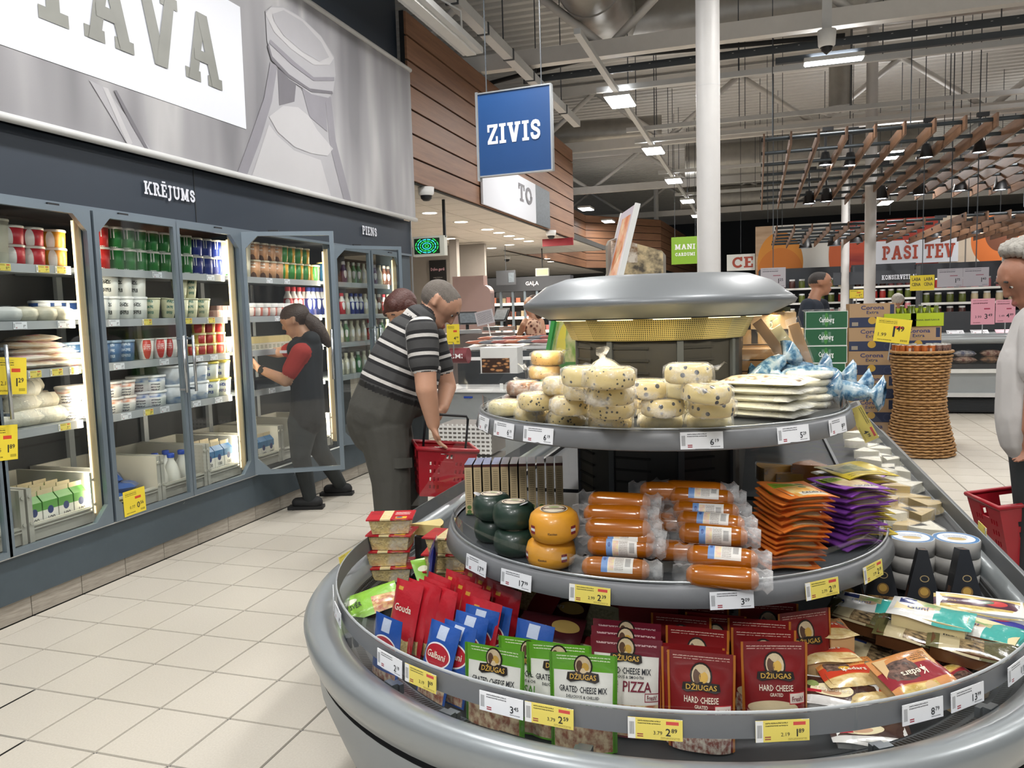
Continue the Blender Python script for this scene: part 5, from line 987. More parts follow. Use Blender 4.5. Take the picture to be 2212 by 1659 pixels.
# ================================================================ LOWER TIER GOODS
ZD = .49
def shred(nt_name, a, b, sc_=60): return ('n',0,0,1,1,a,b,sc_)
def pouch(loc, w, h, t, mat_, name, label, yaw=0, lean=0, grp=None, trim=None, texts=(), emblem=None, tilt=0, stand=True, cat='pouch', zig=0):
    """stand-up pouch, front towards -y; local z up"""
    R3 = Rz(math.radians(yaw)) @ Ry(tilt) @ Rx(-lean)
    th = thing(name, loc, R3, label=label, cat=cat, group=grp); ph = rnd(0,6)
    def bul(u, v):
        e = max(0, 1-abs(2*u-1)**2.4)**.7
        if stand: pv = (1 if v < .15 else max(0, 1-((v-.15)/.68)**2))
        else: pv = max(0, 1-abs(2*v-1)**3)
        return e*pv
    def fr(u, v, o=0): return ((u-.5)*w*(1-.025*bul(.5,v)), -t/2*bul(u,v)*(1+.10*math.sin(5*u+4*v+ph))-o-.004*math.sin(3*u+2+ph)*max(0,v-.6), v*h)
    def bk(u, v): x, y, z = fr(u, v); return (x, t/2*bul(u,v)*.9-.004*math.sin(3*u+2+ph)*max(0,v-.6)+.0008, z)
    MB().grid(fr,14,16).obj('front_film',mat_,th); m2 = MB().grid(bk,14,16,flip=True)
    m2.grid(lambda u,v: tuple(Vector(fr(u,0)).lerp(Vector(bk(u,0)),v)),14,2,flip=True); m2.obj('back_film',mat_,th)
    if trim:
        for u in (.012,.988): MB().grid(lambda a,b: tuple(Vector(fr(u+(a-.5)*.035,b,.0016))),1,14).obj('side_trim',trim,th)
    for s, u, v, hh, ww, c in texts:
        mb = MB(); put_text(mb,s,lambda x,y: fr(x,y,.0022),u,v,hh,0,'c',width=ww); mb.obj('lettering',c,th)
    if emblem:
        eu, ev, es = emblem; al = w/h
        def disc(ru, rv, du, dv, o, m, nm): 
            n = 18; pts = [fr(eu+du+ru*math.cos(2*math.pi*i/n), ev+dv+rv*math.sin(2*math.pi*i/n), o) for i in range(n)]; MB().add([fr(eu+du,ev+dv,o)]+pts,[(0,1+i,1+(i+1)%n) for i in range(n)]).obj(nm,m,th)
        disc(es,es*1.05*al*1.15,0,.10,.0022,'emb_dark','emblem_ring'); disc(es*.84,es*.9*al*1.15,0,.10,.0030,'emb_cream','emblem_field'); disc(es*.40,es*.42*al*1.15,es*.22,.09,.0038,'emb_gold','emblem_cheese'); disc(es*.34,es*.62*al,-es*.38,.10,.0038,'emb_brown','emblem_figure')
        mb = MB(); W_ = es*1.75; mb.add([fr(eu+a,ev+b,.0040) for a,b in ((-W_,-.035),(-W_*.75,-.055),(0,-.03),(W_*.75,-.055),(W_,-.035),(W_*.94,.035),(0,.05),(-W_*.94,.035))],[(0,1,2,7),(2,3,4,5),(2,5,6,7)]); mb.obj('emblem_banner','emb_dark',th)
        mb = MB(); put_text(mb,'DŽIUGAS',lambda x,y: fr(x,y,.0052),eu,ev-.026,.05,0,'c',width=W_*1.62); mb.obj('lettering','emb_gold',th)
    return th
M('emb_dark','241c18',.4); M('emb_cream','cbb896',.4,var=.25,vs=60); M('emb_gold','c9a14a',.35); M('emb_brown','5a4030',.4,var=.3,vs=80); M('ink_maroon','6e1d30',.45,var=0); M('ink_green','4a8a2a',.45,var=0); M('ink_cream','e6dcc8',.45,var=0); M('trim_orange','b56f2a',.35); M('trim_green','4f8a24',.35)
PM('p_green','5d9e26',[('r',.06,.02,.94,.82,'dcdcd4'),('n',.06,.02,.94,.40,'cdbb98','8f5a44',9),('s',.1,.93,.9,.97,'dfe8c8',1)],.33,coat=.3,film=.25)
PM('p_pizza','6b1b2b',[('r',.05,.02,.95,.82,'d8d5cd'),('n',.05,.02,.95,.34,'d8c69c','a86a4a',10),('s',.08,.92,.92,.96,'c8a8a8',1),('r',.77,.37,.96,.46,'8a2a3a'),('r',.78,.38,.95,.45,'d8d5cd')],.33,coat=.3,film=.25)
PM('p_hard','7c1a1c',[('e',.5,.18,.46,.22,'cdb78c'),('n',.06,.0,.94,.30,'d8d0c0','8a4a3c',14),('e',.45,.33,.38,.08,'d2c09a'),('s',.08,.92,.92,.955,'d8b8a8',1),('r',.70,.37,.95,.49,'b8323a'),('r',.71,.38,.94,.48,'e0d2c6')],.30,coat=.35,film=.25)
PM('p_hard_low','7c1a1c',[('n',.05,.0,.95,.22,'d8d0c0','8a4a3c',14),('s',.08,.92,.92,.955,'d8b8a8',1)],.30,coat=.35,film=.25)
PM('p_goudar','b3202c',[('n',.14,.02,.86,.44,'d6c48e','b09a68',26),('e',.75,.40,.3,.2,'b3202c'),('r',.16,.86,.34,.91,'c8963c')],.28,coat=.45,film=.5)
PM('p_galb','24509e',[('n',.06,.02,.94,.30,'d2bfa0','9a5a4a',12),('e',.5,.60,.42,.16,'e6e2e0'),('e',.5,.60,.39,.14,'ac2530'),('r',.35,.80,.65,.97,'b8c4d8'),('e',.75,.36,.3,.03,'dfe4ea')],.28,coat=.5,film=.5)
PM('p_redbag','7d1c20',[('n',.3,.3,.65,.95,'cdb888','a88a58',20),('e',.25,.25,.10,.12,'3a5a2c'),('e',.6,.15,.12,.14,'2c4a28'),('n',.0,.0,1,.1,'b0683a','7d1c20',8)],.25,coat=.5,film=.6)
PM('p_brown','4a1c22',[('e',.75,.75,.2,.14,'c8a860'),('n',.6,.05,.98,.4,'cbb898','6a2a2a',9)],.3,coat=.35,film=.4); PM('p_sage','c8c4a0',[('r',0,.7,1,1,'7a2428'),('n',.1,.05,.9,.6,'cfc9a4','a8a27a',18)],.3,coat=.4,film=.5)
PM('p_lime','82b53a',[('n',.55,.0,1,.5,'c8a868','a85a44',8),('e',.2,.6,.12,.1,'e6ead0')],.3,coat=.35,film=.5); PM('p_blueviolet','2c2f7a',[('n',.1,.1,.9,.6,'8a8a5a','3a3a7a',9)],.25,coat=.5,film=.5)
HZ = .215
def btop(px, yt, h=HZ, zt=None): p = P(px, yt, 'z', ZD+h if zt is None else zt); return (p.x, p.y, ZD)
# green pouches
for k,(px,yt,yaw) in enumerate([(1258,1416,4),(1205,1394,2),(1140,1384,-3),(1064,1400,-7)]):
    pouch(btop(px,yt),.15,HZ,.05,'p_green','cheese_pouch',f'green grated cheese pouch for salad, {["furthest back","third","second","front"][k]} one',yaw,.04,'green cheese pouches','trim_green',[('GRATED CHEESE MIX',.5,.62,.06,.72,'ink'),('DELICIOUS & CHILLED',.5,.565,.03,.5,'ink'),('SALAD',.66,.44,.10,.40,'ink_green')],(.5,.775,.14))
# pizza pouches
for k,(px,yt,yaw) in enumerate([(1352,1350,0),(1350,1366,0),(1351,1386,1)]):
    pouch(btop(px,yt),.165,HZ+.005,.055,'p_pizza','cheese_pouch',f'dark red and white pizza cheese pouch, {["rear","middle","front"][k]} one',yaw,.05,'pizza cheese pouches',None,[('GRATED CHEESE MIX',.5,.645,.062,.70,'ink'),('DELICIOUS & SMOOTH',.5,.60,.03,.5,'ink'),('PIZZA',.66,.475,.105,.40,'ink_maroon'),('IDEAL FOR',.32,.555,.026,.16,'ink_maroon'),('MEAT AND FISH',.30,.525,.026,.2,'ink_maroon'),('POTATOES, BAKED',.30,.495,.026,.2,'ink_maroon'),('POTATOES, SNACK',.30,.465,.026,.2,'ink_maroon'),('Fresh!',.865,.395,.05,.13,'ink_maroon')],(.5,.80,.13))
p = P(1400,1312,'z',.70); pouch((p.x,p.y,.50),.15,.21,.045,'p_sage','cheese_pouch','cream pizza cheese pouch tucked under the middle shelf',5,.0,None,None,[('PIZZA',.65,.55,.1,.4,'ink_maroon')])
# red hard cheese pouches
HT = [('HARD CHEESE',.5,.51,.062,.52,'ink_cream'),('GRATED',.5,.455,.035,.2,'ink_cream')]
for k,(px,yt,yaw,full) in enumerate([(1510,1308,0,0),(1660,1304,5,0),(1742,1322,30,0),(1470,1332,0,0),(1545,1330,0,0),(1640,1342,4,0),(1505,1360,0,0),(1650,1362,6,0),(1492,1398,2,0),(1500,1405,2,0),(1514,1413,3,1),(1674,1390,13,2)]):
    pouch(btop(px,yt),.145,HZ,.05,'p_hard','cheese_pouch',f'red hard cheese pouch with orange edges, {["rear row left","rear row middle","rear row right, turned","back left","back centre","back right","middle row left","middle row right","third from front","second from front","front centre","front right, turned"][k]}',yaw,.05,'red hard cheese pouches','trim_orange',(HT+[('Fresh!',.825,.405,.05,.18,'ink_maroon')]) if full else (),(.5,.665,.165))
# gouda packs, leaning in a row
for k,(px,yt,yaw,ln) in enumerate([(1060,1262,-52,.25),(1040,1250,-52,.25),(1018,1238,-52,.3),(997,1222,-50,.3),(1010,1290,-45,.3),(990,1262,-50,.3),(972,1248,-55,.3),(955,1230,-58,.25),(925,1262,-55,.25),(915,1236,-60,.25),(905,1246,-60,.25),(893,1252,-58,.25),(870,1250,-52,.3),(848,1250,-45,.3)]):
    x, y, z = btop(px,yt,.20,.715); pouch((x+.02,y-.03,.51),.115,.20,.022,'p_goudar','gouda_pack',f'red shredded gouda pack leaning in the left row, {ORD[k]} from the back',yaw*.55,ln,'red gouda packs',None,[('Gouda',.5,.58,.10,.62,'ink_cream')] if k in (13,7,3) else (),stand=False)
# blue packs
for k,(px,yt,yaw,ln) in enumerate([(1125,1338,-28,.3),(1042,1298,-32,.25),(1014,1306,-30,.25),(986,1320,-30,.3),(958,1340,-34,.3),(918,1340,-40,.35),(820,1322,-40,.15)]):
    x, y, z = btop(px,yt,.195,.70); pouch((x+.01,y-.02,.495),.115,.195,.024,'p_galb','mozzarella_pack',f'blue shredded cheese pack with red oval, {ORD[k]} from the back',yaw*.7,ln,'blue cheese packs',None,[('Galbani',.5,.565,.085,.6,'ink_cream')] if k != 0 else (),stand=False)
# other bags lying behind
def lying(px, py, z, w, d, h, mat_, name, lab, a, tilt=(0,0), texts=()):
    p = P(px,py,'z',z); t = thing(name,(p.x,p.y,z-h/2),Euler((tilt[0],tilt[1],a)).to_matrix(),label=lab,cat='bag'); ph = rnd(0,6)
    f = lambda sg,o=0: (lambda u,v: ((u-.5)*w,(v-.5)*d,h/2+sg*(h/2*(max(0,1-abs(2*u-1)**2.5)*max(0,1-abs(2*v-1)**2.5))**.5*(1+.15*math.sin(8*u+ph)*math.cos(6*v))+o)))
    MB().grid(f(1),14,10).grid(f(-1),14,10,flip=True).obj('bag_film',mat_,t)
    for s,u,v,hh,ww,c in texts: mb = MB(); put_text(mb,s,f(1,.002),u,v,hh,0,'c',width=ww); mb.obj('lettering',c,t)
    return t
lying(1150,1295,.62,.20,.15,.05,'p_redbag','cheese_bag','large glossy red cheese bag lying under the middle shelf',-.5,(.75,0)); lying(1185,1372,.60,.19,.14,.04,'p_brown','cheese_bag','dark brown hard cheese bag below the red bag',-.15,(.7,0),[('Cietais siers',.36,.62,.10,.5,'ink_cream')]); lying(1200,1330,.585,.19,.14,.04,'p_brown','cheese_bag','second dark brown hard cheese bag further back',-.2,(.7,0),[('Cietais siers',.4,.7,.10,.5,'ink_cream')])
lying(1290,1318,.60,.17,.14,.04,'p_sage','cheese_bag','pale grated cheese bag with red top under the shelf edge',-.35,(.8,0)); lying(1235,1405,.56,.16,.12,.03,'p_sage','cheese_bag','pale patterned cheese bag behind the green pouches',-.2,(.5,0))
lying(800,1298,.56,.19,.12,.035,'p_lime','cheese_bag','lime green cheese bag lying at the left end',.55,(.35,-.25),[('SVĒR',.28,.3,.16,.2,'ink')]); lying(935,1225,.60,.15,.10,.03,'p_lime','cheese_bag','lime green bag corner sticking out between red packs',.9,(.9,0)); lying(1010,1190,.60,.2,.13,.03,'p_blueviolet','cheese_bag','dark blue cheese bag lying behind the red packs',.3,(.3,-.2))
p = P(922,1160,'z',.74); pouch((p.x,p.y,.55),.09,.19,.03,'p_blueviolet','cheese_bag','blue violet bag standing between the tub stacks',-70,.15,None,None,(),None,stand=False)
# grated cheese tubs with red lids
M('shreds','cfb878',.5,var=.35,vs=90,bump=.8,bs=90); PM('tub_lid','b8222c',[('r',.30,0,.52,1,'e2d2a0'),('n',.33,.1,.49,.6,'d8c07a','e6d8b0',8),('r',.62,.06,.86,.3,'e0b23c'),('e',.70,.22,.07,.07,'33418a'),('s',.05,.55,.26,.9,'7a1a22',4),('s',.58,.45,.9,.8,'e8d8d0',2)],.28,coat=.4)
bb = MB(); w, d, h = .145,.105,.05
bb.add([(x*w/2*k,y*d/2*k,z) for z,k in ((0,.86),(h,1)) for x,y in ((-1,-1),(1,-1),(1,1),(-1,1))],[(3,2,1,0),(0,1,5,4),(1,2,6,5),(2,3,7,6),(3,0,4,7)])
m1 = bb.mesh('shredded_cheese',['shreds']); m2 = MB().add([(x*w/2*k*1.02,y*d/2*k*1.02,z) for z,k in ((-.0005,.86),(h,1)) for x,y in ((-1,-1),(1,-1),(1,1),(-1,1))],[(0,1,5,4),(1,2,6,5),(2,3,7,6),(3,0,4,7)]).mesh('tub_wall',['film_soft']); m3 = MB().box((0,0,h+.003),(w*1.12,d*1.14,.005)).mesh('red_lid',['tub_lid'])
for st_i, (px, py, zt, n, rz) in enumerate([(838,1110,.762,4,.25),(972,1150,.72,3,.1)]):
    p = P(px,py,'z',zt)
    for k in range(n):
        t = thing('grated_cheese_tub',(p.x+rnd(-.008,.008)+ (0 if st_i else .005*k),p.y+rnd(-.006,.006),zt-.058*(n-k)),(0,0,rz+rnd(-.08,.08)),label=f'grated cheese tub with red lid, {ORD[k]} from the bottom of the {"left" if st_i==0 else "right"} stack',cat='tub',group='grated cheese tubs')
        link(m1,'shredded_cheese',t); link(m2,'tub_wall',t); link(m3,'red_lid',t)
    if st_i == 0: MB().box((p.x,p.y,.51),(.13,.1,.035)).obj('riser_block','isl_dark',isl)
    else: MB().box((p.x,p.y,.515),(.13,.1,.06)).obj('riser_block','isl_dark',isl)
PM('wedge_paper','d8c890',[('r',0,.0,1,1,'d4c282'),('n',.1,.3,.9,.9,'e4e2da','c8ccd4',5)],.4)
p = P(930,1132,'z',.70); wedge((p.x,p.y,.665),.12,.9,.04,'wedge_paper','white papered cheese wedge behind the left tubs',.4,False); MB().box((p.x,p.y,.575),(.1,.07,.17)).obj('riser_block','isl_dark',isl)
# ---- right side: blocks in printed film
PM('kedars','cf8a4a',[('r',0,.30,1,.62,'c4432c'),('e',.32,.66,.22,.20,'6a5248'),('n',.12,.5,.52,.84,'8a7060','4a3a34',9),('s',.55,.66,.95,.92,'6a4428',5),('e',.88,.62,.08,.08,'5a6a5a'),('e',.42,.56,.09,.08,'d8a83c'),('n',.0,.0,1,.28,'e0cc98','c8a86a',5)],.25,coat=.5,film=.5)
PM('kedars_red','c98a52',[('r',0,.34,1,.72,'8e2430'),('e',.65,.42,.26,.24,'5a4640'),('n',.45,.2,.85,.62,'7a5c50','3c302c',9),('s',.08,.08,.42,.3,'5a4428',5),('n',.3,.75,.9,.95,'e0cc8a','b89a4a',5)],.25,coat=.5,film=.5)
PM('tejas','3e231d',[('r',0,0,1,.22,'d6d4d0'),('r',0,.9,1,1,'d6d4d0'),('e',.40,.5,.26,.24,'e4d8b0'),('e',.40,.42,.12,.1,'c8a080'),('r',.10,.34,.28,.46,'b02a3a'),('e',.16,.66,.08,.1,'8a9a5a')],.25,coat=.5,film=.6)
PM('mednieku','5c5836',[('r',.14,.0,.58,1,'b8ab88'),('n',.36,.05,.62,.95,'3a3026','a8906a',8),('r',.14,.74,.30,.92,'2c3a6a'),('n',.62,.1,1,.9,'5c5836','47452c',30)],.25,coat=.5,film=.6); M('mednieku_side','5a3820',.35,coat=.3); M('gouda_pale','c9a878',.4,var=.15); M('guni_side','d8c898',.4)
PM('guni','3fa59c',[('r',.0,.0,.55,1,'dcdcd8'),('n',.25,.5,.6,1,'8aa86a','d8c8a0',5),('r',.1,.66,.3,.86,'26356e'),('e',.46,.5,.08,.12,'c8a888')],.25,coat=.5,film=.6)
PM('maroon_tray','d8bf72',[('r',0,.3,1,.72,'4a1e34'),('e',.68,.52,.12,.14,'c23b3b'),('e',.58,.55,.08,.1,'3c5a34'),('n',0,.0,1,.28,'d8c27a','b8a050',14)],.3,coat=.4,film=.3); PM('violet_tray','d6cfc4',[('r',0,.25,1,.6,'3a3a98'),('n',0,.62,1,1,'dcd6cc','b8a088',9),('e',.7,.6,.1,.1,'b83a4a')],.3,coat=.4,film=.3)
def blk(px, py, z, w, d, h, mt, mb_, lab, rz, tilt=(0,0), txts=None, name='cheese_block_pack', grp=None, lip=1.16):
    p = P(px,py,'z',z); return flatpack((p.x,p.y,z-h),w,d,h,mt,mb_,name,lab,rz,tilt,grp,'pack',False,txts,lip)
K = [('Ķedars',.55,.40,.13,.42,'ink_cream')]
for k,(px,py,z,rz,tl) in enumerate([(1775,1352,.64,.35,(0,0)),(1778,1400,.60,.4,(.05,0)),(1785,1425,.565,.45,(.08,0)),(1835,1443,.58,.35,(.12,-.05)),(1880,1478,.56,.3,(.16,0))]):
    blk(px,py,z,.125,.095,.05,'kedars','gouda_pale',f'orange printed cheddar block, {ORD[k]} from the back',rz,tl,K,grp='orange cheddar blocks')
blk(1965,1440,.61,.14,.11,.055,'kedars_red','gouda_pale','red printed cheddar block leaning upside down by the right rail',.55+math.pi,(-.35,.1),[('Ķedars',.5,.46,.13,.42,'ink_cream')]); blk(2060,1462,.575,.12,.09,.05,'kedars_red','gouda_pale','red printed cheddar block partly hidden by the right rail',.8,(.2,0))
blk(1815,1488,.555,.165,.085,.035,'tejas','offwhite','brown and white tea cheese pack at the right rail',-.12,(.3,0),[('TējasSiers',.42,.44,.14,.44,'ink_cream')],lip=1.1)
blk(1880,1575,.515,.15,.08,.03,'tejas','offwhite','second tea cheese pack lying low behind the glass',.1,(.1,0)); 
MD = [('MEDNIEKU',.34,.60,.12,.34,'ink')]
for k,(px,py,z,rz) in enumerate([(1860,1345,.585,-.38),(1900,1408,.55,-.3),(1965,1412,.545,-.32),(2010,1420,.55,-.33),(2060,1428,.56,-.35),(1868,1322,.635,-.42),(1980,1362,.63,-.32),(2098,1388,.63,-.24)]):
    blk(px,py,z,.175,.085,.042,'mednieku','mednieku_side',f'olive hunter cheese pack, {["lower rear","lower left","lower centre left","lower centre right","lower right","upper left","upper centre","upper right"][k]} one',rz,(.15,.08),MD if k > 4 else None,grp='olive hunter cheese packs',lip=1.12)
for k,(px,py,z,rz) in enumerate([(1885,1302,.645,-.25),(2010,1318,.675,-.35),(2120,1352,.64,-.5)]): blk(px,py,z,.165,.09,.04,'guni','guni_side',f'turquoise and white cheese pack, {ORD[k]} from left',rz,(.12,.05),[('Guni',.34,.42,.16,.26,'emb_blue')],grp='turquoise cheese packs') if 'emb_blue' in MT else (M('emb_blue','26356e',.4,var=0), blk(px,py,z,.165,.09,.04,'guni','guni_side',f'turquoise and white cheese pack, {ORD[k]} from left',rz,(.12,.05),[('Guni',.34,.42,.16,.26,'emb_blue')],grp='turquoise cheese packs'))
blk(2115,1302,.66,.20,.08,.03,'maroon_tray','offwhite','long cheese tray with maroon band at the right',-.18,(.2,0),[('GOLD',.2,.46,.12,.1,'emb_gold')],lip=1.06); blk(2125,1338,.63,.19,.08,.03,'violet_tray','offwhite','long cheese tray with violet band at the right',-.22,(.2,0),None,lip=1.06)
# black triangular boxes
PM('tri_front','23262c',[('e',.5,.62,.10,.045,'b8a070'),('e',.5,.62,.08,.035,'23262c'),('e',.5,.44,.13,.075,'8a6a3a'),('e',.5,.45,.09,.05,'c8a050'),('s',.3,.12,.7,.28,'8a8474',3)],.4); PM('tri_side','1d1f24',[('n',.3,.1,.8,.5,'7a4a2a','2a2420',6)],.4)
def tri(px, py, w, h, lab, rz, low=None):
    p = P(px,py,'z',.50); t = thing('triangle_box',(p.x,p.y,.49),Rz(rz) @ Rx(-.16),label=lab,cat='box',group='black triangular cheese boxes'); d = .055
    A, B, Cc = (-w/2,0,0),(w/2,0,0),(0,0,h); q = lambda v: (v[0],d,v[2]); mb = MB(); uv3 = [[(0,0),(1,0),(.5,1)]]
    mb.add([(-w/2,0,0),(w/2,0,0),(.012,0,h),(-.012,0,h)],[(0,1,2,3)],0,[[(0,0),(1,0),(.55,1),(.45,1)]]); mb.obj('front','tri_front',t)
    MB().add([(-w/2,0,0),(w/2,0,0),(.012,0,h),(-.012,0,h)]+[(-w/2,d,0),(w/2,d,0),(.012,d,h),(-.012,d,h)],[(5,4,7,6),(1,5,6,2),(4,0,3,7),(3,2,6,7),(0,4,5,1)],0,[[(0,0),(1,0),(1,1),(0,1)]]*5).obj('side','tri_side',t)
    if low: MB().quad((-w*.42,-.001,.004),(w*.42,-.001,.004),(w*.32,-.001,h*.34),(-w*.32,-.001,h*.34)).obj('photo_print',low,t)
PM('tri_photo','b08a58',[('n',0,0,1,1,'d0a868','5a3a28',5)],.4)
tri(1995,1345,.125,.225,'black triangular aged cheese box, middle one',-.05); tri(2090,1345,.125,.225,'black triangular aged cheese box, right one',.1); tri(1905,1335,.125,.225,'black triangular cheese box with food photo beside the middle shelf',-.1,'tri_photo'); tri(1830,1335,.125,.20,'black triangular cheese box half hidden under the shelf rail',-.2,'tri_photo')
# blue and white boxed wheels, brie wedges down the right side
PM('brie_top','d8dee4',[('e',.5,.5,.48,.48,'3a78b0'),('e',.5,.5,.40,.40,'dfe4e8'),('e',.5,.42,.2,.12,'c8ac6a'),('s',.25,.52,.75,.68,'2a4a90',1)],.4); M('brie_side','a8a6a2',.45)
def brie(px, py, z, r, h, lab):
    p = P(px,py,'z',z); t = thing('boxed_cheese',(p.x,p.y,z-h),label=lab,cat='cheese',group='blue and white boxed cheeses'); MB().lathe([(0,0),(r,0),(r,h),(r*.97,h+.001)],26).obj('box_side','brie_side',t); n = 26
    MB().add([(r*.97*math.cos(2*math.pi*i/n),r*.97*math.sin(2*math.pi*i/n),h+.002) for i in range(n)],[tuple(range(n))],0,[[(.5+.5*math.cos(2*math.pi*i/n),.5+.5*math.sin(2*math.pi*i/n)) for i in range(n)]]).obj('lid_print','brie_top',t)
for k,(px,z) in enumerate([(1968,.565),(1968,.62),(1968,.675),(2065,.565),(2065,.62),(2065,.675)]):
    p = P(px,1160 if px < 2000 else 1163,'z',.675); q = proj((p.x,p.y,z)); brie(q[0],q[1],z,.072,.052,f'round blue and white boxed cheese, {["lower","middle","upper"][k%3]} of the {"left" if k<3 else "right"} stack')
M('brie_white','dcd8c6',.5,bump=.3,bs=40); M('brie_cut','d0bf88',.5); M('pale_wedge','c8b078',.45,var=.15); M('riser','4a4e50',.5)
MB().box((.41,4.25,.55),(.62,2.6,.12)).obj('riser_deck','isl_deck',isl)
WD = [(1905,1092,'pale_wedge'),(1945,1098,'pale_wedge'),(1985,1105,'pale_wedge'),(1925,1062,'pale_wedge'),(1965,1072,'pale_wedge'),(2002,1085,'pale_wedge'),(1915,1125,'brie_white'),(1960,1130,'pale_wedge'),(2005,1138,'brie_white'),(1900,1030,'brie_white'),(1935,1035,'brie_white'),(1965,1045,'brie_white'),(1885,1005,'brie_white'),(1915,1008,'brie_white'),(1940,1015,'brie_white'),(1870,985,'brie_white'),(1900,985,'brie_white'),(1925,990,'brie_white'),(1850,962,'brie_white'),(1875,962,'brie_white'),(1900,968,'brie_white'),(1850,945,'brie_white'),(1885,942,'brie_white')]
for k,(px,py,mt) in enumerate(WD):
    p = P(px,py,'z',.65); wedge((p.x,p.y,.612+(.03 if k%3==0 else 0)),.13,.95,.042,mt,f'wrapped {"pale yellow" if mt=="pale_wedge" else "white"} cheese wedge on the right side, {ORD[k] if k<20 else ["twenty-first","twenty-second","twenty-third"][k-20]} from the front',rnd(0,6),grp='cheese wedges along the right side')
# left side rear goods seen through the glass end
MB().box((-.98,4.1,.55),(.5,2.9,.12)).obj('riser_deck','isl_deck',isl)
# behind the partition: wood coloured packs, hard cheese
M('kraft','b08a5c',.5,var=.12,vs=12); M('kraft_lt','c8a878',.45,var=.12)
def bxo(px, py, yy, w, d, h, mt, nm, lab, rz=0, z=None, ct='pack', grp=None):
    p = P(px,py,'y',yy); z = p.z if z is None else z; t = thing(nm,(p.x,yy,z),(0,0,rz),label=lab,cat=ct,group=grp); MB().grid(lambda u,v: ((u-.5)*w,(v-.5)*d,h+.004*math.sin(6*u)*math.sin(5*v)),6,4).box((0,0,h/2),(w,d,h)).obj('body',mt,t); MB().box((0,0,h/2),(w*1.04,d*1.04,h*1.05)).obj('wrapper','film',t)
for k in range(4): bxo(1635,805,3.0,.24,.14,.036,'kraft','cheese_slab',f'long wooden coloured cheese slab behind the glass, {ORD[k]} up',.05,z=1.145+k*.041,grp='long cheese slabs')
for k,(px,py) in enumerate([(1615,735),(1645,735),(1680,738),(1712,742)]): bxo(px,py,3.15,.075,.08,.055,'kraft_lt','cheese_cube',f'kraft wrapped cheese cube in the row behind the glass, {ORD[k]} from left',0,z=1.315,grp='kraft cheese cubes')
for k,(px,py) in enumerate([(1638,712),(1694,706)]): bxo(px,py,3.15,.07,.07,.06,'kraft_lt','cheese_cube',f'kraft wrapped cheese cube on top behind the glass, {["left","right"][k]} one',.2,z=1.372,grp='kraft cheese cubes on top')
MB().box((.05,3.28,1.225),(.24,.4,.17)).obj('rear_riser','kraft',isl)
PM('sack_print','33361f',[('e',.5,.7,.25,.16,'c8a850'),('e',.5,.38,.16,.12,'c8c4a0'),('e',.5,.38,.10,.07,'4a5a2c')],.35)
for k,(px,py) in enumerate([(1641,685),(1664,684),(1692,682)]):
    p = P(px,py,'y',3.35); pouch((p.x,3.35,p.z-.075),.055,.11,.03,'sack_print','cheese_sack',f'dark spiced cheese pack hanging under the hood, {ORD[k]} from left',0,0,'dark spiced cheese packs')
for k,(px,py,L,a,mt) in enumerate([(1685,760,.26,.95,'kraft'),(1715,765,.22,1.0,'ch_plain'),(1735,760,.2,1.25,'kraft')]):
    p = P(px,py,'y',2.80); t = thing('cheese_stick',(p.x,2.80,p.z),Ry(a),label=['long wrapped cheese stick leaning at the glass end','wrapped gold cheese stick leaning at the glass end','wrapped cheese stick at the right of the leaning sticks'][k],cat='cheese'); MB().box((0,0,0),(L,.04,.035)).obj('stick',mt,t); MB().box((0,0,0),(L*1.2,.05,.045)).obj('wrapper','film',t)
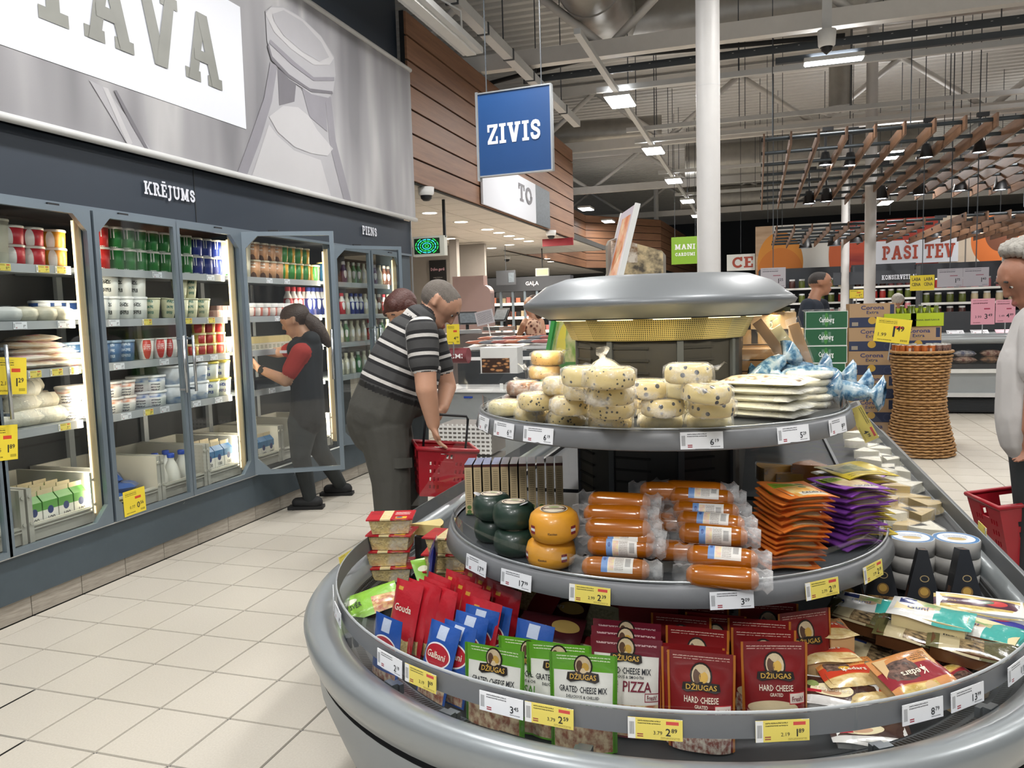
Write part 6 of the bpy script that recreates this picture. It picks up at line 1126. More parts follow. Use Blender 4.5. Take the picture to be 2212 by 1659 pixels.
# ================================================================ PEOPLE
def PD(px, py, d): return Vector((0,0,CAMH))+ray(px,py)*d
def cap_mesh(mb, a, ra, b, rb, n=14, k=4):
    a = Vector(a); b = Vector(b); d = b-a; L = max(d.length,1e-5); q = (d if d.length > 1e-5 else Vector((0,0,1))).to_track_quat('Z','Y').to_matrix().to_4x4(); prof = []
    for i in range(k+1): t = -math.pi/2+math.pi/2*i/k; prof.append((max(ra*math.cos(t),1e-5), ra*math.sin(t)))
    for i in range(k+1): t = math.pi/2*i/k; prof.append((max(rb*math.cos(t),1e-5), L+rb*math.sin(t)))
    mb.lathe(prof, n, T=Matrix.Translation(a) @ q)
def body(name, caps, mats, tags, parent, voxel=.009, smooth=4, post=None, spine=None, stripe_tags=()):
    """one continuous skin grown from tapered limbs; faces take the material of the nearest limb"""
    mb = MB()
    for a, ra, b, rb, tg in caps: cap_mesh(mb, a, ra, b, rb)
    o = mb.obj(name+'_raw', mats[0]); m = o.modifiers.new('r','REMESH'); m.mode = 'VOXEL'; m.voxel_size = voxel; m.use_smooth_shade = True
    if smooth: s = o.modifiers.new('s','SMOOTH'); s.factor = .5; s.iterations = smooth
    dg = bpy.context.evaluated_depsgraph_get(); me = bpy.data.meshes.new_from_object(o.evaluated_get(dg)); raw = o.data; bpy.data.objects.remove(o); bpy.data.meshes.remove(raw)
    me.name = name; me.materials.clear()
    for x in mats: me.materials.append(MT[x])
    n = len(me.polygons); c = np.empty(n*3); me.polygons.foreach_get('center', c); c = c.reshape(-1,3)
    best = np.full(n, 1e9); idx = np.zeros(n, int)
    for i, (a, ra, b, rb, tg) in enumerate(caps):
        a = np.array(a); b = np.array(b); d = b-a; L2 = max(d@d, 1e-9); t = np.clip((c-a)@d/L2, 0, 1); dist = np.linalg.norm(c-a-t[:,None]*d, axis=1)-(ra+(rb-ra)*t)
        w = dist < best; best[w] = dist[w]; idx[w] = i
    mi = np.array([tags[caps[i][4]] for i in idx]) if True else None
    tg = np.array([caps[i][4] for i in idx])
    if post: mi = post(c, mi, tg)
    me.polygons.foreach_set('material_index', mi.astype(np.int32)); me.polygons.foreach_set('use_smooth', np.ones(n, bool))
    if spine:
        nv = len(me.vertices); v = np.empty(nv*3); me.vertices.foreach_get('co', v); v = v.reshape(-1,3); s = np.zeros(nv); bd = np.full(nv, 1e9)
        vt = np.empty(nv, dtype=object); bb_ = np.full(nv, 1e9)
        for a, ra, b, rb, tg_ in caps:
            a = np.array(a); b = np.array(b); d = b-a; L2 = max(d@d, 1e-9); t = np.clip((v-a)@d/L2, 0, 1); dist = np.linalg.norm(v-a-t[:,None]*d, axis=1)-(ra+(rb-ra)*t); w = dist < bb_; bb_[w] = dist[w]; vt[w] = tg_
        slv = np.array([x == 'sleeve' for x in vt])
        for pi_, (path, off) in enumerate(spine):
            acc = off
            for a, b in zip(path, path[1:]):
                a = np.array(a); b = np.array(b); d = b-a; L = np.linalg.norm(d); t = np.clip((v-a)@d/L**2, -.4, 1.4); dist = np.linalg.norm(v-a-np.clip(t,0,1)[:,None]*d, axis=1); w = (dist < bd) & (slv if pi_ else ~slv); bd[w] = dist[w]; s[w] = acc+t[w]*L; acc += L
        at = me.attributes.new('along','FLOAT','POINT'); at.data.foreach_set('value', s.astype(np.float32))
    return link(me, name, parent)
def skin(name, c): M(name, c, .5, var=.10, vs=25, sss=.08, bump=.06, bs=120)
skin('skin_a','c2947a'); skin('skin_b','b98c70'); skin('skin_c','a5765c'); skin('skin_d','9c6c55')
M('hair_buzz','6b645d',.8,var=.3,vs=120,bump=.5,bs=300); M('hair_brown','3d2c22',.5,var=.3,vs=60,bump=.6,bs=90); M('hair_red','4a241c',.5,var=.3,vs=60,bump=.6,bs=90); M('hair_white','a8a49c',.7,var=.3,vs=50,bump=.9,bs=70); M('hair_dark','2a2320',.6,var=.3,vs=80,bump=.5,bs=150)
M('trouser_grey','45443f',.85,var=.18,vs=9,bump=.25,bs=25); M('trouser_dark','2b3032',.85,var=.15,vs=10,bump=.2,bs=25); M('vest_black','1b1d20',.8,var=.2,vs=10); M('sleeve_red','a8332c',.8,var=.1); M('tee_navy','1d2430',.85,var=.15); M('tee_white','b9b6b4',.85,var=.06,bump=.35,bs=12); M('shoe_black','161719',.7); M('belt','1a1a1a',.5); M('leather','2a2421',.5)
def stripe_mat():
    m, nt, b = newmat('shirt_stripe'); a = nd(nt,'ShaderNodeAttribute'); a.attribute_name = 'along'
    f = mth(nt,'FRACT',mth(nt,'DIVIDE',a.outputs['Fac'],.086)); c = ramp(nt,f,[(.0,'454545'),(.40,'1b1b1d'),(.60,'d2cfca'),(.79,'1b1b1d'),(.93,'454545')],'CONSTANT')
    n = noise(nt,90,3); nt.links.new(mixc(nt,mth(nt,'MULTIPLY',n,.25),c,lin('303032')),b.inputs['Base Color']); b.inputs['Roughness'].default_value = .9; MT['shirt_stripe'] = m
stripe_mat()
def fingers(wrist, palm_dir, across, curl, tag, L=.085, r=.0085, thumb=1):
    """palm and five bent fingers of unequal length rooted in the palm"""
    w = Vector(wrist); d = Vector(palm_dir).normalized(); a = Vector(across).normalized(); cu = Vector(curl).normalized(); out = []
    for s in (-.024,-.008,.008,.024): out.append((w+a*s*.5, .017, w+d*.075+a*s*1.15, .014, tag))
    base = w+d*.085
    for s, l in ((-.033,.062),(-.011,.076),(.011,.08),(.033,.07)):
        p0 = base+a*s; p1 = p0+(d*.8+cu*.45).normalized()*l*.55; p2 = p1+(d*.25+cu*.95).normalized()*l*.5; out += [(p0,r*1.05,p1,r,tag),(p1,r,p2,r*.85,tag)]
    t0 = w+d*.03-a*.03*thumb; t1 = t0+(d*.6-a*.7*thumb+cu*.4).normalized()*.036; t2 = t1+(d*.9+cu*.5).normalized()*.03; out += [(t0,r*1.4,t1,r*1.15,tag),(t1,r*1.1,t2,r*.95,tag)]
    return out
def head_caps(c, f, up, side, r=.1, tag='head'):
    """skull, jaw, nose, brow, ears; f = face direction"""
    c = Vector(c); f = Vector(f).normalized(); up = Vector(up).normalized(); side = Vector(side).normalized(); k = r/.1; o = []
    o += [(c-f*.022*k+up*.012*k,.088*k,c+f*.02*k+up*.012*k,.085*k,tag),(c+f*.03*k-up*.03*k,.066*k,c+f*.045*k-up*.075*k,.048*k,tag),(c+f*.06*k-up*.105*k,.026*k,c+f*.03*k-up*.10*k,.04*k,tag)]
    o += [(c+f*.094*k-up*.0*k,.011*k,c+f*.107*k-up*.036*k,.013*k,tag),(c+f*.095*k-up*.078*k,.013*k,c+f*.093*k-up*.08*k,.013*k,'lip'),(c+f*.09*k+up*.02*k-side*.03*k,.016*k,c+f*.09*k+up*.02*k+side*.03*k,.016*k,tag)]
    for s in (-1,1):
        e = c+side*s*.086*k-f*.004*k-up*.012*k; o += [(e+up*.022*k-f*.006*k,.013*k,e-up*.02*k+f*.004*k,.010*k,tag),(e+up*.022*k-f*.006*k,.012*k,e+up*.02*k-f*.02*k,.010*k,tag)]
    return o
def eyes(parent, c, f, up, side, r=.1):
    c = Vector(c); f = Vector(f).normalized(); up = Vector(up).normalized(); side = Vector(side).normalized(); k = r/.1
    for s in (-1,1):
        e = c+f*.087*k+side*s*.033*k-up*.008*k; MB().lathe([(0,-.008*k),(.007*k,-.0045*k),(.009*k,0),(.007*k,.0045*k),(0,.008*k)],12,c=tuple(e)).obj('eye','eye_white',parent)
        e2 = e+f*.007*k; MB().lathe([(0,-.005*k),(.004*k,-.003*k),(.005*k,0),(.004*k,.003*k),(0,.005*k)],8,c=tuple(e2)).obj('iris','leather',parent)
        b = c+f*.103*k+side*s*.034*k+up*.018*k; MB().tube([b-side*.016*k,b+up*.003*k,b+side*.016*k-f*.004*k],.0045*k,6).obj('eyebrow','hair_dark',parent)
M('eye_white','d8d4cc',.2,var=0); M('lip','9a5c52',.45)
VW = _w; UP = Vector((0,0,1)); RT = _r.copy()
def hairmask(c0, f, up, thr=.02, low=-.05, idx=1, tagset=('head',)):
    c0 = np.array(c0); f = np.array(Vector(f).normalized()); u = np.array(Vector(up).normalized())
    def g(c, mi, tg):
        v = c-c0; a = v@f; h = v@u; w = np.isin(tg, tagset) & (a < thr+.35*np.maximum(h,0)-.0) & (h > low-.35*np.minimum(a,0)*0) & ~((a > -.03) & (h < .02))
        mi[w] = idx; return mi
    return g
# --- man in the striped shirt
D0 = 3.93
man = thing('person', (0,0,0), label='man in grey striped polo shirt bending over a shopping basket', cat='person')
q = lambda px, py, dd=0: PD(px,py,D0+dd)
hc = q(951,652,.0); fd = (q(990,690)-hc); fd.normalize(); upv = (q(935,612)-hc); upv = (upv-fd*upv.dot(fd)).normalized(); sd = VW.copy()
caps = head_caps(hc, fd, upv, sd, .104)
caps += [(q(938,672),.062,q(915,690),.068,'neck')]
sp = [q(826,885),q(845,835),q(868,780),q(890,735),q(908,698),q(925,676)]
for dd in (-.085,.085): caps += [(sp[1]+VW*dd,.152,sp[2]+VW*dd,.148,'shirt'),(sp[2]+VW*dd,.148,sp[3]+VW*dd,.132,'shirt'),(sp[3]+VW*dd,.132,sp[4]+VW*dd*1.05,.088,'shirt')]
caps += [(q(885,850),.13,q(900,800),.125,'shirt'),(sp[4],.085,sp[5],.06,'collar')]
for dd in (-.07,.07): caps += [(q(822,893,dd),.165,q(838,850,dd),.158,'hip'),(q(808,905,dd),.14,q(815,925,dd),.14,'hip')]
nl, fl = -.10, .10
caps += [(q(828,925,nl),.125,q(845,1040,nl),.098,'leg'),(q(845,1040,nl),.098,Vector((q(850,1120,nl).x,q(850,1120,nl).y,.12)),.075,'leg'),(q(838,925,fl),.125,q(868,1040,fl),.095,'leg'),(q(868,1040,fl),.095,Vector((q(868,1120,fl).x,q(868,1120,fl).y,.12)),.075,'leg')]
s1 = q(912,716,-.21); e1 = q(921,842,-.24); w1 = q(936,915,-.2)
caps += [(s1,.078,s1.lerp(e1,.55),.072,'sleeve'),(s1.lerp(e1,.5),.056,e1,.052,'arm'),(e1,.052,w1,.034,'arm')]
s2 = q(935,728,.2); e2 = q(966,836,.22); w2 = q(955,882,.10)
caps += [(s2,.07,s2.lerp(e2,.6),.066,'sleeve'),(s2.lerp(e2,.5),.055,e2,.050,'arm'),(e2,.050,w2,.034,'arm')]
caps += fingers(w1,q(944,950,-.16)-w1,VW,RT*.5-UP*.2+VW*.3,'arm'); caps += fingers(w2,q(946,900,.02)-w2,(VW*.5-UP*.5),-RT,'arm',thumb=-1)
def mpost(c, mi, tg):
    mi = hairmask(hc, fd, upv, .035, -.06, 1)(c, mi, tg)
    a = np.array(sp[0]); b = np.array(sp[2]); d = (b-a)/np.linalg.norm(b-a); t = (c-a)@d
    w = np.isin(tg,('hip','shirt')); mi[w & (t < .085)] = 3; mi[w & (t >= .085) & (t < .112)] = 4; mi[w & (t >= .112)] = 2
    return mi
mans = [tuple(x) for x in ([sp[0]]+sp[1:])]
body('figure', [(tuple(a),ra,tuple(b),rb,t) for a,ra,b,rb,t in caps], ['skin_a','hair_buzz','shirt_stripe','trouser_grey','belt','lip'], {'head':0,'neck':0,'arm':0,'shirt':2,'collar':2,'sleeve':2,'hip':3,'leg':3,'lip':5}, man, .0075, 5, mpost, [(mans,0.0),([tuple(s1),tuple(e1)],.03),([tuple(s2),tuple(e2)],.03)])
eyes(man, hc, fd, upv, sd, .104)
for nm, pt in (('near',q(850,1120,nl)),('far',q(868,1120,fl))):
    cx_, cy_ = pt.x, pt.y; mb = MB(); cap_mesh(mb,(cx_-.02,cy_,.055),.052,(cx_+.14,cy_+.04,.042),.042); mb.obj('shoe','shoe_black',man)
pk = q(858,990,-.205); MB().grid(lambda u,v: tuple(pk+RT*((u-.5)*.13)-UP*(v*.05)+VW*(.05*(2*u-1)**2)),6,3).obj('pocket_flap','trouser_grey',man)
# --- employee at the open cooler
D1 = 5.90
emp = thing('person', (0,0,0), label='employee in black vest and red sleeves stocking the open cooler', cat='person')
q = lambda px, py, dd=0: PD(px,py,D1+dd)
hc = q(637,690); fd = (q(606,702)-hc).normalized(); upv = (UP-fd*UP.dot(fd)).normalized(); sd = fd.cross(upv)
caps = head_caps(hc, fd, upv, sd, .100)
caps += [(q(650,708),.05,q(660,728),.055,'neck')]
for dd in (-.07,.07): caps += [(q(668,755,dd),.105,q(662,800,dd),.12,'vest'),(q(662,800,dd),.12,q(664,860,dd),.125,'vest'),(q(664,860,dd),.125,q(664,905,dd),.135,'vest')]
caps += [(q(645,755),.09,q(668,745),.09,'vest'),(q(672,735,-.1),.07,q(672,735,.1),.07,'vest')]
s1 = q(650,762,-.18); e1 = q(617,822,-.16); w1 = q(560,797,-.08); s2 = q(648,752,.17); e2 = q(600,762,.22); w2 = q(558,757,.15)
caps += [(s1,.075,s1.lerp(e1,.62),.068,'sleeve'),(s1.lerp(e1,.6),.052,e1,.047,'arm'),(e1,.047,w1,.03,'arm'),(s2,.07,s2.lerp(e2,.5),.06,'sleeve'),(s2.lerp(e2,.5),.045,e2,.042,'arm'),(e2,.042,w2,.028,'arm')]
caps += fingers(w1,q(545,778,-.05)-w1,UP*.6-VW*.6,-RT+VW*.2,'arm',r=.009); caps += fingers(w2,q(540,752,.12)-w2,UP*.3-VW*.7,-RT*.6-UP*.4,'arm',r=.009,thumb=-1)
ka = Vector((q(650,1000,-.08).x,q(650,1000,-.08).y,.45)); aa = Vector((-3.30,5.14,.09)); kb = Vector((q(688,985,.1).x,q(688,985,.1).y,.47)); ab = Vector((-3.30,5.60,.09))
caps += [(q(655,912,-.08),.118,ka,.075,'leg'),(ka,.075,aa,.052,'leg'),(q(672,912,.08),.118,kb,.075,'leg'),(kb,.075,ab,.052,'leg')]
def epost(c, mi, tg): return hairmask(hc, fd, upv, .01, -.3, 1)(c, mi, tg)
body('figure', [(tuple(a),ra,tuple(b),rb,t) for a,ra,b,rb,t in caps], ['skin_b','hair_brown','vest_black','sleeve_red','trouser_dark','lip'], {'head':0,'neck':0,'arm':0,'vest':2,'sleeve':3,'leg':4,'lip':5}, emp, .009, 4, epost)
eyes(emp, hc, fd, upv, sd, .1)
mb = MB(); cap_mesh(mb,hc+upv*.022-fd*.03,.094,hc+upv*.03+fd*.012,.088); mb.tube([hc-fd*.05-upv*.0,hc-fd*.09-upv*.03,hc-fd*.12-upv*.08,hc-fd*.14-upv*.15,hc-fd*.155-upv*.22,hc-fd*.165-upv*.29],[.06,.05,.056,.055,.042,.015],12)
mb.obj('hair','hair_brown',emp)
b0 = w1.lerp(e1,.12); dv = (e1-w1).normalized(); MB().cyl(b0-dv*.012,b0+dv*.012,.037,n=18).obj('watch_strap','leather',emp); MB().cyl(b0-VW*.034,b0-VW*.044,.02,n=16).obj('watch_case','black_metal',emp)
for pt in (aa, ab):
    d = (q(600,1098)-q(650,1098)); d.z = 0; d.normalize(); mb = MB(); c0 = Vector((pt.x,pt.y,.05)); cap_mesh(mb,c0-d*.05,.048,c0+d*.10,.04); mb.obj('shoe','shoe_black',emp); mb = MB(); mb.box(c0+d*.03-UP*.035,(.27,.09,.022),R=Rz(math.atan2(d.y,d.x))); mb.obj('shoe_sole','rubber',emp)
mb = MB(); c0 = q(612,760,-.13); mb.box(c0,(.05,.02,.02)); mb.obj('name_badge','print_white',emp)
# --- man in dark tee by the crates
D2 = 8.6
tee = thing('person', (0,0,0), label='man with short hair in dark navy tee behind green beer crates', cat='person'); q = lambda px, py, dd=0: PD(px,py,D2+dd)
hc = q(1771,609); fd = (RT*.95-VW*.3); fd.normalize(); upv = (UP-fd*UP.dot(fd)).normalized(); sd = fd.cross(upv)
caps = head_caps(hc, fd, upv, sd, .115); caps += [(q(1764,630),.062,q(1758,648),.07,'neck')]
for dd in (-.15,0,.15): caps += [(q(1757,668,dd),.11,q(1754,720,dd),.13,'tee'),(q(1754,720,dd),.13,q(1752,790,dd),.14,'tee')]
caps += [(q(1745,660,-.2),.08,q(1732,705,-.24),.07,'tee'),(q(1732,705,-.24),.05,q(1735,760,-.22),.04,'arm'),(q(1775,660,.2),.08,q(1785,705,.24),.07,'tee'),(q(1785,705,.2),.05,q(1790,760,.15),.04,'arm')]
for dd in (-.1,.1): g0 = q(1752,800,dd); caps += [(g0,.13,Vector((g0.x,g0.y,.5)),.09,'leg'),(Vector((g0.x,g0.y,.5)),.09,Vector((g0.x,g0.y,.07)),.06,'leg')]
body('figure', [(tuple(a),ra,tuple(b),rb,t) for a,ra,b,rb,t in caps], ['skin_c','hair_dark','tee_navy','trouser_dark','lip'], {'head':0,'neck':0,'arm':0,'tee':2,'leg':3,'lip':4}, tee, .012, 3, hairmask(hc,fd,upv,.03,-.02,1)); eyes(tee,hc,fd,upv,sd,.115)
for dd in (-.1,.1):
    g0 = q(1752,800,dd); mb = MB(); cap_mesh(mb,(g0.x-.03,g0.y,.05),.05,(g0.x+.13,g0.y-.03,.042),.042); mb.obj('shoe','shoe_black',tee)
# --- white haired man at the right edge
D3 = 3.55
wm = thing('person', (0,0,0), label='white haired man in white tee at the right edge', cat='person'); q = lambda px, py, dd=0: PD(px,py,D3+dd)
hc = q(2222,592); fd = (-RT*.85-UP*.45+VW*.1).normalized(); upv = (UP-fd*UP.dot(fd)).normalized(); sd = fd.cross(upv)
caps = head_caps(hc, fd, upv, sd, .118); caps += [(q(2232,632),.07,q(2245,665),.075,'neck')]
for dd in (-.09,.09): caps += [(q(2250,710,dd),.12,q(2240,790,dd),.155,'tee'),(q(2240,790,dd),.155,q(2238,900,dd),.16,'tee'),(q(2238,900,dd),.16,q(2240,935,dd),.155,'tee')]
s1 = q(2248,715,-.2); e1 = q(2238,850,-.24); w1 = q(2225,930,-.25); s2 = q(2235,715,.2); e2 = q(2222,850,.2); w2 = q(2215,940,.12)
caps += [(s1,.085,s1.lerp(e1,.6),.075,'tee'),(s1.lerp(e1,.5),.05,e1,.045,'arm'),(e1,.045,w1,.032,'arm'),(s2,.085,s2.lerp(e2,.6),.075,'tee'),(s2.lerp(e2,.5),.05,e2,.045,'arm'),(e2,.045,w2,.032,'arm')]
caps += fingers(w1,-UP,VW,-RT,'arm')+fingers(w2,-UP,VW,-RT,'arm',thumb=-1)
for dd in (-.09,.09): g0 = q(2245,960,dd); caps += [(g0,.125,Vector((g0.x,g0.y,.5)),.09,'leg'),(Vector((g0.x,g0.y,.5)),.09,Vector((g0.x,g0.y,.08)),.065,'leg')]
body('figure', [(tuple(a),ra,tuple(b),rb,t) for a,ra,b,rb,t in caps], ['skin_d','hair_white','tee_white','trouser_dark','lip'], {'head':0,'neck':0,'arm':0,'tee':2,'leg':3,'lip':4}, wm, .009, 4, None); eyes(wm,hc,fd,upv,sd,.118)
for dd in (-.09,.09):
    g0 = q(2245,960,dd); mb = MB(); cap_mesh(mb,(g0.x+.03,g0.y,.05),.05,(g0.x-.13,g0.y-.04,.042),.042); mb.obj('shoe','shoe_black',wm)
mb = MB(); 
for k in range(120):
    a = rnd(-1.4,1.4); b = rnd(-.75,1.5); dv = (upv*math.sin(b)*1.0-fd*math.cos(b)*math.cos(a)*.75+sd*math.sin(a)*math.cos(b)*.85+fd*.35*max(0,math.sin(b))).normalized()
    p0 = hc+dv*.108+upv*.03; t1 = (dv+sd*rnd(-.7,.7)+upv*rnd(-.3,.5)+fd*rnd(-.2,.5)).normalized(); mb.tube([p0,p0+t1*.03,p0+t1*.05-UP*.008],[.032,.026,.008],7)
mb.obj('hair','hair_white',wm)
# --- woman half hidden behind the striped man
D4 = 5.1
wo = thing('person', (0,0,0), label='woman with reddish brown hair hidden behind the striped man', cat='person'); q = lambda px, py, dd=0: PD(px,py,D4+dd)
hc = q(866,668); fd = (-RT*.5-UP*.5-VW*.6).normalized(); upv = (UP-fd*UP.dot(fd)).normalized(); sd = fd.cross(upv)
caps = head_caps(hc, fd, upv, sd, .105); caps += [(q(868,700),.05,q(872,720),.06,'neck')]
for dd in (-.1,.1): caps += [(q(876,740,dd),.1,q(880,860,dd),.13,'tee')]
g0 = q(884,900); caps += [(q(880,860),.14,Vector((g0.x,g0.y,.5)),.12,'leg'),(Vector((g0.x,g0.y,.5)),.12,Vector((g0.x,g0.y,.08)),.09,'leg')]
body('figure', [(tuple(a),ra,tuple(b),rb,t) for a,ra,b,rb,t in caps], ['skin_b','hair_red','tee_white','trouser_dark','lip'], {'head':0,'neck':0,'tee':2,'leg':3,'lip':4}, wo, .011, 3, hairmask(hc,fd,upv,.02,-.1,1)); eyes(wo,hc,fd,upv,sd,.105)
mb = MB(); cap_mesh(mb,hc+upv*.03-fd*.03,.1,hc+upv*.035+fd*.015,.092); cap_mesh(mb,hc+upv*.02+sd*.05-fd*.01,.06,hc-upv*.06+sd*.075-fd*.03,.045); cap_mesh(mb,hc+upv*.02-sd*.05-fd*.01,.06,hc-upv*.05-sd*.075-fd*.03,.045); cap_mesh(mb,hc+upv*.06+fd*.06-sd*.02,.05,hc+upv*.02+fd*.075+sd*.05,.03); mb.obj('hair','hair_red',wo)
# --- woman in a printed dress at the meat counter
D5 = 10.35; PM('dress_print','5a3c34',[],.8); m, nt, b_ = newmat('dress'); v_ = nd(nt,'ShaderNodeTexVoronoi'); v_.inputs['Scale'].default_value = 22; nt.links.new(nd(nt,'ShaderNodeTexCoord').outputs['Object'],v_.inputs['Vector']); nt.links.new(ramp(nt,v_.outputs['Distance'],[(.15,'2a201e'),(.35,'8a5a4a'),(.55,'c8a890')]),b_.inputs['Base Color']); b_.inputs['Roughness'].default_value = .85; MT['dress'] = m
dw = thing('person', (0,0,0), label='woman in patterned sleeveless dress at the far counter', cat='person'); q = lambda px, py, dd=0: PD(px,py,D5+dd)
hc = q(1150,658); fd = (-RT*.8-VW*.5).normalized(); upv = UP.copy(); sd = fd.cross(upv)
caps = head_caps(hc, fd, upv, sd, .11); caps += [(q(1150,676),.05,q(1151,690),.06,'neck')]
for dd in (-.08,.08): caps += [(q(1152,705,dd),.1,q(1150,735,dd),.09,'dress'),(q(1150,735,dd),.09,q(1150,770,dd),.13,'dress')]
caps += [(q(1135,695,-.05),.05,q(1122,722,-.1),.04,'arm'),(q(1122,722,-.1),.04,q(1130,700,-.3),.035,'arm'),(q(1168,695,0),.05,q(1174,728,-.1),.042,'arm'),(q(1174,728,-.1),.042,q(1160,745,-.3),.032,'arm')]
g0 = q(1150,780); caps += [(g0,.15,Vector((g0.x,g0.y,.5)),.16,'dress'),(Vector((g0.x,g0.y,.5)),.08,Vector((g0.x,g0.y,.08)),.06,'arm')]
body('figure', [(tuple(a),ra,tuple(b),rb,t) for a,ra,b,rb,t in caps], ['skin_b','hair_brown','dress','lip'], {'head':0,'neck':0,'arm':0,'dress':2,'lip':3}, dw, .014, 3, hairmask(hc,fd,upv,.02,-.3,1))
mb = MB(); cap_mesh(mb,hc+upv*.03-fd*.03,.105,hc-fd*.06-upv*.12,.09); cap_mesh(mb,hc-fd*.06-upv*.1,.08,hc-fd*.05-upv*.28,.05); mb.obj('hair','hair_brown',dw)
# --- shopping baskets
M('basket_red','9e1624',.4,coat=.15); M('basket_print','d8c4c4',.5)
def basket(name, c, w, d, h, rz, lab, handle=None, tilt=0):
    t = thing(name, c, Rz(rz) @ Ry(tilt), label=lab, cat='basket', group='red shopping baskets')
    def pt(fx, fy, v): k = .80+.20*v; return (fx*w/2*k, fy*d/2*k, v*h)
    for nm, A, B in (('wall',(-1,-1),(1,-1)),('wall',(1,-1),(1,1)),('wall',(1,1),(-1,1)),('wall',(-1,1),(-1,-1))):
        mb = MB(); nu, nv = 26, 12; f = lambda u, v: pt(A[0]+(B[0]-A[0])*u, A[1]+(B[1]-A[1])*u, v); vs = [f(i/nu,j/nv) for j in range(nv+1) for i in range(nu+1)]; fs = []
        for j in range(nv):
            for i in range(nu):
                hole = (2 <= j <= 8 and j % 2 == 0 and i % 2 == 1 and (4 <= i <= 9 or 16 <= i <= 21)) or (j in (9,10) and 10 <= i <= 15 and nu) or (2 <= j <= 5 and i in (11,13,15) and False)
                if not hole: a = j*(nu+1)+i; fs.append((a,a+1,a+nu+2,a+nu+1))
        o = mb.add(vs,fs).obj(nm,'basket_red',t); md = o.modifiers.new('t','SOLIDIFY'); md.thickness = .006
    MB().box((0,0,.003),(w*.8,d*.8,.006)).obj('bottom','basket_red',t); MB().tube([(-w/2,-d/2,h),(w/2,-d/2,h),(w/2,d/2,h),(-w/2,d/2,h)],.012,8,closed=True).obj('rim','basket_red',t)
    if handle:
        hx = handle; MB().tube([(-w*.36,0,h-.03),(-w*.36,0,h+hx*.9),(-w*.33,0,h+hx),(w*.33,0,h+hx),(w*.36,0,h+hx*.9),(w*.36,0,h-.03)],.007,8).obj('handle','black_metal',t)
    return t
c = PD(952,1065,3.95); basket('shopping_basket',(c.x,c.y,c.z),.30,.23,.24,.55,'red shopping basket held by the man in the striped shirt',.16,.12)
c = PD(2215,1205,3.62); basket('shopping_basket',(c.x+.02,c.y,c.z),.38,.28,.30,.25,'red shopping basket carried by the white haired man',None,-.12)
c = PD(1163,765,9.95); basket('shopping_basket',(c.x,c.y,c.z),.26,.22,.22,.1,'dark red shopping basket on the arm of the woman in the dress',None,-.25)
# ================================================================ BACKGROUND GOODS AND FIXTURES
def box_on(name, c, d, mat_, parent=None, rz=0, **k): return MB().box((0,0,0),d).obj(name,mat_,parent,c,(0,0,rz),**k)
# ---- green beer crates
PM('beer_green','1d5434',[('r',0,0,1,.03,'d8ddd8'),('r',0,.97,1,1,'d8ddd8'),('r',0,0,.012,1,'d8ddd8'),('r',.988,0,1,1,'d8ddd8'),('e',.5,.5,.05,.4,'3a7a34'),('r',.40,.2,.46,.8,'5a7a68'),('r',.56,.2,.62,.8,'5a7a68')],.45); PM('beer_side','1b4d30',[('r',0,0,1,.03,'d8ddd8'),('r',0,.97,1,1,'d8ddd8')],.45)
YB = 7.35; xl = P(1737,760,'y',YB).x; xr = P(1828,760,'y',YB).x; w = xr-xl; z0 = P(1780,672,'y',YB).z
bf = MB().quad((-w/2,-.151,0),(w/2,-.151,0),(w/2,-.151,.15),(-w/2,-.151,.15)).mesh('front_print',['beer_green']); bbm = MB().box((0,0,.075),(w,.30,.15)).mesh('crate_box',['beer_side'])
tb = MB(); put_text(tb,'Carlsberg',lambda u,v: (u,-.1525,v),0,.055,.045,0,'c',width=w*.36); tbm = tb.mesh('lettering',['ink_white'])
for k in range(9):
    t = thing('beer_crate',((xl+xr)/2+rnd(-.012,.012),YB+.15,z0-.152*(k+1)),(0,0,rnd(-.02,.02)),label=f'green boxed beer crate, {ORD[k]} from the top of the front stack',cat='crate',group='green beer crates')
    link(bbm,'crate_box',t); link(bf,'front_print',t); link(tbm,'lettering',t)
for k in range(9):
    t = thing('beer_crate',(xl-.08-.17,YB+.36,z0-.152*(k+1)+.01),(0,0,.03),label=f'green boxed beer crate, {ORD[k]} from the top of the rear stack',cat='crate',group='green beer crates'); link(bbm,'crate_box',t); t.scale = (.8,1,1); link(bf,'front_print',t)
MB().box(((xl+xr)/2,YB+.15,z0+.008),(w+.01,.31,.012)).obj('foil_cover','film_soft',label='clear foil sheet on top of the green beer crates',cat='foil')
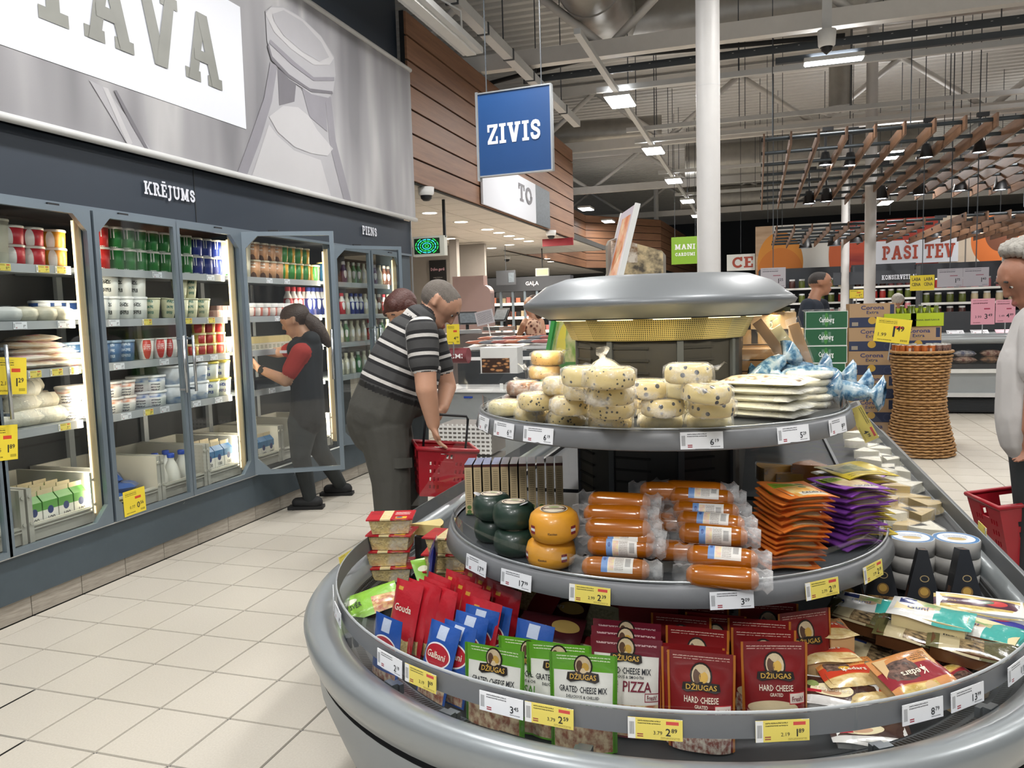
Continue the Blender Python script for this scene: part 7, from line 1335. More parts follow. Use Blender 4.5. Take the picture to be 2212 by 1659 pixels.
# ---- kraft beer boxes
PM('corona','a88a68',[('r',0,0,1,.42,'2a3350'),('e',.5,.28,.09,.15,'c09a3c'),('e',.5,.60,.12,.05,'c0a050'),('r',.88,.55,.97,.95,'2a3350'),('b',.06,.06,.2,.22,'c8b898',7),('e',.85,.2,.09,.16,'39415c'),('e',.85,.2,.07,.12,'2a3350')],.6)
YC = 8.62; xs = [P(px,760,'y',YC).x for px in (1833,1934,2034)]; zt = P(1880,655,'y',YC).z; ch = zt/6
for k in range(6):
    for c_ in range(2):
        if k == 0 and c_ == 1: continue
        ww = xs[c_+1]-xs[c_]; t = thing('beer_box',((xs[c_]+xs[c_+1])/2,YC+.16,zt-ch*(k+1)),(0,0,rnd(-.015,.015)),label=f'kraft and navy beer box, {ORD[k]} tier from the top, {"left" if c_==0 else "right"} stack',cat='box',group='kraft beer boxes')
        MB().box((0,0,ch/2),(ww-.008,.32,ch-.004)).obj('carton','kraft',t); MB().quad((-ww/2+.004,-.161,0),(ww/2-.004,-.161,0),(ww/2-.004,-.161,ch-.004),(-ww/2+.004,-.161,ch-.004)).obj('front_print','corona',t)
        mb = MB(); put_text(mb,'Corona',lambda u,v: (u,-.163,v),0,ch*.74,ch*.17,0,'c',width=ww*.5); put_text(mb,'Extra',lambda u,v: (u,-.163,v),.0,ch*.56,ch*.13,0,'c',width=ww*.26); mb.obj('lettering','emb_blue',t)
# lime carriers with bottles
M('lime_card','a9bb1e',.5); M('bottle_olive','6a7a1c',.2,coat=.4,trans=.3); M('cap_grey','9a9a94',.3,metal=.6); bot = MB().lathe([(0,0),(.03,0),(.031,.1),(.026,.13),(.013,.165),(.013,.2)],12).mesh('bottle_glass',['bottle_olive']); bc = MB().lathe([(.0145,.195),(.0155,.207),(0,.209)],10).mesh('crown_cap',['cap_grey'])
zb = zt-ch
for c_, px in enumerate((1945,2003)):
    p = P(px,690,'y',YC-.02); t = thing('bottle_carrier',(p.x,YC+.12,zb),label=['lime green bottle carrier, left one on the beer boxes','lime green bottle carrier, right one on the beer boxes'][c_],cat='carrier'); ww = .29
    MB().box((0,-.13,.065),(ww,.006,.13)).obj('front_panel','lime_card',t); MB().box((0,.13,.09),(ww,.006,.18)).obj('back_panel','lime_card',t); MB().box((-ww/2,0,.065),(.006,.26,.13)).obj('side_panel','lime_card',t); MB().box((ww/2,0,.065),(.006,.26,.13)).obj('side_panel','lime_card',t)
    mb = MB(); put_text(mb,'ORIGINAL GRAPE FLAVOUR' if c_ else 'GRAPE',lambda u,v: (u,-.1345,v),0,.055,.015,0,'c',width=.22); mb.obj('lettering','ink',t)
    for i in range(4):
        for j in range(2): b = thing('beer_bottle',(p.x-.105+i*.07,YC+.08+j*.08,zb+.004),label=f'green bottle in the {"right" if c_ else "left"} lime carrier, {ORD[i]} from left in the {"back" if j else "front"} row',cat='bottle',group='bottles in lime carriers'); link(bot,'bottle_glass',b); link(bc,'crown_cap',b)
# ---- wicker basket with cans
def wick():
    m, nt, b = newmat('wicker'); n = noise(nt,30,4); nt.links.new(ramp(nt,n,[(.3,'8a6238'),(.7,'b58a55')]),b.inputs['Base Color']); b.inputs['Roughness'].default_value = .55; MT['wicker'] = m
wick(); M('wicker_dark','3f2a18',.8)
BXc, BYc = 1.475, 8.20
def rad(z):
    pts = [(0,.300),(.08,.300),(.3,.245),(.5,.213),(.56,.213),(.75,.232),(.9,.25),(.97,.262)]
    for (a,ra),(b,rb) in zip(pts,pts[1:]):
        if z <= b: return ra+(rb-ra)*(z-a)/(b-a)
    return pts[-1][1]
wb = thing('wicker_basket',(BXc,BYc,0),label='tall hourglass wicker basket filled with coffee cans',cat='basket')
mb = MB(); nr = 36
for k in range(nr):
    z = .02+k*.95/nr; ns = 72; mb.tube([((rad(z)+.0075*math.sin(math.pi*i/3+math.pi*k))*math.cos(2*math.pi*i/ns),(rad(z)+.0075*math.sin(math.pi*i/3+math.pi*k))*math.sin(2*math.pi*i/ns),z+.002*math.sin(3*i)) for i in range(ns)],.0115,6,closed=True)
mb.obj('woven_strands','wicker',wb,kind='stuff')
MB().lathe([(rad(z/20*.97)-.012,z/20*.97) for z in range(21)],30).obj('inner_shell','wicker_dark',wb); MB().tube([(.268*math.cos(a*.2618),.268*math.sin(a*.2618),.985) for a in range(24)],.014,8,closed=True).obj('top_rim','wicker',wb); MB().tube([(.222*math.cos(a*.2618),.222*math.sin(a*.2618),.52) for a in range(24)],.013,8,closed=True).obj('waist_ring','wicker',wb); MB().lathe([(0,.93),(.25,.93)],24).obj('tray','wicker_dark',wb)
PM('can_orange','c06a34',[('n',0,.2,1,.7,'d88a4a','6a3420',4),('r',.55,.1,.7,.9,'d8c8b8')],.3,metal=.3); PM('can_tan','a88c80',[('r',0,.75,1,1,'8a6a5e')],.3,metal=.3); M('can_top','b8b4b0',.3,metal=.7)
cm = [MB().lathe([(.0,0),(.024,0),(.026,.006),(.026,.088)],14).mesh('can_body',[m]) for m in ('can_orange','can_tan')]; ct = MB().lathe([(.026,.088),(.024,.095),(.022,.094),(0,.0935)],14).mesh('can_top',['can_top']); n = 0
for r_, cnt in ((.225,22),(.165,16),(.105,10)):
    for i in range(cnt):
        a = 2*math.pi*i/cnt+.1; x, y = BXc+r_*math.cos(a), BYc+r_*math.sin(a)
        if y > BYc+.10: continue
        tan = (x > BXc+.08); n += 1
        t = thing('coffee_can',(x,y,.962),(0,0,rnd(0,6) if not tan else -.2),label=f'{"tan" if tan else "orange"} coffee can in the wicker basket, {["outer","middle","inner"][[.225,.165,.105].index(r_)]} ring, place {ORD[i]}',cat='can',group='coffee cans in the wicker basket'); link(cm[1 if tan else 0],'can_body',t); link(ct,'can_top',t)
        if tan and r_ > .2 and y < BYc: mb = MB(); put_text(mb,'ICE',lambda u,v: (.0265*math.sin(u/.0265),-.0265*math.cos(u/.0265),v),0,.03,.03,0,'c',width=.034); mb.obj('lettering','ink',t)
p = P(1927,714,'y',8.15); t = thing('price_board',(p.x,8.12,p.z),Ry(.13),label='yellow 1.49 price board on a stick in the wicker basket',cat='price sign')
MB().box((0,0,0),(.31,.006,.23)).obj('board','tag_full',t); mb = MB(); f = lambda u,v: (u,-.0045,v); put_text(mb,'1',f,.02,-.055,.10,0,'r'); put_text(mb,'49',f,.03,.0,.05,0,'l'); put_text(mb,'1.99',f,-.05,-.06,.035,0,'r',bold=False); mb.obj('price_print','ink',t); MB().box((.0,.006,-.17),(.008,.008,.22)).obj('stick','steel',t)
# ---- round-fronted freezer counter on the right
fz = thing('freezer_counter',(0,0,0),label='long grey freezer counter beyond the wicker basket',cat='freezer'); YF = 11.15
MB().box((4.6,YF+.5,.1),(5.6,.9,.16)).obj('plinth','black',fz)
for k in range(9): MB().box((4.6,YF+.045,.05+k*.018),(5.6,.01,.006)).obj('vent_slat','rail_dark',fz)
MB().box((4.6,YF+.45,.25),(5.8,1.0,.05)).obj('lower_trim','steel_paint',fz); MB().box((4.6,YF+.5,.405),(5.8,.98,.26)).obj('front_panel','shelf_grey',fz); MB().box((4.6,YF+.0,.555),(5.8,.10,.045)).obj('edge_rail','offwhite',fz)
MB().box((4.6,YF+.55,.60),(5.8,.8,.06)).obj('deck','cooler_in',fz); MB().box((4.6,YF+.98,.95),(5.8,.05,.7)).obj('back_wall','cooler_side',fz); MB().box((4.6,YF+.01,.74),(5.8,.008,.32)).obj('front_glass','glass_clear',fz); MB().box((4.6,YF+.55,1.0),(5.8,.75,.03)).obj('shelf','shelf_grey',fz); MB().cyl((1.7,YF+.1,.95),(7.5,YF+.1,.95),.055,n=14).obj('round_rail','shelf_grey',fz)
PM('frozen_a','7a6a5c',[('n',0,0,1,1,'b08868','4a4440',5)],.35,coat=.3); PM('frozen_b','46506e',[('n',0,0,1,1,'d0ccc8','3a4670',4)],.35,coat=.3); PM('frozen_c','8a4a40',[('n',0,0,1,1,'c8b09a','6a2a2a',5)],.35,coat=.3)
pm_ = [pillow(.26,.2,.09).mesh('bag_film',[m]) for m in ('frozen_a','frozen_b','frozen_c')]
for k in range(16): link(pm_[k % 3],'frozen_bag',None,(1.95+.31*(k % 8),YF+.28+.02*(k//8),.632+.085*(k//8)),(0,0,rnd(-.2,.2)),label=f'frozen food bag in the freezer counter, {ORD[k % 8]} from left in the {"upper" if k>7 else "lower"} layer',cat='bag',group='frozen food bags')
for k in range(14): price_tag((1.9+.28*k,YF+.3-.0,1.043),Rx(.5),['2.49','3.15','1.99'][k % 3],'w' if k % 4 else 'p',.2,.09,f'small price card on the freezer shelf, {ORD[k]} from left',group='freezer price cards')
for k,(px,py,pr,kd,yy,wd,hg,lab,old) in enumerate([(2123,673,'3.49','p',11.32,.27,.33,'pink 3.49 price board above the freezer counter','3.99'),(2172,672,'4.89','p',11.32,.22,.29,'pink 4.89 price board beside the white haired man','5.49'),(2052,600,'1.75','g',12.0,.31,.25,'grey 1.75 price board hanging over the jar shelves',None),(2108,598,'1.40','g',12.0,.31,.25,'grey 1.40 price board next to the first grey board',None),(1850,635,'0.79','f',10.0,.15,.10,'small orange price board beside the white column','1.05'),(1670,600,'1.25','g',12.5,.36,.3,'grey hanging price board behind the hood',None)]):
    p = P(px,py,'y',yy); t = price_tag((p.x,p.y,p.z),Rx(math.pi/2),pr,kd,wd,hg,lab,old)
    if kd == 'g': MB().box((0,(6.22-p.z)/2,-.006),(.012,6.22-p.z,.006)).obj('hanger','rail_dark',t)
    else: L_ = p.z-(1.02 if kd == 'p' else 0); MB().box((0,-L_/2,-.006),(.012,L_,.006)).obj('stick','steel',t)
p = P(1992,611,'y',12.0); t = thing('promo_board',(p.x,p.y,p.z),label='yellow LABA CENA promotion board in front of the jar shelves',cat='sign'); MB().box((0,0,0),(.30,.01,.21)).obj('board','tag_y2' if 'tag_y2' in MT else M('tag_y2','d8c22c',.5),t); mb = MB()
for r_ in range(2):
    for q_, s in enumerate(('LABA','CENA')): put_text(mb,s,lambda u,v: (u,-.007,v),-.075+.15*r_,.03-.07*q_,.045,0,'c',width=.11)
mb.obj('lettering','ink',t); MB().box((0,.004,(6.2-p.z)/2),(.01,.01,6.2-p.z)).obj('hanger','rail_dark',t)
# ---- jar shelves at the back
JR = [M('jar_red','8a2a26',.3),M('jar_green','56602a',.3),M('jar_pale','b8a88a',.3),M('jar_dark','4a2c28',.3),M('jar_pink','b06a70',.3)]
jm = [MB().lathe([(0,0),(.048,0),(.05,.01),(.05,.10),(.042,.12)],10).mesh('jar_glass',[m]) for m in JR]; jl = MB().lathe([(.045,.12),(.046,.145),(0,.146)],10).mesh('jar_lid',['steel_paint'])
def shelfrow(x0, x1, y, zs, lab, short, step=.16, big=1.0, mats=None, header=None, per=4):
    s = thing('shelf_unit',(0,y,0),label=lab,cat='shelf'); MB().box(((x0+x1)/2,.45,(max(zs)+.5)/2),(x1-x0,.05,max(zs)+.5)).obj('back_panel','wall_dark',s)
    for xx in (x0,x1): MB().box((xx,.22,(max(zs)+.45)/2),(.04,.45,max(zs)+.45)).obj('side_panel','rail_dark',s)
    n = 0
    for zi, z in enumerate(zs):
        sh = MB().box(((x0+x1)/2,.2,z-.015),(x1-x0,.4,.03)).obj('shelf','steel_paint',s); MB().box(((x0+x1)/2,-.005,z-.02),(x1-x0,.012,.045)).obj('price_rail','offwhite',sh)
        x = x0+.1; c_ = random.randrange(5); n2 = 0
        while x < x1-.08:
            if int((x-x0)/step) % per == 0: c_ = random.randrange(5)
            j = thing('food_jar',(x,y+.08,z),label=f'{["red","green","pale","dark","pink"][c_]} jar, {ORD[min(n2,19)]} from left, {ORD[zi]} shelf up, {short}',cat='jar',group='jars '+short); n2 += 1; j.scale = (big*1.3,big*1.3,big*1.35); link(jm[c_],'jar_glass',j); link(jl,'jar_lid',j); x += step; n += 1
    return s
sh_a = shelfrow(P(1838,640,'y',19.0).x+.05,P(1985,640,'y',19.0).x,19.0,(1.0,1.27,1.55,1.82),'dark jar shelf under the tomato banner','under the tomato banner',.17)
p = P(1950,597,'y',18.95); mb = MB(); slab_text(mb,'KONSERVETI AUGLI',lambda u,v: (u,18.93,v),p.x-.42,p.z-.06,.10,.86); 
MB().box(((P(1838,597,'y',18.97).x+P(1985,597,'y',18.97).x)/2+.6,18.99,p.z),(3.3,.05,.28)).obj('shelf_header','wall_dark',label='dark shelf header with white lettering under the tomato banner',cat='sign'); mb.obj('header_lettering','print_white',label='small white lettering on the far shelf header',cat='lettering')
shelfrow(P(1990,640,'y',17.0).x,P(2212,640,'y',17.0).x,17.0,(.9,1.15,1.42,1.7),'dark shelf of red and green jars behind the price boards','behind the grey price boards',.21)
shelfrow(P(1640,640,'y',20.0).x,P(1830,640,'y',20.0).x,20.0,(1.15,1.5,1.85),'far shelf behind the man in the navy tee','behind the navy tee man',.22,1.1)
# ---- pumpkin banner
YN = 21.0; u0, u1 = 1632, 2240; bl = P(u0,597,'y',YN); bz1 = P(u0,503,'y',YN).z; br = P(u1,585,'y',YN); bw = br.x-bl.x; bh = bz1-bl.z+.15
U_ = lambda px: (px-u0)/(u1-u0); 
PM('pumpkin_print','c9c4ba',[('r',0,0,U_(1672),1,'a88c70'),('n',0,0,U_(1672),1,'a08468','b89c80',5),('r',U_(1672),0,U_(1800),1,'d2d0ca'),('e',U_(1690),.25,.088,.62,'c8822c'),('e',U_(1690),.05,.088,.5,'bf6f24'),('e',U_(1835),.35,.055,.62,'c05a2a'),('r',U_(1842),.0,U_(2040),1,'a83a2a'),('n',U_(1842),.0,U_(1960),.95,'c04a2c','8e2a22',3),('r',U_(2040),0,U_(2120),1,'c8b8a4'),('e',U_(2158),.5,.085,.5,'c86a2c'),('e',U_(2168),.62,.055,.34,'6a3a22'),('r',U_(2094),0,U_(2097),1,'6a6460')],.6)
t = thing('printed_banner',(bl.x,YN,bl.z),label='long pumpkin and tomato banner at the back of the hall',cat='banner'); MB().quad((0,0,0),(bw,0,0),(bw,0,bh),(0,0,bh)).box((bw/2,.05,bh/2),(bw,.08,bh),1).obj('print_panel',['pumpkin_print','wall_grey'],t)
a = P(1888,568,'y',YN); b = P(2070,515,'y',YN); MB().box(((a.x+b.x)/2-bl.x,-.02,(P(1980,543,'y',YN).z-bl.z)),(b.x-a.x,.02,.56)).obj('white_panel','print_white',t)
m_ = M('ink_tomato','a5432f',.5,var=.5,vs=6); mb = MB(); slab_text(mb,'PAŠI TEV',lambda u,v: (u,-.035,v),P(1905,560,'y',YN).x-bl.x,P(1905,562,'y',YN).z-bl.z,.33,P(2062,560,'y',YN).x-P(1905,560,'y',YN).x); mb.obj('lettering','ink_tomato',t)
MB().box((bw/2,-.01,-.03),(bw,.04,.05)).obj('rail','red_panel',t)
for x in (.3,bw/2,bw-.3): MB().box((x,.02,bh+1.2),(.012,.012,2.2)).obj('hanger','rail_dark',t)
p = P(1600,566,'y',YN); t = thing('printed_banner',(p.x,YN+.2,p.z),label='white board with brown CE letters left of the pumpkin banner',cat='banner'); MB().box((0,0,0),(.70,.05,.42)).obj('panel','offwhite',t); mb = MB(); slab_text(mb,'CE',lambda u,v: (u,-.03,v),-.22,-.14,.28,.52); mb.obj('lettering','ink_tomato',t); MB().box((0,0,(6.3-p.z)/2+.1),(.012,.012,6.0-p.z)).obj('hanger','rail_dark',t)
MB().box((P(1640,597,'y',21.6).x+4,21.7,1.05),(12,.1,2.1)).obj('wall_banner_base','wall_grey',kind='structure')
# ---- fish and meat counter on the left
cs = thing('fish_counter',(0,0,0),label='white framed glass fish counter behind the striped man',cat='counter'); Y7 = 7.05
xa, xb = -3.05, -1.15; MB().box(((xa+xb)/2,Y7+.45,.36),(xb-xa,.9,.70)).obj('base_panel','shelf_grey',cs); MB().box(((xa+xb)/2,Y7+.43,.715),(xb-xa+.02,.92,.02)).obj('white_band','white',cs); MB().box((P(1012,867,'y',Y7).x,Y7-.005,.655),(.09,.006,.018)).obj('blue_sticker','cap_blue',cs)
for z in (1.03,): MB().box(((xa+xb)/2,Y7,z),(xb-xa,.03,.03)).obj('top_rail','white',cs); MB().box(((xa+xb)/2,Y7+.85,z+.06),(xb-xa,.03,.03)).obj('top_rail','white',cs)
for x in (xa,-2.35,-1.75,xb): MB().box((x,Y7,.87),(.025,.025,.32)).obj('upright','white',cs); MB().box((x,Y7+.42,1.06),(.025,.85,.025)).obj('cross_rail','white',cs)
MB().box(((xa+xb)/2,Y7+.005,.87),(xb-xa,.006,.29)).obj('front_pane','glass_clear',cs); MB().box(((xa+xb)/2,Y7+.6,.9),(xb-xa-.05,.03,.35)).obj('back_pane','cooler_side',cs)
t = thing('sign_box',(P(990,768,'y',6.98).x,6.97,P(990,768,'y',6.98).z),label='dark red curved brand sign on the fish counter',cat='sign'); MB().cyl((-.11,.0,0),(.11,.0,0),.075,n=20).obj('drum','wall_mauve_red' if 'wall_mauve_red' in MT else M('wall_mauve_red','7a3a40',.5),t); mb = MB(); put_text(mb,'RIMI',lambda u,v: (u,-.077*math.cos(v/.077),.077*math.sin(v/.077)),0,-.022,.045,0,'c',width=.15); mb.obj('lettering','ink_white',t)
p = P(979,722,'y',6.9); t = price_tag((p.x,p.y,p.z),Rx(math.pi/2),'4.99','f',.13,.19,'tall yellow price card standing on the fish counter'); MB().box((0,-.14,.002),(.01,.12,.006)).obj('stick','steel',t)
# display bed
M('ice','cfd2d4',.3,var=.12,vs=40,bump=1,bs=40); M('meat','b8706a',.4,var=.35,vs=18); M('salmon','cc7d62',.35,var=.2,vs=14); M('fish_skin','8a8c92',.3,var=.3,vs=20,metal=.2)
bd = thing('ice_bed',(0,0,0),label='sloping bed of crushed ice on the fish counter',cat='ice bed'); MB().grid(lambda u,v: (-3.1+u*.95,7.98+v*1.0,1.08+.10*v+.012*math.sin(23*u)*math.sin(19*v)),24,16).obj('ice','ice',bd); MB().box((-2.625,8.48,.53),(.95,1.0,1.06)).obj('bed_base','offwhite',bd)
for k in range(12):
    x = -2.98+.15*(k % 6); y = 8.2+.4*(k//6); m = ['salmon','fish_skin','meat'][k % 3]; t = thing('fish_fillet',(x,y,1.125+.03*(k//6)+.02),(0,0,.5+rnd(-.2,.2)),label=f'{["salmon fillet","whole grey fish","pink fillet"][k % 3]} on the ice bed, {ORD[k % 6]} from left in the {"back" if k>5 else "front"} row',cat='fish',group='fish on the ice bed'); MB().lathe([(0,-.16),(.03,-.12),(.05,0),(.04,.08),(.015,.13),(.03,.16)],12,T=Matrix.Rotation(math.pi/2,4,'Y'),sx=.5).obj('flesh',m,t)
mt_ = thing('meat_counter',(0,0,0),label='glass meat counter with trays beyond the fish counter',cat='counter'); MB().box((-1.5,9.1,.55),(1.2,.8,1.1)).obj('base','offwhite',mt_); MB().grid(lambda u,v: (-2.1+u*1.2,8.72+.5*v*v,1.12+.28*math.sqrt(v)),3,8).obj('curved_glass','glass_clear',mt_); MB().tube([(-2.1,8.72+.5*v*v/64,1.12+.28*math.sqrt(v/8)) for v in range(9)],.008,6).obj('glass_edge','black_metal',mt_)
tm_ = MB().box((0,0,.012),(.15,.28,.024)).mesh('tray',['offwhite']); ml = [pillow(.13,.2,.07).mesh('meat_portion',[m]) for m in ('meat','salmon')]
for k in range(14):
    t = thing('meat_tray',(-2.0+.165*(k % 7),8.9+.33*(k//7),1.105+.06*(k//7)),(0.15,0,0),label=f'white tray of pink meat, {ORD[k % 7]} from left in the {"back" if k>6 else "front"} row',cat='tray',group='meat trays'); link(tm_,'tray',t); link(ml[k % 2],'meat_portion',t,(0,0,.024))
# scales and order board
for k,(px,py) in enumerate([(1012,700),(1078,693)]):
    p = P(px,py,'y',9.9); t = thing('counter_scale',(p.x,9.9,p.z-.12),(0,0,.5-1.0*k),label=['black touch screen scale, left one behind the fish counter','black touch screen scale, right one behind the fish counter'][k],cat='scale'); MB().box((0,0,.02),(.32,.3,.05)).obj('pan','steel',t); MB().box((0,.12,.1),(.04,.04,.14)).obj('neck','black_metal',t); MB().box((0,.05,.2),(.26,.02,.19),R=Rx(-.5)).obj('screen','black_metal',t); MB().box((0,.035,.2),(.22,.012,.15),R=Rx(-.5)).obj('display','sign_photo',t)
MB().box((-4.0,10.0,.6),(1.6,.5,1.2)).obj('service_desk','wall_mauve',label='low mauve service desk carrying the scales',cat='desk')
PM('order_sheet','d8d4d8',[('s',.08,.1,.92,.9,'6a6a70',12)],.5); p = P(1047,686,'y',8.9); t = thing('order_board',(p.x,8.9,p.z),Ry(-.2),label='white tilted order board on a clip above the counter',cat='sign'); MB().box((0,0,0),(.23,.008,.17)).obj('sheet','order_sheet',t); MB().box((.02,.006,-.16),(.012,.012,.2)).obj('clip_stem','white',t)
# mauve partition with round corner, black poster, doors
p = P(1020,680,'y',12.5); xa = P(980,680,'y',12.5).x; xb = P(1061,680,'y',12.5).x; zt_ = P(1000,597,'y',12.5).z
pl = [(xa,0),(xb,0),(xb,zt_-.30)]+[(xb-.14+.14*math.cos(a*math.pi/12),zt_-.30+.14*math.sin(a*math.pi/12)) for a in range(7)]+[(P(1044,600,'y',12.5).x,zt_-.16),(P(1044,600,'y',12.5).x,zt_),(xa,zt_)]
mb = MB(); n = len(pl); mb.add([(x,12.5,z) for x,z in pl]+[(x,12.7,z) for x,z in pl],[tuple(range(n)),tuple(range(2*n-1,n-1,-1))]+[(i,n+i,n+(i+1)%n,(i+1)%n) for i in range(n)]); mb.obj('counter_partition','mauve' if 'mauve' in MT else M('mauve','8e7875',.6),label='mauve partition panel with a rounded corner behind the counter',cat='partition')
p = P(943,595,'y',14.6); t = thing('poster',(p.x,14.68,p.z),label='black poster with pink script lettering on the grey wall',cat='poster'); MB().box((0,0,0),(.36,.03,.62)).obj('sheet','black',t); mb = MB(); put_text(mb,'Dzīvo gardi',lambda u,v: (u,-.018,v),0,.10,.06,0,'c',width=.30); mb.obj('lettering','mauve_pink' if 'mauve_pink' in MT else M('mauve_pink','d8a8b4',.5),t); mb = MB(); 
for k in range(4): put_text(mb,'svaigi ikdienas',lambda u,v: (u,-.018,v),0,-.05-.055*k,.028,0,'c',width=.2)
mb.obj('small_print','wall_grey',t)
MB().box((p.x+.15,14.75,1.4),(1.7,.1,2.9)).obj('wall_counter_left','wall_grey',kind='structure'); box_on('pillar',(P(983,590,'y',13.5).x,13.5,1.42),(.14,.14,2.84),'wall_grey',label='pale square pillar beside the mauve partition',cat='pillar')
# far coolers under a dark header
YQ = 16.2; xa = P(1058,680,'y',YQ).x; xb = P(1215,680,'y',YQ).x; fc = thing('far_cooler',(0,0,0),label='row of far glass door coolers under a dark header',cat='cooler'); zh = P(1100,628,'y',YQ).z
MB().box(((xa+xb)/2,YQ+.5,zh/2),(xb-xa,.06,zh)).obj('back_panel','cooler_in',fc); MB().box(((xa+xb)/2,YQ+.1,zh+.13),(xb-xa+.4,.3,.30)).obj('header','wall_dark',fc)
for k in range(7): MB().box((xa+(xb-xa)*k/6,YQ,zh/2),(.05,.05,zh)).obj('post','slate_frame',fc)
for zi, z in enumerate((.75,1.05,1.35,1.65)): s = MB().box(((xa+xb)/2,YQ+.27,z),(xb-xa,.45,.03)).obj('shelf','offwhite',fc); MB().box(((xa+xb)/2,YQ+.04,z),(xb-xa-.02,.02,.06)).obj('light_rail','lamp_rail' if 'lamp_rail' in MT else M('lamp_rail','f4ece0',.5,emit=.7),s)
mb = MB(); put_text(mb,'GAĻA',lambda u,v: (u,YQ-.06,v),xa+1.0,zh+.1,.08,0,'c'); mb.obj('lettering','ink_white',fc); MB().box(((xa+xb)/2,YQ-.01,zh/2),(xb-xa,.006,zh-.1)).obj('glass_front','glass_clear',fc)
for zi, z in enumerate((.765,1.065,1.365,1.665)):
    for k in range(14): t = thing('meat_pack',(xa+.09+k*(xb-xa-.1)/14,YQ+.16,z),label=f'packed meat in the far coolers, {ORD[k]} from left on the {ORD[zi]} shelf',cat='pack',group='meat packs in the far coolers'); MB().box((0,0,.06),((xb-xa)/14*.8,.2,.12+.04*(k % 3 == 0))).obj('tray',['meat','salmon','jar_pale','jar_dark','black'][(k*3+zi*2) % 5],t)
p = P(1237,598,'y',20); t = thing('exit_sign',(p.x,16.0+1,p.z),label='small pale green exit box far down the hall',cat='sign'); MB().box((0,0,0),(.30,.08,.17)).obj('case','sign_case',t); MB().box((0,-.042,0),(.26,.005,.13)).obj('face','sign_pale' if 'sign_pale' in MT else M('sign_pale','a8c890',.5,emit=.5),t); MB().box((0,0,.3),(.02,.02,.45)).obj('bracket','black_metal',t)
p = P(1093,600,'y',15.5); t = thing('menu_board',(p.x,15.5,p.z),label='dark menu board above the far coolers',cat='sign'); MB().box((0,0,0),(.42,.03,.30)).obj('board','wall_dark',t); MB().box((.12,-.018,0),(.12,.004,.2)).obj('photo','sign_photo',t); MB().box((0,.0,.4),(.01,.01,.55)).obj('hanger','rail_dark',t)
# white perforated crate and vegetable board at the island's far end
p = P(1015,935,'y',5.9); t = thing('plastic_crate',(p.x,5.95,0),label='white perforated plastic crate stack below the fish counter',cat='crate')
zt_ = P(1015,908,'y',5.9).z; zb_ = P(1015,965,'y',5.9).z
for k in range(3):
    zz = zt_-.26*(k+1)
    for j in range(7): MB().box((0,-.18,zz+.02+j*.034),(.46,.012,.016)).obj('slat','white',t)
    for j in range(12): MB().box((-.22+j*.04,-.18,zz+.125),(.012,.010,.24)).obj('rib','white',t)
    MB().box((0,0,zz+.12),(.46,.35,.23)).obj('inner_box','wall_grey',t)
YV = 5.9; PM('veg_print','9aa35a',[('n',0,0,1,1,'7a9a3c','c8c08a',4),('e',.55,.75,.22,.2,'d8c84a'),('r',.15,.38,1,.52,'3f7a34'),('r',.1,.28,1,.38,'5a8a3a'),('r',.2,0,1,.26,'c4602c'),('n',.2,0,1,.22,'c8602c','9a3c22',5),('r',0,0,.12,1,'4a9a4a')],.4,coat=.2)
pts = [P(px,py,'y',YV) for px,py in ((1165,880),(1262,880),(1238,690),(1200,690))]; mb = MB(); mb.add([(v.x,YV,v.z) for v in pts]+[(v.x,YV+.03,v.z) for v in pts],[(0,1,2,3),(7,6,5,4),(0,4,5,1),(1,5,6,2),(2,6,7,3),(3,7,4,0)],0,[[(0,0),(1,0),(1,1),(0,1)]]*6); t = mb.obj('vegetable_board','veg_print',label='vegetable photo board with green edge at the island end',cat='sign')
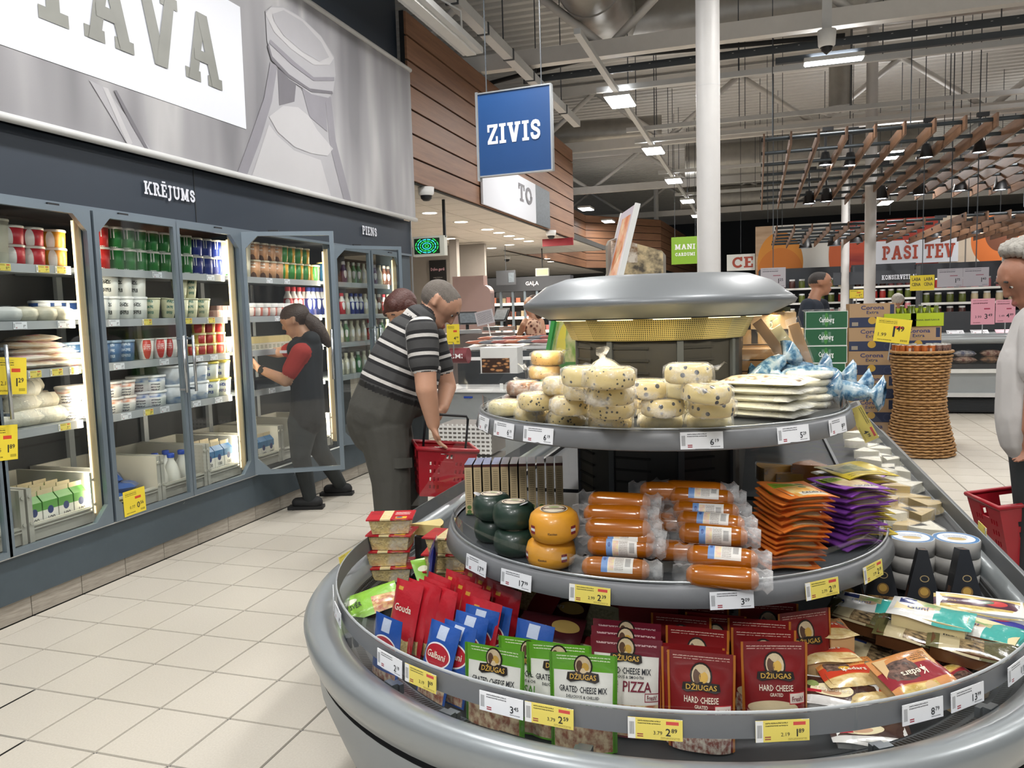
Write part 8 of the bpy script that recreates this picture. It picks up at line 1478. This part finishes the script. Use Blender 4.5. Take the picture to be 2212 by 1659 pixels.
v0, v1 = pts[0], pts[3]; MB().box((0,0,0),(.03,.05,(v1-v0).length)).obj('green_edge','bag_green' if 'bag_green' in MT else M('bag_green','3f9a4a',.4),t,((v0.x+v1.x)/2-.012,YV,(v0.z+v1.z)/2),(0,math.atan2(v1.x-v0.x,v1.z-v0.z),0))
MB().box(((pts[0].x+pts[1].x)/2+.1,YV+.1,.34),(.7,.3,.68)).obj('board_plinth','shelf_grey',label='grey plinth under the vegetable photo board',cat='plinth')
p = P(1240,600,'y',9); 
# cream strip panel right of the board
a = P(1222,690,'y',YV-.05); b = P(1258,790,'y',YV-.05)
# box with nuts picture at left end of island
p = P(1085,815,'y',4.6); t = thing('snack_box',(p.x,4.6,1.09),label='white snack box with nut photo behind the left wheels',cat='box'); MB().box((0,0,.08),(.24,.12,.16)).obj('carton','offwhite',t); MB().box((-.02,-.062,.05),(.18,.004,.09)).obj('photo','nut_print' if 'nut_print' in MT else PM('nut_print','3a2a22',[('v',0,0,1,1,'c08a5a','3a261c',5)],.5),t); MB().box((0,0,-.03),(.26,.14,.06)).obj('stand','isl_dark',t)
# white haired shopper far behind
D6 = 14.5; t = thing('person',(0,0,0),label='distant shopper with white hair in front of the jar shelves',cat='person'); q = lambda px,py,dd=0: PD(px,py,D6+dd)
hc = q(1940,650); fd = (RT*.6-UP*.3+VW*.5).normalized(); upv = (UP-fd*UP.dot(fd)).normalized(); sd = fd.cross(upv); caps = head_caps(hc,fd,upv,sd,.11)+[(q(1938,664),.06,q(1937,674),.07,'neck')]
for dd in (-.15,.15): caps += [(q(1936,690,dd),.12,q(1936,740,dd),.14,'tee')]
g0 = q(1936,745); caps += [(g0,.17,Vector((g0.x,g0.y,.5)),.13,'leg'),(Vector((g0.x,g0.y,.5)),.13,Vector((g0.x,g0.y,.06)),.1,'leg')]
body('figure',[(tuple(a),ra,tuple(b),rb,tg) for a,ra,b,rb,tg in caps],['skin_d','hair_white','tee_navy','trouser_dark','lip'],{'head':0,'neck':0,'tee':2,'leg':3,'lip':4},t,.016,3,None)
mb = MB(); cap_mesh(mb,hc+upv*.03-fd*.03,.11,hc+upv*.03-fd*.0,.105); mb.obj('hair','hair_white',t)
